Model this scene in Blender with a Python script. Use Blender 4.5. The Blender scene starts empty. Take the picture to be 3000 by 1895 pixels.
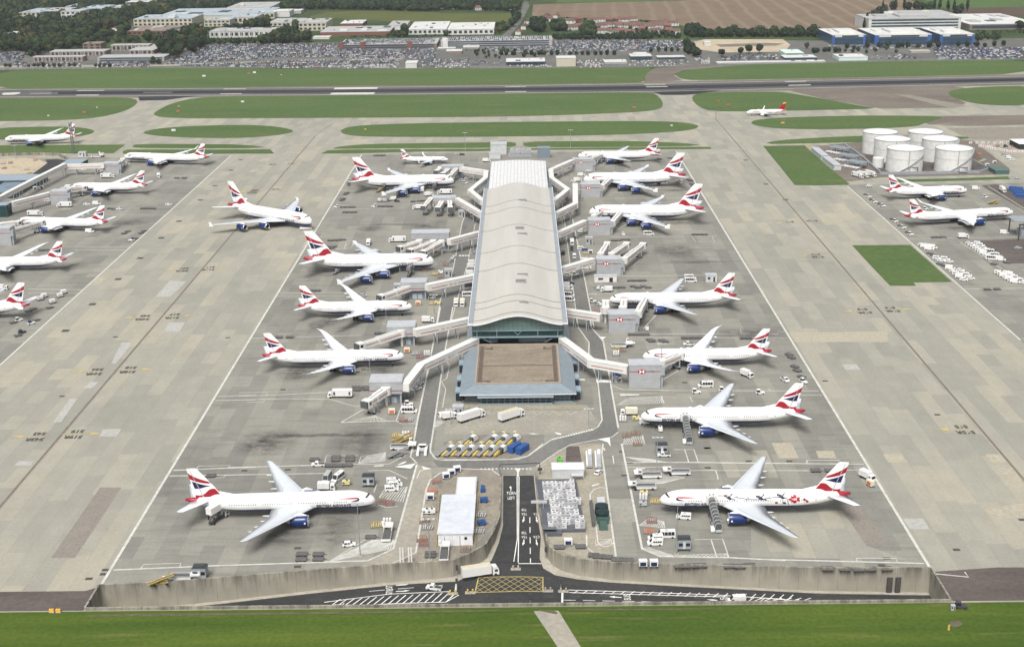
"""Airport pier with parked airliners, seen from the air."""
import bpy,bmesh,math,random
from math import sin,cos,tan,pi,radians,sqrt,atan2,hypot,floor
from mathutils import Vector,Matrix
from mathutils.geometry import tessellate_polygon
random.seed(7)
sc=bpy.context.scene
COL=sc.collection
F_PX,CX,CY,CAM_H=3745.0,1500.0,947.5,199.0
ROLL,PITCH,YAW=-0.0150,math.atan(1256.2/3745.0),0.01023
R_CAM=Matrix.Rotation(YAW,3,'Z')@Matrix.Rotation(pi/2-PITCH,3,'X')@Matrix.Rotation(ROLL,3,'Z')
cam=bpy.data.cameras.new('camera')
cam_ob=bpy.data.objects.new('camera',cam)
COL.objects.link(cam_ob)
cam.sensor_fit='HORIZONTAL'
cam.sensor_width=36.0
cam.lens=F_PX/3000.0*36.0
cam.clip_start,cam.clip_end=1.0,60000.0
cam_ob.location=(0,0,CAM_H)
cam_ob.rotation_euler=R_CAM.to_euler()
sc.camera=cam_ob
FR=dict(F=(0,0,.80267),a=(0,0,2.408),b=(1000,0,2.408),c=(2000,0,2.408),d=(0,340,2.45375),e=(750,400,2.7157),f=(1350,400,2.716),g=(2100,340,2.4533),h=(0,900,3.0427),i=(700,900,3.1686),j=(1300,900,3.1686),k=(1800,900,3.01),l=(0,1350,2.408),m=(950,1300,3.1686),n=(1500,1300,2.925),o=(2200,1200,2.18875),p=(0,0,3.7625),q=(600,0,3.44),r=(1200,0,3.44),s=(1800,60,4.0133),t=(2350,0,3.7046),u=(0,400,4.2238),v=(2380,380,3.8839),w=(1340,900,4.7526),x=(1560,1320,4.2235),y=(1220,1260,6.337),z=(1880,1080,3.8026),P=(0,0,1.0))
def ray(px,py):
 return R_CAM@Vector(((px-CX)/F_PX,(CY-py)/F_PX,-1.0))
def G(fr,x,y,z=0.0):
 """survey point -> world point at height z"""
 ox,oy,s=FR[fr]
 d=ray(ox+x/s,oy+y/s)
 t=(z-CAM_H)/d.z
 return Vector((d.x*t,d.y*t,z))
def Gs(fr,pts,z=0.0):
 return[G(fr,x,y,z)for x,y in pts]
def HT(fr,x,y,base):
 """height of survey point (x, y) standing above world point base (same depth)"""
 ox,oy,s=FR[fr]
 d=ray(ox+x/s,oy+y/s)
 return CAM_H+d.z*(base.y/d.y)
def AT(fr,x,y,Y):
 """survey point at the depth Y"""
 ox,oy,s=FR[fr]
 d=ray(ox+x/s,oy+y/s)
 t=Y/d.y
 return Vector((d.x*t,Y,CAM_H+d.z*t))
MATS={}
def nodes_of(name):
 m=bpy.data.materials.new(name)
 m.use_nodes=True
 nt=m.node_tree
 return m,nt,nt.nodes['Principled BSDF']
class NT:
 """tiny helper to write node graphs"""
 def __init__(s,nt):s.nt=nt
 def n(s,t,**kw):
  nd=s.nt.nodes.new(t)
  for k,v in kw.items():setattr(nd,k,v)
  return nd
 def l(s,a,b):s.nt.links.new(a,b)
 def m(s,op,a,b=None,c=None):
  nd=s.n('ShaderNodeMath',operation=op)
  for i,x in enumerate((a,b,c)):
   if x is None:continue
   if isinstance(x,(int,float)):nd.inputs[i].default_value=x
   else:s.l(x,nd.inputs[i])
  return nd.outputs[0]
 def mix(s,f,a,b):
  nd=s.n('ShaderNodeMix',data_type='RGBA')
  for i,x in((0,f),(6,a),(7,b)):
   if isinstance(x,(int,float)):nd.inputs[i].default_value=x
   elif isinstance(x,tuple):nd.inputs[i].default_value=(*x,1)
   else:s.l(x,nd.inputs[i])
  return nd.outputs[2]
 def noise(s,vec,scale,detail=3,rough=.55):
  nd=s.n('ShaderNodeTexNoise')
  nd.inputs['Scale'].default_value=scale
  nd.inputs['Detail'].default_value=detail
  nd.inputs['Roughness'].default_value=rough
  if vec is not None:s.l(vec,nd.inputs['Vector'])
  return nd.outputs[0]
 def ramp(s,f,stops):
  nd=s.n('ShaderNodeValToRGB')
  el=nd.color_ramp.elements
  while len(el)<len(stops):el.new(.5)
  for e,(p,c)in zip(el,stops):
   e.position=p
   e.color=(*c,1)if len(c)==3 else c
  s.l(f,nd.inputs[0])
  return nd.outputs[0]
 def rng(s,f,a,b,c=0.0,d=1.0):
  nd=s.n('ShaderNodeMapRange')
  s.l(f,nd.inputs[0])
  for i,v in enumerate((a,b,c,d)):nd.inputs[i+1].default_value=v
  return nd.outputs[0]
 def pos(s):return s.n('ShaderNodeNewGeometry').outputs['Position']
 def obj(s):return s.n('ShaderNodeTexCoord').outputs['Object']
 def xyz(s,v):
  nd=s.n('ShaderNodeSeparateXYZ');s.l(v,nd.inputs[0]);return nd.outputs
 def comb(s,x,y,z=0.0):
  nd=s.n('ShaderNodeCombineXYZ')
  for i,v in enumerate((x,y,z)):
   if isinstance(v,(int,float)):nd.inputs[i].default_value=v
   else:s.l(v,nd.inputs[i])
  return nd.outputs[0]
 def scale(s,v,sx,sy,sz):
  nd=s.n('ShaderNodeVectorMath',operation='MULTIPLY');s.l(v,nd.inputs[0]);nd.inputs[1].default_value=(sx,sy,sz)
  return nd.outputs[0]
 def white(s,v):
  nd=s.n('ShaderNodeTexWhiteNoise',noise_dimensions='3D');s.l(v,nd.inputs['Vector']);return nd.outputs['Value']
def M(name,rgb,rough=.6,var=.12,scale=1.0,metal=0.0,spec=.4):
 """plain surface with a little procedural wear"""
 if name in MATS:return MATS[name]
 m,nt,b=nodes_of(name)
 T=NT(nt)
 nz=T.noise(T.obj(),scale,4)
 k=T.rng(nz,.25,.75,1-var,1+var)
 vm=T.n('ShaderNodeVectorMath',operation='SCALE')
 vm.inputs[0].default_value=rgb
 T.l(k,vm.inputs['Scale'])
 T.l(vm.outputs[0],b.inputs['Base Color'])
 b.inputs['Roughness'].default_value=rough
 b.inputs['Metallic'].default_value=metal
 b.inputs['Specular IOR Level'].default_value=spec
 MATS[name]=m
 return m
class MB:
 lift=0
 def __init__(s):s.v,s.f,s.m=[],[],[]
 def add(s,vs,fs,mi=0):
  o=len(s.v)
  s.v+=[tuple(v)for v in vs]
  for f in fs:
   s.f.append(tuple(i+o for i in f));s.m.append(mi)
  return s
 def box(s,x,y,z,sx,sy,sz,mi=0,rz=0.0,tx=1.0,ty=1.0,dx=0.0):
  """box centred on x,y standing on z; tx, ty shrink the top, dx shifts it"""
  c,q=cos(rz),sin(rz)
  vs=[]
  for zz,kx,ky,d in((z,1,1,0),(z+sz,tx,ty,dx)):
   for ax,ay in((-1,-1),(1,-1),(1,1),(-1,1)):
    px,py=ax*sx/2*kx+d,ay*sy/2*ky
    vs.append((x+px*c-py*q,y+px*q+py*c,zz))
  return s.add(vs,[(3,2,1,0),(4,5,6,7),(0,1,5,4),(1,2,6,5),(2,3,7,6),(3,0,4,7)],mi)
 def quad(s,a,b,c,d,mi=0):return s.add([a,b,c,d],[(0,1,2,3)],mi)
 def tube(s,p0,p1,r0,r1=None,n=8,mi=0,caps=True):
  p0,p1=Vector(p0),Vector(p1)
  r1=r0 if r1 is None else r1
  d=(p1-p0).normalized()
  a=d.orthogonal().normalized();b=d.cross(a)
  vs=[p0+(a*cos(2*pi*k/n)+b*sin(2*pi*k/n))*r0 for k in range(n)]+[p1+(a*cos(2*pi*k/n)+b*sin(2*pi*k/n))*r1 for k in range(n)]
  fs=[(k,(k+1)%n,n+(k+1)%n,n+k)for k in range(n)]
  if caps:fs+=[tuple(range(n-1,-1,-1)),tuple(range(n,2*n))]
  return s.add(vs,fs,mi)
 def beam(s,p0,p1,w,h,mi=0):
  """rectangular bar from p0 to p1 (centre line), width w level, height h"""
  p0,p1=Vector(p0),Vector(p1)
  d=(p1-p0).normalized()
  u=Vector((0,0,1)).cross(d)
  u=u.normalized()if u.length>1e-5 else Vector((1,0,0))
  v=d.cross(u)
  vs=[]
  for p in(p0,p1):
   for i,jj in((-1,-1),(1,-1),(1,1),(-1,1)):vs.append(p+u*(i*w/2)+v*(jj*h/2))
  return s.add(vs,[(3,2,1,0),(4,5,6,7),(0,1,5,4),(1,2,6,5),(2,3,7,6),(3,0,4,7)],mi)
 def loft(s,rings,mi=0,cap0=True,cap1=True,closed=True):
  n=len(rings[0]);vs=[p for r in rings for p in r];fs=[]
  for a in range(len(rings)-1):
   for k in range(n if closed else n-1):
    k2=(k+1)%n
    fs.append((a*n+k,a*n+k2,(a+1)*n+k2,(a+1)*n+k))
  if cap0:fs.append(tuple(range(n-1,-1,-1)))
  if cap1:fs.append(tuple(range((len(rings)-1)*n,len(rings)*n)))
  return s.add(vs,fs,mi)
 def prism(s,poly,z0,z1,mi=0,top=None):
  n=len(poly);top=poly if top is None else top
  vs=[(p[0],p[1],z0)for p in poly]+[(p[0],p[1],z1)for p in top]
  return s.add(vs,[tuple(range(n-1,-1,-1)),tuple(range(n,2*n))]+[(k,(k+1)%n,n+(k+1)%n,n+k)for k in range(n)],mi)
 def poly(s,pts,mi=0):return s.add(pts,[tuple(range(len(pts)))],mi)
 def strip(s,pts,w,z=None,mi=0):
  """flat painted line along world points"""
  pts=[Vector(p)for p in pts]
  L,Rr=[],[]
  MB.lift=(MB.lift+1)%24;up=MB.lift*.0016
  for k,p in enumerate(pts):
   a,b=pts[max(k-1,0)],pts[min(k+1,len(pts)-1)]
   d=(b-a);d.z=0;d.normalize()
   nn=Vector((-d.y,d.x,0))*(w/2)
   zz=(p.z if z is None else z)+up
   L.append((p.x+nn.x,p.y+nn.y,zz));Rr.append((p.x-nn.x,p.y-nn.y,zz))
  for k in range(len(pts)-1):s.quad(L[k],Rr[k],Rr[k+1],L[k+1],mi)
  return s
 def dash(s,a,b,w,on,off,z=None,mi=0):
  a,b=Vector(a),Vector(b);d=b-a;n=d.length;d.normalize();t=0
  while t<n:
   s.strip([a+d*t,a+d*min(t+on,n)],w,z,mi);t+=on+off
  return s
 def build(s,name,mats,parent=None,smooth=False,loc=None,rz=None):
  me=bpy.data.meshes.new(name)
  me.from_pydata(s.v,[],s.f)
  mats=mats if isinstance(mats,(list,tuple))else[mats]
  for x in mats:me.materials.append(x)
  if any(s.m):me.polygons.foreach_set('material_index',s.m)
  if smooth:me.polygons.foreach_set('use_smooth',[True]*len(s.f))
  me.update()
  o=bpy.data.objects.new(name,me)
  COL.objects.link(o)
  if parent is not None:o.parent=parent
  if loc is not None:o.location=loc
  if rz is not None:o.rotation_euler=(0,0,rz)
  return o
def tag(o,label=None,cat=None,group=None,kind=None):
 if label:o['label']=label
 if cat:o['category']=cat
 if group:o['group']=group
 if kind:o['kind']=kind
 return o
def thing(name,label,cat,loc=(0,0,0),rz=0.0,group=None):
 o=bpy.data.objects.new(name,None)
 COL.objects.link(o)
 o.empty_display_size=1.0
 o.location=loc
 o.rotation_euler=(0,0,rz)
 return tag(o,label,cat,group)
KIDS={}
def copy_tree(o,parent=None):
 c=o.copy()
 COL.objects.link(c)
 if parent is not None:c.parent=parent
 for ch in list(o.children):copy_tree(ch,c)
 return c
def place(proto,loc,rz=0.0,label=None,group=None,used=set(),sc_=None):
 """first use moves the prototype itself, later uses copy it with its parts"""
 if proto.name in used:o=copy_tree(proto)
 else:used.add(proto.name);o=proto
 o.location=loc
 o.rotation_euler=(0,0,rz)
 if sc_:o.scale=(sc_,sc_,sc_)
 if label:o['label']=label
 if group:o['group']=group
 elif 'group' in o:del o['group']
 return o
def sheet(name,pts,z,mat,holes=(),label=None,kind='structure',parent=None):
 loops=[[Vector((p[0],p[1],z))for p in pts]]+[[Vector((p[0],p[1],z))for p in h]for h in holes]
 tri=tessellate_polygon(loops)
 vs=[v for lp in loops for v in lp]
 b=MB()
 fs=[]
 for t in tri:
  a,bb,c=(vs[k]for k in t)
  fs.append(t if(bb-a).cross(c-a).z>0 else(t[0],t[2],t[1]))
 b.add(vs,fs)
 o=b.build(name,mat,parent)
 return tag(o,label,None,None,kind)
def rr(poly,z=None):
 return[(p[0],p[1])for p in poly]
def smooth_closed(pts,it=2):
 """Chaikin corner cutting of a closed outline"""
 for _ in range(it):
  q=[]
  for k in range(len(pts)):
   a,b=Vector(pts[k]),Vector(pts[(k+1)%len(pts)])
   q+=[a*.75+b*.25,a*.25+b*.75]
  pts=q
 return pts
def text_mesh(body,size,align='CENTER',bold=0.0):
 cu=bpy.data.curves.new('lettering','FONT')
 cu.body=body;cu.size=size;cu.align_x=align;cu.align_y='CENTER';cu.offset=bold
 o=bpy.data.objects.new('lettering',cu)
 COL.objects.link(o)
 bpy.context.view_layer.update()
 me=bpy.data.meshes.new_from_object(o.evaluated_get(bpy.context.evaluated_depsgraph_get()))
 bpy.data.objects.remove(o);bpy.data.curves.remove(cu)
 vs=[tuple(v.co)for v in me.vertices];fs=[tuple(p.vertices)for p in me.polygons]
 bpy.data.meshes.remove(me)
 return vs,fs
def apron_mat(name,tones,strip,length,joint=.09,dirt=.26,dirt_col=(.16,.155,.14),streak=0.0,ox=0.0):
 m,nt,b=nodes_of(name);T=NT(nt)
 P=T.pos();x,y,_=T.xyz(P)
 sx=T.m('DIVIDE',T.m('ADD',x,ox),strip)
 cx=T.m('FLOOR',sx)
 r1=T.white(T.comb(cx,3.3,1.7))
 sy=T.m('DIVIDE',T.m('ADD',y,T.m('MULTIPLY',r1,55.0)),T.m('MULTIPLY_ADD',r1,length,length*.45))
 cy=T.m('FLOOR',sy)
 r2=T.white(T.comb(cx,cy,5.1))
 big=T.noise(P,.011,3)
 f=T.m('ADD',T.m('MULTIPLY',r2,.62),T.m('MULTIPLY',T.rng(big,.3,.7),.38))
 col=T.ramp(f,tones)
 fx=T.m('FRACT',sx);jx=T.m('LESS_THAN',fx,joint/strip*2.2)
 fy=T.m('FRACT',T.m('DIVIDE',y,strip));jy=T.m('LESS_THAN',fy,joint/strip)
 jn=T.m('MULTIPLY',T.m('MAXIMUM',jx,T.m('MULTIPLY',jy,.55)),.42)
 col=T.mix(jn,col,(.20,.19,.165))
 d1=T.rng(T.noise(T.scale(P,1,.55,1),.035,5,.6),.52,.78)
 d2=T.rng(T.noise(T.scale(P,.10,1,1),.30,5,.7),.50,.78)
 dd=T.m('MULTIPLY',T.m('ADD',T.m('MULTIPLY',d1,.7),T.m('MULTIPLY',d2,.5+streak)),dirt)
 col=T.mix(dd,col,dirt_col)
 fine=T.m('MULTIPLY',T.rng(T.noise(P,.9,4,.7),.2,.8,.88,1.12),T.rng(T.noise(T.scale(P,1,.45,1),.17,4,.65),.25,.75,.92,1.08))
 vm=T.n('ShaderNodeVectorMath',operation='SCALE');T.l(col,vm.inputs[0]);T.l(fine,vm.inputs['Scale'])
 T.l(vm.outputs[0],b.inputs['Base Color'])
 b.inputs['Roughness'].default_value=.9;b.inputs['Specular IOR Level'].default_value=.15
 return m
def noisy_mat(name,c1,c2,sc1,sc2=None,stretch=(1,1,1),c3=None,rough=.95,lo=.35,hi=.65,mow=0.0):
 m,nt,b=nodes_of(name);T=NT(nt)
 P=T.scale(T.pos(),*stretch)
 col=T.mix(T.rng(T.noise(P,sc1,5,.6),lo,hi),c1,c2)
 if c3:col=T.mix(T.rng(T.noise(P,sc1*3.1,3,.5),.60,.74),col,c3)
 if sc2:
  k=T.rng(T.noise(T.pos(),sc2,3,.6),.25,.75,.82,1.18)
  vm=T.n('ShaderNodeVectorMath',operation='SCALE');T.l(col,vm.inputs[0]);T.l(k,vm.inputs['Scale']);col=vm.outputs[0]
 T.l(col,b.inputs['Base Color'])
 b.inputs['Roughness'].default_value=rough;b.inputs['Specular IOR Level'].default_value=.1
 return m
CON=[(0.0,(.226,.222,.190)),(.35,(.258,.252,.213)),(.62,(.290,.279,.230)),(.84,(.318,.298,.238)),(1.0,(.360,.330,.255))]
STD=[(0.0,(.164,.161,.143)),(.4,(.204,.199,.174)),(.75,(.240,.233,.201)),(1.0,(.282,.268,.222))]
m_apron=apron_mat('taxiway_concrete',CON,7.0,30.0)
m_stand=apron_mat('stand_concrete',STD,7.0,26.0,dirt=.66,dirt_col=(.100,.098,.090),streak=.4,joint=.13)
m_path=noisy_mat('pale_concrete',(.262,.248,.21),(.30,.28,.232),.05,.5)
m_grass=noisy_mat('airfield_grass',(.060,.100,.034),(.082,.120,.041),.020,.22,(.25,1,1),(.112,.122,.056),lo=.30,hi=.70)
m_grass_near=noisy_mat('mown_grass',(.036,.070,.012),(.078,.112,.018),.10,.7,(.09,1,1),(.118,.122,.040),lo=.30,hi=.70)
m_land=noisy_mat('countryside',(.030,.052,.020),(.052,.075,.028),.006,.05,c3=(.075,.085,.035))
m_runway=noisy_mat('runway_asphalt',(.082,.081,.082),(.112,.108,.103),.02,.3,(.15,1,1))
m_rubber=noisy_mat('rubber_deposit',(.024,.026,.030),(.044,.045,.050),.03,.3,(.1,1,1))
m_shoulder=noisy_mat('runway_shoulder',(.20,.185,.155),(.235,.215,.175),.02,.3,(.2,1,1))
m_oldtar=noisy_mat('old_asphalt',(.125,.108,.092),(.165,.145,.120),.02,.4,(.5,1,1),(.20,.18,.15))
m_darktar=noisy_mat('dark_asphalt',(.085,.072,.066),(.115,.098,.090),.05,.6,(.35,1,1),(.070,.060,.056))
m_road=noisy_mat('road_asphalt',(.036,.037,.038),(.052,.052,.051),.08,.8,(.6,1,1),(.068,.066,.062))
m_airside=noisy_mat('airside_road',(.130,.130,.122),(.170,.168,.155),.05,.6,(1,.35,1),(.115,.113,.108))
m_carpark=noisy_mat('car_park_tarmac',(.098,.099,.092),(.138,.136,.124),.02,.3,c3=(.17,.16,.14))
m_kerb=noisy_mat('kerb_concrete',(.30,.28,.235),(.36,.335,.28),.2,1.0)
m_brownfield=noisy_mat('stubble_field',(.205,.140,.088),(.235,.165,.105),.02,.2)
m_olive=noisy_mat('pasture',(.072,.085,.026),(.088,.098,.032),.012,.1)
m_greenfield=noisy_mat('crop_field',(.058,.105,.030),(.070,.118,.036),.01,.1)
m_soil=noisy_mat('ploughed_soil',(.075,.052,.040),(.095,.068,.052),.03,.2)
m_yard=noisy_mat('yard_gravel',(.36,.30,.215),(.42,.36,.27),.03,.4,c3=(.27,.21,.165))
m_white=M('white_marking',(.62,.62,.58),.8,.22,.35)
m_whitef=M('worn_white_marking',(.47,.465,.425),.85,.25,.5)
m_yellow=M('yellow_marking',(.43,.335,.12),.8,.15,.3)
m_yellowf=M('worn_yellow_marking',(.36,.30,.14),.8,.2,.3)
m_black=M('black_marking',(.06,.055,.045),.8,.2,.5)
m_redm=M('red_marking',(.42,.12,.10),.8,.15,.3)
_a,_b=G('c',200,60),G('c',330,200)
KST=-.030*(_b.x-_a.x)/(_b.y-_a.y)
def stubble():
 m,nt,b=nodes_of('stubble_rows');T=NT(nt)
 P=T.pos();x,y,_=T.xyz(P)
 w=T.noise(P,.004,2)
 u=T.m('ADD',T.m('ADD',T.m('MULTIPLY',x,.030),T.m('MULTIPLY',y,KST)),T.m('MULTIPLY',w,.9))
 fr=T.m('FRACT',u)
 st=T.rng(T.m('ABSOLUTE',T.m('SUBTRACT',fr,.5)),.30,.47)
 br=T.rng(T.noise(P,.02,4),.3,.7)
 col=T.mix(br,(.142,.108,.078),(.178,.136,.098))
 fx=T.rng(x,-50,500,.2,.6)
 col=T.mix(T.m('MULTIPLY',st,fx),col,(.235,.188,.135))
 T.l(col,b.inputs['Base Color']);b.inputs['Roughness'].default_value=1.0;b.inputs['Specular IOR Level'].default_value=.05
 return m
m_stubble=stubble()
def wall_mat():
 m,nt,b=nodes_of('weathered_concrete');T=NT(nt)
 P=T.pos();x,y,z=T.xyz(P)
 base=T.mix(T.rng(T.noise(P,.12,4),.3,.7),(.255,.240,.196),(.345,.322,.262))
 run=T.noise(T.scale(P,1,1,.10),.33,6,.75)
 top=T.rng(z,-5.2,1.0)
 k=T.m('MULTIPLY',T.rng(run,.40,.62),T.m('POWER',top,1.2))
 col=T.mix(T.m('MULTIPLY',k,.88),base,(.070,.065,.054))
 jn=T.m('LESS_THAN',T.m('FRACT',T.m('DIVIDE',x,6.0)),.018)
 col=T.mix(T.m('MULTIPLY',jn,.6),col,(.11,.10,.08))
 T.l(col,b.inputs['Base Color']);b.inputs['Roughness'].default_value=.95;b.inputs['Specular IOR Level'].default_value=.1
 return m
m_wall=wall_mat()
XJ=-2.5
def floor_z(x,y):
 base=-4.6-3.2*min(1.0,(abs(x-XJ)/105.0))**1.15
 if y>366.0 and-20<x<14:return-4.6*max(0.0,(420.6-y)/54.6)
 return base
def Gf(fr,x,y,up=.03):
 p=G(fr,x,y,-4.6)
 for _ in range(6):p=G(fr,x,y,floor_z(p.x,p.y)+up)
 return p
NEAR_Y=331.4
WALL_W=[(-130.9,344.2),(-112,345.6),(-92.8,348.3),(-68,352.0),(-42.1,355.4),(-28.0,356.6),(-23.5,357.4),(-18.6,361.2),(-13.3,367.6),(-10.6,377.5),(-9.0,387.4),(-8.9,420.6)]
WALL_E=[(3.2,420.6),(3.9,404),(4.3,395.8),(5.6,380.0),(6.4,368.1),(8.2,363.6),(11.0,360.3),(16.5,357.2),(26.6,355.0),(49.6,353.1),(88,350.6),(124.2,349.6)]
HOLE=[(-130.9,NEAR_Y),(124.2,NEAR_Y)]+WALL_E[::-1]+WALL_W[::-1]
sheet('ground',[(-9000,-1500),(9000,-1500),(9000,16000),(-9000,16000)],-.02,m_land,[HOLE])
APR=[(-760,NEAR_Y-1.0),(-760,1480),(860,1480),(860,NEAR_Y-1.0)]
sheet('apron',APR,.02,m_apron,[[(x,y)for x,y in HOLE]])
nearg=sheet('lawn',[(-420,120),(420,120),(420,331.2),(30,330.6),(-420,330.2)],.05,m_grass_near)
STAND=[(-130.9,345.0),(-130.9,1030),(124.3,1030),(124.3,350.5)]
stand_pts=[(-130.9,1030)]+[(x-.2 if x<0 else x,y+.5)for x,y in WALL_W]+[(x,y+.5)for x,y in WALL_E]+[(124.3,1030)]
sheet('stand_apron',stand_pts,.04,m_stand)
sheet('stand_apron',[(-238,400),(-238,1032),(-520,1032),(-520,400)],.04,m_stand)
sheet('stand_apron',[(229.5,540),(229.5,893),(520,893),(520,540)],.04,m_stand)
sheet('asphalt_shoulder',[(-420,331.0),(-131.6,331.0),(-131.6,344.3)]+[tuple(G('l',x,y)[:2])for x,y in((600,916),(0,922))]+[(-420,344.5)],.045,m_darktar)
sheet('asphalt_shoulder',[(125.2,331.6),(420,331.6)]+[tuple(G('o',x,y)[:2])for x,y in((1751,1010),(1580,1010),(1180,1037))]+[(125.2,349.0)],.045,m_darktar)
sheet('path',[tuple(G('n',x,y)[:2])for x,y in((185,1432),(398,1428))]+[tuple(G('P',x,y)[:2])for x,y in((1702,1895),(1760,2010),(1690,2010),(1634,1895))],.07,m_path)
def gsheet(name,fr,pts,z,mat,rnd=0,**kw):
 w=[tuple(G(fr,x,y)[:2])for x,y in pts]
 if rnd:w=[tuple(p[:2])for p in smooth_closed([(*p,0)for p in w],rnd)]
 return sheet(name,w,z,mat,**kw)
def msheet(name,pts,z,mat,rnd=0,**kw):
 """outline points given with their own frames"""
 w=[tuple(G(f,x,y)[:2])for f,x,y in pts]
 if rnd:w=[tuple(p[:2])for p in smooth_closed([(*p,0)for p in w],rnd)]
 return sheet(name,w,z,mat,**kw)
lo=[(-40,286.2),(0,285.7),(500,281.5),(1000,278.6),(1500,274),(1913,270),(2200,263.5),(2600,254),(3000,244.3),(3040,243.4)]
hi=[(3040,222.6),(3000,223.5),(2600,232),(2200,240),(1913,245.5),(1500,252),(1000,257),(500,260.5),(0,263),(-40,263.3)]
gsheet('runway_verge','P',[(x,y+5)for x,y in lo]+[(x,y-5)for x,y in hi],.055,m_oldtar)
gsheet('runway','P',lo+hi,.075,m_runway)
def between(k,x):
 def at(ps):
  ps=sorted(ps)
  for(x0,y0),(x1,y1)in zip(ps,ps[1:]):
   if x0<=x<=x1:return y0+(y1-y0)*(x-x0)/(x1-x0)
 return at(lo)*(1-k)+at(hi)*k
xs=[150,300,500,800,1000,1300,1600,1913,2200,2400,2600,3000,3035]
gsheet('runway_rubber','P',[(x,between(.30,x))for x in xs]+[(x,between(.70,x))for x in reversed(xs)],.095,m_rubber)
gsheet('taxiway_link','a',[(975,684),(985,712),(1165,708),(1300,690),(1400,678)],.09,m_rubber)
gsheet('taxiway_link','b',[(2200,652),(2260,672),(2408,672),(2408,640)],.09,m_rubber)
gsheet('taxiway_link','c',[(0,642),(0,672),(75,668),(270,642),(120,634)],.092,m_rubber)
rw=MB()
xsl=[-30,0,500,1000,1500,1913,2200,2600,3000]
rw.strip([G('P',x,between(.03,x))for x in xsl],1.6,.12)
rw.strip([G('P',x,between(.97,x))for x in xsl],1.6,.12)
for x0,x1,k0,w in((226,305,.80,4),(223,289,.18,5),(88,170,.46,2.4),(420,505,.48,1.6),(645,708,.22,4),(655,720,.88,3),(980,1106,.86,13),(969,1097,.16,13),(1480,1541,.86,3),(1480,1542,.20,4),(1888,1950,.86,3),(1893,1956,.60,4),(2300,2362,.90,3.5),(2310,2375,.42,5)):
 rw.strip([G('P',x0,between(k0,x0)),G('P',(x0+x1)/2,between(k0,(x0+x1)/2)),G('P',x1,between(k0,x1))],w,.125)
rw.poly([G('P',x,y,.125)for x,y in((4,276),(12,272.4),(58,271),(60,274),(42,278),(10,278.5))])
tag(rw.build('runway_markings',m_whitef),'white lines and blocks painted on the runway',kind='structure')
GZ=.11
def grass(pts,rnd=2):
 return msheet('grass',pts,GZ,m_grass,rnd,label='mown airfield grass between the taxiways')
A,B_,C_='a','b','c'
grass([(A,-80,503),(A,600,492),(A,1265,478),(A,1900,489),(B_,0,492),(B_,1200,486),(B_,2060,478),(B_,2210,482),(B_,2140,530),(B_,2150,585),(B_,1900,588),(B_,1200,600),(B_,0,606),(A,1300,625),(A,600,625),(A,-80,632)],1)
grass([(B_,2408,500),(B_,2350,530),(B_,2408,565),(C_,200,568),(C_,900,556),(C_,1600,542),(C_,2480,522),(C_,2480,422),(C_,1700,432),(C_,1000,445),(C_,430,458)],1)
grass([(A,-80,695),(A,0,695),(A,500,692),(A,900,688),(A,985,712),(A,930,765),(A,820,805),(A,650,838),(A,400,852),(A,0,857),(A,-80,858)])
grass([(A,1068,815),(A,1120,775),(A,1200,735),(A,1330,700),(A,1500,684),(A,1900,680),(B_,0,676),(B_,1200,664),(B_,2180,652),(B_,2240,680),(B_,2275,735),(B_,2250,775),(B_,2050,797),(B_,1200,826),(B_,0,833),(A,1800,836),(A,1200,837)])
grass([(C_,62,700),(C_,80,668),(C_,160,655),(C_,420,649),(C_,640,648),(C_,720,652),(C_,1000,700),(C_,1230,745),(C_,1400,768),(C_,1000,778),(C_,500,787),(C_,200,788),(C_,110,755)],1)
grass([(C_,1865,670),(C_,1885,645),(C_,1990,622),(C_,2200,612),(C_,2480,606),(C_,2480,746),(C_,2200,747),(C_,2000,725)])
grass([(A,-80,906),(A,300,894),(A,560,897),(A,690,925),(A,600,962),(A,300,985),(A,-80,992)])
grass([(A,985,940),(A,1090,910),(A,1300,893),(A,1600,883),(A,1900,886),(A,2100,922),(A,2000,952),(A,1750,975),(A,1400,976),(A,1120,962)])
grass([(A,2390,925),(B_,60,892),(B_,300,878),(B_,700,868),(B_,1400,860),(B_,2100,855),(B_,2408,862),(C_,130,888),(C_,70,918),(B_,2300,936),(B_,1900,955),(B_,1000,968),(B_,200,968),(B_,30,955)])
grass([(C_,470,865),(C_,540,842),(C_,800,826),(C_,1300,816),(C_,1620,818),(C_,1880,822),(C_,1700,870),(C_,1640,900),(C_,1000,917),(C_,650,908),(C_,520,890)])
grass([(A,-80,1028),(A,400,1024),(A,885,1022),(A,800,1083),(A,-80,1087)],0)
grass([(A,925,1035),(A,960,1018),(A,1300,1017),(A,1750,1022),(A,1905,1047),(A,1300,1048),(A,960,1045)],1)
grass([(A,865,1068),(A,900,1057),(A,1500,1057),(A,1905,1055),(A,1935,1085),(A,1500,1087),(A,870,1086)],0)
grass([('e',590,98),('e',700,76),('e',900,62),('e',1300,55),('e',1901,48),('f',440,45),('f',440,83),('e',1901,92),('e',1200,94),('e',700,100)],1)
grass([('e',515,138),('e',570,112),('e',700,106),('e',1300,103),('e',1800,100),('f',430,92),('f',430,101),('e',1800,118),('e',1300,122),('e',800,136)],0)
grass([('f',498,43),('f',900,38),('f',1400,38),('f',1750,52),('f',1960,74),('f',1400,85),('f',700,88),('f',498,84)],1)
grass([('f',520,97),('f',1000,92),('f',1980,84),('f',1998,100),('f',1500,106),('f',1000,106),('f',520,108)],0)
grass([('c',575,1018),('c',640,995),('c',900,975),('c',1300,958),('c',2000,962),('c',2030,985),('c',1300,1003),('c',800,1015)],1)
grass([('g',332,217),('g',630,212),('g',770,340),('g',955,490),('g',940,496),('g',700,500),('g',560,497),('g',450,360)],0)
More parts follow.
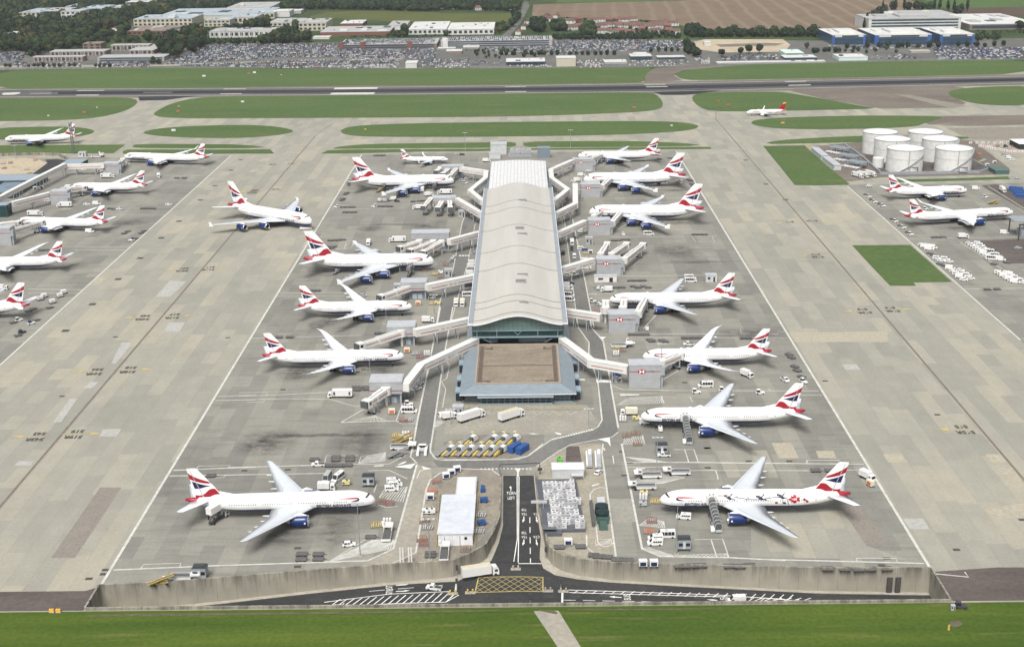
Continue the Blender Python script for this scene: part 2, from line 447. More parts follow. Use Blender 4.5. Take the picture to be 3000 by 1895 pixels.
grass([('g',972,930),('g',1390,927),('g',1690,1192),('g',1412,1197),('g',1432,1221),('g',1245,1220),('g',1120,1090)],0)
grass([('g',1280,458),('g',1700,450),('g',2090,436),('g',2110,455),('g',1700,467),('g',1290,478)],0)
gsheet('old_paving','c',[(760,645),(900,622),(1900,612),(1990,622),(1870,668),(2000,730),(1900,762),(1400,768),(1000,700)],.08,m_oldtar)
gsheet('old_paving','c',[(1500,668),(1600,672),(2000,745),(1900,768)],.10,m_shoulder)
gsheet('old_paving','c',[(1640,840),(1850,820),(2480,812),(2480,880),(2000,892),(1740,880)],.08,m_oldtar)
gsheet('old_paving','c',[(1860,905),(2480,895),(2480,990),(2040,985)],.08,m_shoulder)
msheet('old_paving',[('b',2210,482),('c',430,459),('c',0,500),('b',2340,530),('c',0,570),('b',2140,588),('b',2130,530)],.08,m_oldtar)
for pts_ in([('l',560,1098),('l',1200,1092),('l',2400,1076),('n',0,1432),('n',60,1420),('l',1800,1070),('l',700,1082)],[('n',195,1424),('n',290,1440),('n',385,1462),('n',392,1440),('n',330,1420)],[('o',1275,1355),('o',1330,1345),('o',1365,1370),('o',1320,1395),('o',1270,1385)],[('n',450,1412),('n',1300,1412),('n',2340,1398),('o',900,1262),('o',0,1268),('n',1300,1424),('n',500,1424)]):msheet('bare_earth',pts_,.075,noisy_mat('bare_earth_soil',(.085,.072,.048),(.125,.108,.075),.4,1.2,c3=(.06,.08,.02)),1)
w=MB()
w.strip([(-130.8,344.6,0),(-130.8,1030,0)],.95,.08)
w.strip([(124.4,350,0),(124.4,1026,0)],.95,.08)
w.strip([(-238,470,0),(-238,1032,0)],.9,.08)
w.strip([(229.6,560,0),(229.6,890,0)],.8,.08)
w.strip([G('o',1160,1050),G('o',1395,1073),G('o',1370,1040)],.5,.07)
def L(fr,pts,wd=.45,z=.08):w.strip([G(fr,x,y)for x,y in pts],wd,z)
L('l',[(800,770),(1500,740),(2050,722),(2408,712)],.7)
L('l',[(990,762),(1015,730),(1278,722),(1265,752)],.35);L('l',[(1225,68),(1600,50),(1640,46),(2300,28)],.6);L('l',[(1200,107),(1590,100),(2300,88)],.5)
L('l',[(1385,58),(1405,37),(1628,32),(1610,48)],.3);L('l',[(1595,100),(1575,118),(1500,120)],.3)
L('h',[(1940,797),(2282,780)],.4);L('h',[(1920,832),(2282,825)],.5);L('h',[(1545,1452),(2282,1425)],.55);L('h',[(1510,1503),(2282,1490)],.45)
L('h',[(1750,1440),(1770,1415),(2050,1410),(2040,1430)],.3)
L('i',[(0,825),(250,820),(800,792),(830,790)],.45);L('i',[(0,862),(400,850),(830,852),(880,862),(1000,900),(1080,920),(1130,918)],.4)
L('i',[(0,795),(270,790),(250,822)],.3);L('i',[(75,882),(230,882),(235,862)],.3)
L('i',[(85,290),(1140,262)],.45);L('i',[(0,1485),(690,1468)],.5)
L('i',[(950,1068),(1160,945)],.5);L('i',[(950,1070),(1460,1055),(1500,1080)],.6);L('i',[(1460,1055),(1520,890)],.4)
for xx in(1000,1060,1110,1160,1210,1250,1300,1350,1400):L('i',[(1262,1005),(xx,1066)],.3)
L('i',[(1500,1080),(1655,1080),(1660,1050),(1560,1065)],.4)
L('e',[(690,578),(1180,572)],.4);L('e',[(640,545),(740,544)],.4);L('e',[(190,1248),(830,1240)],.4);L('e',[(165,1272),(700,1270)],.35)
L('e',[(640,850),(720,846),(700,895)],.3);L('e',[(620,895),(760,890),(770,850)],.3)
L('d',[(1000,430),(1530,430)],.4);L('d',[(1130,465),(1430,465)],.35);L('d',[(880,665),(1240,655)],.4);L('d',[(860,708),(1190,712)],.4)
L('d',[(440,940),(930,940)],.5);L('d',[(540,965),(900,965)],.5);L('d',[(200,1245),(590,1250)],.5);L('d',[(200,1275),(560,1275)],.45)
L('f',[(1140,495),(1790,488)],.4);L('f',[(1190,800),(2037,795)],.5);L('f',[(1230,1110),(1990,1105)],.45);L('f',[(1300,1165),(1940,1160)],.35)
L('f',[(1230,750),(1320,700)],.35);L('f',[(1330,1055),(1420,990)],.35);L('f',[(1470,1515),(1550,1420)],.4);L('f',[(1840,800),(1870,840),(2020,838),(2000,800)],.3)
L('k',[(120,236),(1450,236)],.5);L('k',[(270,270),(1520,270)],.4);L('k',[(1110,192),(1120,228)],.3);L('k',[(1440,215),(1500,215)],.3);L('k',[(255,190),(370,68)],.45)
L('k',[(410,735),(1800,738)],.5);L('k',[(1640,778),(1830,776)],.45);L('k',[(1360,715),(1375,738)],.3);L('k',[(410,650),(560,562)],.4)
L('k',[(440,1368),(2200,1384)],.55);L('k',[(750,1440),(1700,1440)],.4);L('k',[(1690,1350),(1710,1380),(1990,1378),(1975,1352),(1690,1350)],.3)
L('k',[(520,1255),(700,1255),(740,1370)],.35);L('k',[(620,1258),(655,1368)],.35);L('k',[(410,785),(440,845)],.3);L('k',[(665,790),(690,840)],.3)
L('k',[(890,1440),(915,1505)],.3)
L('n',[(980,160),(1600,158),(2340,168)],.45);L('n',[(990,200),(1300,200)],.4);L('n',[(1500,232),(1750,225),(1765,305)],.4)
L('n',[(940,0),(1115,900),(1265,965),(1860,975),(2340,1000)],.75)
L('n',[(780,0),(770,80),(890,965)],.6);L('n',[(640,780),(640,880),(700,935)],.45)
L('n',[(720,700),(735,840),(760,870),(800,880),(840,870),(868,850)],.4);L('n',[(670,480),(670,430),(700,392),(760,372),(800,380)],.45)
L('n',[(1565,820),(1805,815),(1858,970)],.4);L('n',[(1705,818),(1755,970)],.4);L('n',[(1390,50),(1560,50),(1595,155)],.35);L('n',[(1480,50),(1515,155)],.35)
L('o',[(0,957),(1110,985)],.7);L('o',[(680,975),(675,952),(930,952),(940,980)],.35);L('o',[(0,340),(330,345),(720,350)],.5);L('o',[(100,390),(370,392),(740,385)],.4)
L('o',[(355,345),(365,325),(570,325),(575,345)],.3);L('m',[(0,1180),(300,1150),(600,1120)],.5)
L('m',[(0,1095),(400,1085),(640,975),(860,190)],.7);L('m',[(590,1130),(850,1010),(945,430),(980,340),(1080,270),(1260,232)],.6)
L('m',[(860,320),(890,250),(990,228)],.5);L('m',[(410,250),(600,245),(770,325)],.4);L('m',[(460,450),(490,370)],.35);L('m',[(480,560),(580,590),(680,580)],.4)
L('m',[(0,190),(20,110),(310,110)],.35);L('m',[(0,195),(600,188),(850,60)],.4);L('m',[(1265,232),(1550,240),(1640,300)],.5)
L('m',[(830,0),(800,120),(860,180)],.6)
L('g',[(1360,885),(2208,870)],.5);L('g',[(1760,1245),(2208,1238)],.5);L('g',[(1745,905),(2050,1100)],.35);L('g',[(1560,520),(1700,545)],.3)
L('g',[(1950,505),(2208,665)],.5)
L('e',[(1690,560),(1640,690),(1560,1100),(1470,1290),(1435,1500)],.5);L('e',[(1745,690),(1690,985),(1550,1480)],.4)
L('i',[(1870,0),(1760,560),(1655,1060),(1610,1330)],.7);L('i',[(1985,0),(1900,480),(1810,1100),(1775,1330),(1810,1390)],.6)
L('i',[(1905,480),(1955,540),(1930,660),(1880,690),(1920,760),(1890,930)],.35)
L('f',[(820,640),(850,860),(915,1380)],.45);L('f',[(885,640),(960,1000),(1060,1521)],.6)
L('j',[(1230,80),(1250,190),(1350,330),(1345,430),(1430,690),(1470,1050),(1430,1110),(1380,1140),(1180,1190),(1000,1230),(780,1380),(640,1410),(480,1415)],.6)
L('j',[(1360,100),(1370,190),(1480,310),(1620,1120)],.7);L('j',[(1620,1160),(1560,1205),(1180,1275),(1060,1340),(860,1480)],.5)
L('j',[(1560,725),(1660,765),(2218,775)],.45);L('j',[(1580,800),(1990,800)],.3)
L('j',[(0,1415),(480,1415)],.5);L('m',[(985,0),(985,80),(1040,140),(1110,155),(1800,145),(1900,110),(2030,0)],.6)
zz=[]
for k in range(9):zz+=[(340+k*105,1000),(395+k*105,965)]
L('j',zz,.3)
def hatch(fr,quad,n,wd=.35,slant=.35):
 a,b,c,d=[G(fr,x,y)for x,y in quad]
 for k in range(n):
  t=k/(n-1)
  w.strip([a.lerp(b,t),d.lerp(c,min(1,max(0,t+slant/n*2)))],wd,.08)
 w.strip([a,b,c,d,a],wd,.08)
hatch('m',[(40,1095),(640,970),(650,890),(380,890)],22,.35,3)
hatch('m',[(320,185),(560,160),(570,80),(340,120)],14,.3,2)
hatch('m',[(510,500),(730,540),(770,400),(560,420)],10,.3,1)
hatch('n',[(1120,900),(1280,968),(1390,960),(1150,880)],14,.3,1)
hatch('n',[(1090,700),(1310,720),(1300,665),(1170,640)],12,.28,1)
hatch('n',[(1020,350),(1290,340),(1480,290),(1160,230)],16,.3,1)
hatch('k',[(30,860),(430,845),(420,785),(120,800)],22,.25,1)
hatch('k',[(80,1210),(270,1210),(250,1130),(90,1150)],12,.25,1)
hatch('k',[(100,1320),(270,1370),(460,1365),(330,1340)],10,.3,1)
hatch('i',[(1820,1120),(1900,1075),(1880,1060),(1830,1050)],6,.25,1)
hatch('n',[(720,870),(855,850),(850,812),(715,820)],6,.25,2)
hatch('n',[(1450,968),(1850,970),(1840,940),(1430,955)],12,.28,1)
tag(w.build('apron_markings',m_whitef),'white lines painted on the apron',kind='structure')
big=MB()
big.poly([G('m',x,y,.125)for x,y in((650,212),(850,178),(805,228))]);big.poly([G('m',x,y,.125)for x,y in((905,205),(995,230),(920,235))])
big.poly([G('m',x,y,.125)for x,y in((1770,225),(1825,225),(1806,262),(1806,300),(1790,300),(1792,262))])
big.poly([G('j',x,y,.125)for x,y in((1430,1222),(1540,1206),(1550,1290),(1520,1250))]);big.poly([G('j',x,y,.125)for x,y in((1440,275),(1510,275),(1470,300))])
for k in range(9):big.strip([G('j',1415+k*0+25+k*26,676),G('j',1415+25+k*26+4,698)],.85,.125)if k%2==0 else None
for k in range(4):big.strip([G('j',1430+k*28,675),G('j',1436+k*28,700)],1.5,.125)
for k in range(3):big.strip([G('j',1253+k*22,668),G('j',1258+k*22,678)],1.0,.125)
for k in range(4):big.strip([G('e',1622+k*22,945),G('e',1626+k*22,954)],1.1,.125)
def words_on_ground(body,size,p,rz,stretch=1.0,mi=0,mb=None,z=.125):
 vs,fs=text_mesh(body,size,bold=size*(.04 if mb else .012))
 c,s_=cos(rz),sin(rz)
 (mb or big).add([(p[0]+x*c-y*stretch*s_,p[1]+x*s_+y*stretch*c,z if len(p)<3 else p[2])for x,y,_ in vs],fs,mi)
def arrow(fr,pts,z=.125):big.poly([G(fr,x,y,z)for x,y in pts])
arrow('m',[(460,200),(550,195),(552,203),(462,207)]);arrow('m',[(680,192),(735,165),(768,160),(745,178),(690,196)]);arrow('m',[(820,325),(830,285),(838,285),(828,325)])
arrow('j',[(790,1168),(830,1168),(880,1178),(830,1178)]);arrow('j',[(1025,1155),(1095,1172),(1085,1182),(1050,1175)])
arrow('k',[(50,766),(220,766),(220,773),(50,776)]);arrow('n',[(1060,208),(1140,206),(1140,212),(1062,218)]);arrow('n',[(680,355),(745,335),(748,345),(690,362)])
arrow('n',[(780,25),(800,45),(795,60),(785,45)]);arrow('n',[(860,100),(870,170),(876,170),(868,100)])
words_on_ground('SLOW',3.0,G('m',1050,188),radians(60));words_on_ground('SLOW',3.2,G('m',1935,155),radians(-20));words_on_ground('SLOW',3.0,G('j',1478,1168),radians(-20))
for k in range(16):big.strip([G('j',1010+k*24,1228-k*6),G('j',1022+k*24,1225-k*6)],1.1,.125)
for k in range(14):big.strip([G('m',1450+k*35,232-abs(k-7)*-.6),G('m',1468+k*35,232)],.8,.125)
tag(big.build('road_markings',m_white),'white arrows and words on the airside roads',kind='structure')
msheet('airside_road',[('e',1690,560),('e',1640,690),('e',1560,1100),('e',1470,1290),('e',1440,1500),('i',1750,560),('i',1655,1060),('i',1610,1330),('i',1780,1350),('i',1812,1090),('i',1900,480),('i',1985,0),('e',1600,1300),('e',1690,985),('e',1745,690),('e',1780,590)],.052,m_airside)
msheet('airside_road',[('f',770,470),('f',810,640),('f',845,860),('f',915,1380),('j',1245,190),('j',1350,330),('j',1405,640),('j',1470,1050),('j',1380,1140),('j',1180,1190),('j',1000,1230),('j',780,1380),('j',640,1415),('j',0,1425),('m',1000,150),('m',1060,215),('m',1640,240),('m',1960,210),('j',1060,1340),('j',1180,1275),('j',1560,1205),('j',1620,1160),('j',1480,330),('j',1370,190),('f',1040,1400),('f',960,1000),('f',885,640),('f',850,470)],.052,m_airside)
gsheet('airside_road','m',[(860,190),(640,975),(400,1088),(440,1120),(590,1128),(850,1008),(945,430),(1000,300),(990,228)],.064,m_path)
gsheet('service_yard','m',[(985,300),(945,430),(850,1010),(620,1130),(1180,1098),(1440,900),(1640,650),(1640,300),(1550,245),(1260,235)],.058,noisy_mat('worn_yard',(.20,.18,.15),(.26,.235,.19),.08,.8,c3=(.15,.135,.115)))
gsheet('service_yard','j',[(0,1250),(560,1150),(900,1260),(780,1375),(600,1408),(0,1405)],.058,noisy_mat('stained_yard',(.17,.15,.125),(.215,.195,.16),.1,.8))
gsheet('service_yard','n',[(640,0),(760,0),(780,120),(890,965),(1110,1010),(700,1010),(310,890),(215,500),(230,200),(450,30)],.058,noisy_mat('pier_yard',(.25,.23,.185),(.31,.285,.225),.1,.8))
gsheet('service_yard','n',[(465,20),(575,20),(600,165),(460,165)],.06,m_darktar)
gsheet('service_yard','j',[(60,905),(1330,905),(1440,1080),(1380,1135),(1180,1180),(0,1180),(30,1000)],.047,noisy_mat('lorry_yard',(.235,.225,.19),(.285,.27,.225),.07,.7))
def slab(fr,pts,mat,z=.058):gsheet('replaced_slab',fr,pts,z,mat)
m_pale=noisy_mat('new_concrete',(.325,.325,.302),(.355,.352,.325),.1,.7)
m_beige=noisy_mat('beige_concrete',(.325,.298,.235),(.35,.32,.25),.1,.7)
m_tarpatch=noisy_mat('tar_patch',(.20,.182,.158),(.22,.20,.172),.15,.9)
slab('l',[(705,187),(858,187),(528,683),(360,683)],m_tarpatch)
slab('h',[(915,1088),(1082,1083),(1040,1150),(880,1152)],m_pale);slab('h',[(620,815),(690,815),(545,1022),(475,1022)],m_pale);slab('h',[(1510,135),(1650,135),(1600,220),(1455,220)],m_pale)
slab('h',[(1085,315),(1180,318),(1030,505),(990,500)],m_pale);slab('h',[(810,665),(880,665),(820,722),(740,722)],m_pale);slab('h',[(165,1372),(300,1370),(275,1410),(130,1410)],m_pale)
slab('d',[(1220,1185),(1340,1190),(1225,1300),(1120,1300)],m_pale);slab('d',[(700,1155),(760,1160),(720,1210),(660,1210)],m_beige)
slab('g',[(845,630),(905,625),(1010,735),(930,735)],m_beige);slab('k',[(1540,220),(2408,215),(2408,308),(1590,308)],m_beige,.05)
slab('o',[(845,285),(965,285),(1002,338),(880,338)],m_beige);slab('o',[(1500,285),(1600,285),(1645,340),(1545,340)],m_beige);slab('o',[(970,697),(1105,697),(1145,765),(1020,765)],m_pale)
slab('k',[(2005,505),(2130,503),(2170,552),(2040,552)],m_pale);slab('o',[(1580,375),(1680,370),(1751,480),(1720,510),(1680,500)],m_beige);slab('o',[(1505,640),(1751,600),(1751,690),(1550,697)],m_beige)
slab('o',[(560,610),(690,600),(880,862),(735,862)],m_tarpatch);slab('k',[(1385,1195),(1560,1195),(1625,1330),(1450,1330)],m_beige);slab('k',[(1775,1265),(1930,1265),(1960,1330),(1800,1330)],m_beige)
slab('k',[(890,1265),(1340,1260),(1450,1500),(1000,1500)],m_apron,.05);slab('o',[(0,680),(640,640),(740,870),(1000,960),(0,945)],m_apron,.05)
slab('n',[(830,470),(1040,470),(1070,670),(850,675)],noisy_mat('grey_slab',(.24,.232,.20),(.27,.26,.225),.1,.7),.07)
gl=MB()
gl.strip([(-183,345,0),(-182.5,620,0),(-182,1120,0)],.9,.08)
gl.strip([(176,352,0),(177.5,700,0),(178.6,1180,0)],.9,.08)
gl.strip([(-182,1120,0),(-176,1180,0),(-150,1225,0),(-100,1245,0)],.6,.08);gl.strip([(178.6,1180,0),(186,1225,0),(215,1250,0)],.6,.08)
tag(gl.build('taxi_guide_lines',M('rubbered_line',(.16,.13,.105),.9,.2,.3)),'dark taxi guide lines worn into the lanes',kind='structure')
nb,ya=MB(),MB()
def block(fr,x,y,left,right):
 p=G(fr,x,y)
 for sgn,ws in((-1,left),(1,right)):
  if not ws:continue
  for k,t in enumerate(ws):
   words_on_ground(t,3.4,(p.x+sgn*7.2,p.y+(2.6 if k==0 else-2.9)+(sgn*1.0),.12),pi,1.15,0,nb)
  ya.strip([(p.x+sgn*1.5,p.y+sgn*1.0,0),(p.x+sgn*13,p.y+sgn*1.0,0)],.35,.08,1)
  ya.poly([(p.x+sgn*13,p.y+sgn+1.3,.105),(p.x+sgn*17.5,p.y+sgn,.105),(p.x+sgn*13,p.y+sgn-1.3,.105)][::sgn])
block('h',505,1140,['543','543R'],['519','519R']);block('h',1005,565,['544','544R'],['518','518R']);block('h',1415,85,['545','545R'],['517','517R'])
block('d',1412,1100,['546','546R'],['516','516R']);block('d',1890,545,['547','547R'],None)
block('g',1155,1395,['563','563R'],['564','564R']);block('g',805,1000,['562','562R'],None);block('g',610,765,['561'],['561R']);block('o',1475,118,['565','565R'],None)
block('e',200,225,['548'],['514']);block('e',70,430,['547'],['515'])
tag(nb.build('stand_numbers',m_black),'dark stand numbers painted on the taxi lanes',kind='structure')
tag(ya.build('taxi_arrows',[m_yellow,m_yellowf]),'yellow arrow heads painted beside the stand numbers',kind='structure')
dr=MB()
for fr,x,y in[('h',585,210),('d',665,1353),('d',850,1173),('d',1008,1022),('d',1160,876),('d',1285,757),('d',1440,604),('d',1545,502),('d',1660,390),('d',1730,315),('g',210,318),('g',353,490),('g',495,602)]:
 p=G(fr,x,y);dr.box(p.x,p.y,.02,3.4,3.4,.07)
for fr,x,y in[('h',1030,265),('h',553,793),('h',2030,272),('l',628,830),('l',745,768),('l',730,798),('o',1195,32),('o',1318,897),('o',1738,705),('k',1858,650),('k',820,1242),('k',1185,1357),('k',1543,1357),('k',823,1415),('k',620,665),('n',1672,37),('n',1010,162),('n',963,270),('n',943,67),('l',1725,68),('l',2030,62),('l',2100,615),('l',2100,745),('o',870,952),('o',838,997),('i',1100,600),('i',410,765),('i',1155,578)]:
 p=G(fr,x,y);dr.box(p.x,p.y,.02,2.2,1.4,.07)
tag(dr.build('drain_covers',m_black),'dark drain covers set in the concrete',kind='structure')
def stain_mat():
 m,nt,b=nodes_of('oil_stain');T=NT(nt)
 o=T.obj();x,y,_=T.xyz(o)
 r=T.m('SQRT',T.m('ADD',T.m('MULTIPLY',x,x),T.m('MULTIPLY',y,y)))
 P=T.pos()
 nz=T.noise(T.scale(P,.45,1,1),.30,6,.75)
 a=T.m('MULTIPLY',T.rng(r,.25,1.0,1,0),T.rng(nz,.36,.74))
 b.inputs['Base Color'].default_value=(.035,.034,.034,1);b.inputs['Roughness'].default_value=.8
 T.l(T.m('MULTIPLY',a,.72),b.inputs['Alpha'])
 return m
m_stain=stain_mat()
def stain(fr,x,y,sx,sy):
 p=G(fr,x,y)
 b=MB();b.poly([(cos(k*pi/8),sin(k*pi/8),0)for k in range(16)])
 o=b.build('oil_stain',m_stain);o.location=(p.x,p.y,.118+stain.n*.003);stain.n+=1;o.scale=(sx,sy,1)
 tag(o,'dark oil and tyre stains on the concrete stand',kind='structure')
stain.n=0
for s_ in[('i',1120,1240,12,22),('i',165,1265,9,14),('i',360,1245,9,14),('i',490,620,7,10),('i',630,620,7,10),('i',1300,580,11,11),('i',840,140,6,8),('i',730,170,6,7),('i',1340,90,7,8),('m',110,760,8,20),('f',1720,920,16,20),('f',1860,1000,22,5),('e',910,735,11,10),('e',1340,720,10,10),('e',640,1450,9,10),('e',1100,700,30,2.5),('i',700,1190,30,2.5),('d',900,770,16,9),('k',1180,230,18,8),('k',700,480,14,12),('g',1750,805,18,8),('g',1560,770,18,6),('f',1400,1470,12,12),('f',1700,430,18,6),('f',1750,690,22,7),('l',2000,540,14,7),('n',1500,540,12,10),('k',520,1040,16,8),('d',420,1085,22,9),('e',900,365,22,7),('e',620,1060,20,7)]:
 stain(*s_)
fl=MB()
nx,ny=70,8
def grid(x0,x1,y0,y1,nx,ny,dz=0.0):
 vs=[(x0+(x1-x0)*i/nx,y0+(y1-y0)*j_/ny,min(floor_z(x0+(x1-x0)*i/nx,y0+(y1-y0)*j_/ny),-.01)+dz)for j_ in range(ny+1)for i in range(nx+1)]
 fs=[(j_*(nx+1)+i,j_*(nx+1)+i+1,(j_+1)*(nx+1)+i+1,(j_+1)*(nx+1)+i)for j_ in range(ny)for i in range(nx)]
 fl.add(vs,fs)
grid(-131.5,124.8,NEAR_Y-.5,365.9,80,2)
grid(-14,9,366.0,420.55,2,20)
tag(fl.build('road',m_road),'dark asphalt road in the concrete cutting',kind='structure')
def wall_run(name,pts,label,par=.95,thick=.5,outward=1):
 b=MB()
 n=len(pts)
 offs=[]
 for k in range(n):
  a,c=Vector((*pts[max(k-1,0)],0)),Vector((*pts[min(k+1,n-1)],0))
  d=(c-a).normalized();nn=Vector((-d.y,d.x,0))*outward
  p=Vector((*pts[k],0));offs.append((p,p+nn*thick,p-nn*.12))
 rings=[]
 for(p,q,i),(x,y)in zip(offs,pts):
  zb=min(floor_z(x,y),-.05)-.1
  tp=par
  rings.append([(i.x,i.y,zb),(i.x,i.y,tp),(q.x,q.y,tp),(q.x,q.y,.0 if outward else .0),(p.x,p.y,-.3),(p.x,p.y,zb)])
 b.loft(rings,0)
 o=b.build(name,m_wall)
 return tag(o,label,'wall')
wall_run('retaining_wall',WALL_W,'tall stained concrete retaining wall west of the ramp road',outward=1)
wall_run('retaining_wall',WALL_E,'tall stained concrete retaining wall east of the ramp road',outward=1)
wall_run('retaining_wall',[(124.2,NEAR_Y),(-130.9,NEAR_Y)][::-1],'long low concrete parapet wall along the lawn',par=.9,outward=-1)
wall_run('retaining_wall',[(-130.9,NEAR_Y),(-130.9,344.2)],'short end wall of the cutting by the dark asphalt with yellow boxes',outward=1)
wall_run('retaining_wall',[(124.2,349.6),(124.2,NEAR_Y)],'short end wall of the cutting near the dark green cart',outward=1)
def verge(pts,wid):
 b=MB();n=len(pts);rings=[]
 for k in range(n):
  a,c=Vector((*pts[max(k-1,0)],0)),Vector((*pts[min(k+1,n-1)],0))
  d=(c-a).normalized();nn=Vector((d.y,-d.x,0))
  wk=wid[k]if isinstance(wid,list)else wid
  p=Vector((*pts[k],0));q=p+nn*wk
  z0,z1=min(floor_z(p.x,p.y),-.02),min(floor_z(q.x,q.y),-.02)
  rings.append([(p.x,p.y,z0-.1),(p.x,p.y,z0+.14),(q.x,q.y,z1+.14),(q.x,q.y,z1-.1)])
 b.loft(rings,0);tag(b.build('pavement',m_kerb),'narrow kerbed pavement at the foot of the wall',kind='structure')
verge(WALL_W,[1.6]*5+[2.2,3.2,2.6,2.0,1.4,1.0,.6])
verge(WALL_E,[.5,.6,.8,1.0,2.4,3.6,3.6,2.2,1.6,1.4,1.4,1.4])
rm=MB();rmy=MB()
def fstrip(mb,pts,wd):
 out=[]
 for p,q in zip(pts,pts[1:]):
  n=max(1,int((q-p).length/1.6))
  for k in range(n+1):
   r=p.lerp(q,k/n);r.z=min(floor_z(r.x,r.y),-.01)+.05
   if not out or(r-out[-1]).length>.01:out.append(r)
 mb.strip(out,wd)
def LF(fr,pts,wd=.3,mb=None):fstrip(mb or rm,[Gf(fr,x,y)for x,y in pts],wd)
LF('m',[(1808,300),(1804,880),(1800,1100)],.3);LF('m',[(1790,300),(1792,880),(1760,1090)],.3)
rm.dash(Gf('m',1908,680),Gf('m',1914,1105),.28,3.6,2.6);LF('m',[(1800,1110),(2030,1110)],.5)
rm.dash(Gf('m',1100,1310),Gf('m',360,1370),.25,5,4)
LF('m',[(1232,1250),(1216,1380)],.5);LF('m',[(1160,1368),(600,1392),(0,1468)],.35);LF('m',[(1250,1400),(1130,1466),(640,1480),(0,1515)],.35);LF('l',[(1860,1050),(2408,1010)],.3)
for k in range(17):
 t=k/16
 LF('m',[(1130-t*1080,1466+t*42),(1230-t*1080,1372+t*68*(1 if t<1 else 1))],.35)
for k in range(8):LF('l',[(2380-k*64,1040+k*2),(2430-k*64,1000+k*8)],.3)
LF('n',[(485,1250),(1700,1290),(2340,1330)],.35);LF('n',[(490,1272),(1300,1295),(1850,1310)],.35)
for k in range(24):LF('n',[(525+k*80,1278+k*2.3),(570+k*80,1252+k*1.7)],.3)
for k in range(8):LF('n',[(2010+k*95,1356+k*2),(2080+k*95,1312+k*5)],.3)
for k in range(6):LF('o',[(20+k*62,1225),(75+k*62,1206)],.3)
LF('o',[(0,1200),(370,1228)],.3)
for k in range(7):LF('n',[(440+k*168,1336+k*3.3),(545+k*168,1338+k*3.3)],.25)
LF('n',[(432,1275),(430,1400)],.6)
def ftext(body,fr,x,y,size,rz,stretch):
 p=Gf(fr,x,y)
 vs,fs=text_mesh(body,size,bold=size*.006)
 c,s_=cos(rz),sin(rz)
 out=[]
 for a,b,_ in vs:
  X,Y=p.x+a*c-b*stretch*s_,p.y+a*s_+b*stretch*c
  out.append((X,Y,min(floor_z(X,Y),-.01)+.05))
 rm.add(out,fs)
ftext('TURN','m',1738,458,1.3,0,2.2);ftext('LEFT','m',1736,503,1.3,0,2.2)
for yy in(0,213):
 ftext('T5B','m',1855,610+yy,1.05,pi,2.0);ftext('T5A','m',1857,648+yy,1.05,pi,2.0);ftext('CTA','m',1970,648+yy,1.05,pi,2.0)
 rm.poly([Gf('m',x,y+yy)for x,y in((1848,672),(1858,672),(1858,702),(1862,705),(1842,728),(1838,700),(1848,702))])
 rm.poly([Gf('m',x,y+yy)for x,y in((1963,672),(1973,672),(1975,702),(1982,700),(1980,732),(1962,708),(1966,702))])
rm.poly([Gf('m',x,y)for x,y in((1733,440),(1727,440),(1730,415),(1718,402),(1732,390),(1738,405))])
rm.poly([Gf('m',x,y)for x,y in((665,1308),(745,1300),(745,1294),(795,1296),(755,1308),(665,1314))]);rm.poly([Gf('m',x,y)for x,y in((665,1364),(745,1360),(745,1354),(795,1357),(755,1368),(665,1370))])
rm.poly([Gf('n',x,y)for x,y in((940,1316),(880,1313),(880,1318),(832,1306),(880,1300),(880,1306),(940,1310))]);rm.poly([Gf('n',x,y)for x,y in((1760,1340),(1715,1340),(1668,1331),(1715,1328),(1760,1335))])
for fr,x,y in(('m',600,1315),('m',600,1370)):
 ftext('BUS',fr,x,y,2.0,-pi/2,1.5)
for fr,x,y in(('n',990,1312),('n',1820,1342)):ftext('BUS',fr,x,y,2.0,pi/2,1.5)
tag(rm.build('road_lines',m_white),'white lane lines, arrows and words on the sunken road',kind='structure')
a,b_,c,d=Gf('m',1400,1378),Gf('m',2030,1368),Gf('m',2030,1236),Gf('m',1432,1236)
fstrip(rmy,[a,b_,c,d,a],.34)
def bi(u,v):return a.lerp(b_,u).lerp(d.lerp(c,u),v)
NU=8
for k in range(-3,NU):
 for sg in(1,-1):
  u0,u1=k/NU,(k+3)/NU
  v0,v1=0.0,1.0
  if u0<0:v0=-u0/(u1-u0);u0=0
  if u1>1:v1=v0+(1-u0)/(3/NU)if v0==0 else v1;v1=min(1,(1-k/NU)/(3/NU));u1=1
  if sg<0:v0,v1=1-v0,1-v1
  fstrip(rmy,[bi(u0,v0),bi(u1,v1)],.17)
tag(rmy.build('yellow_box_junction',M('box_yellow',(.40,.33,.13),.8,.2,.5)),'yellow criss-cross box painted on the junction',kind='structure')
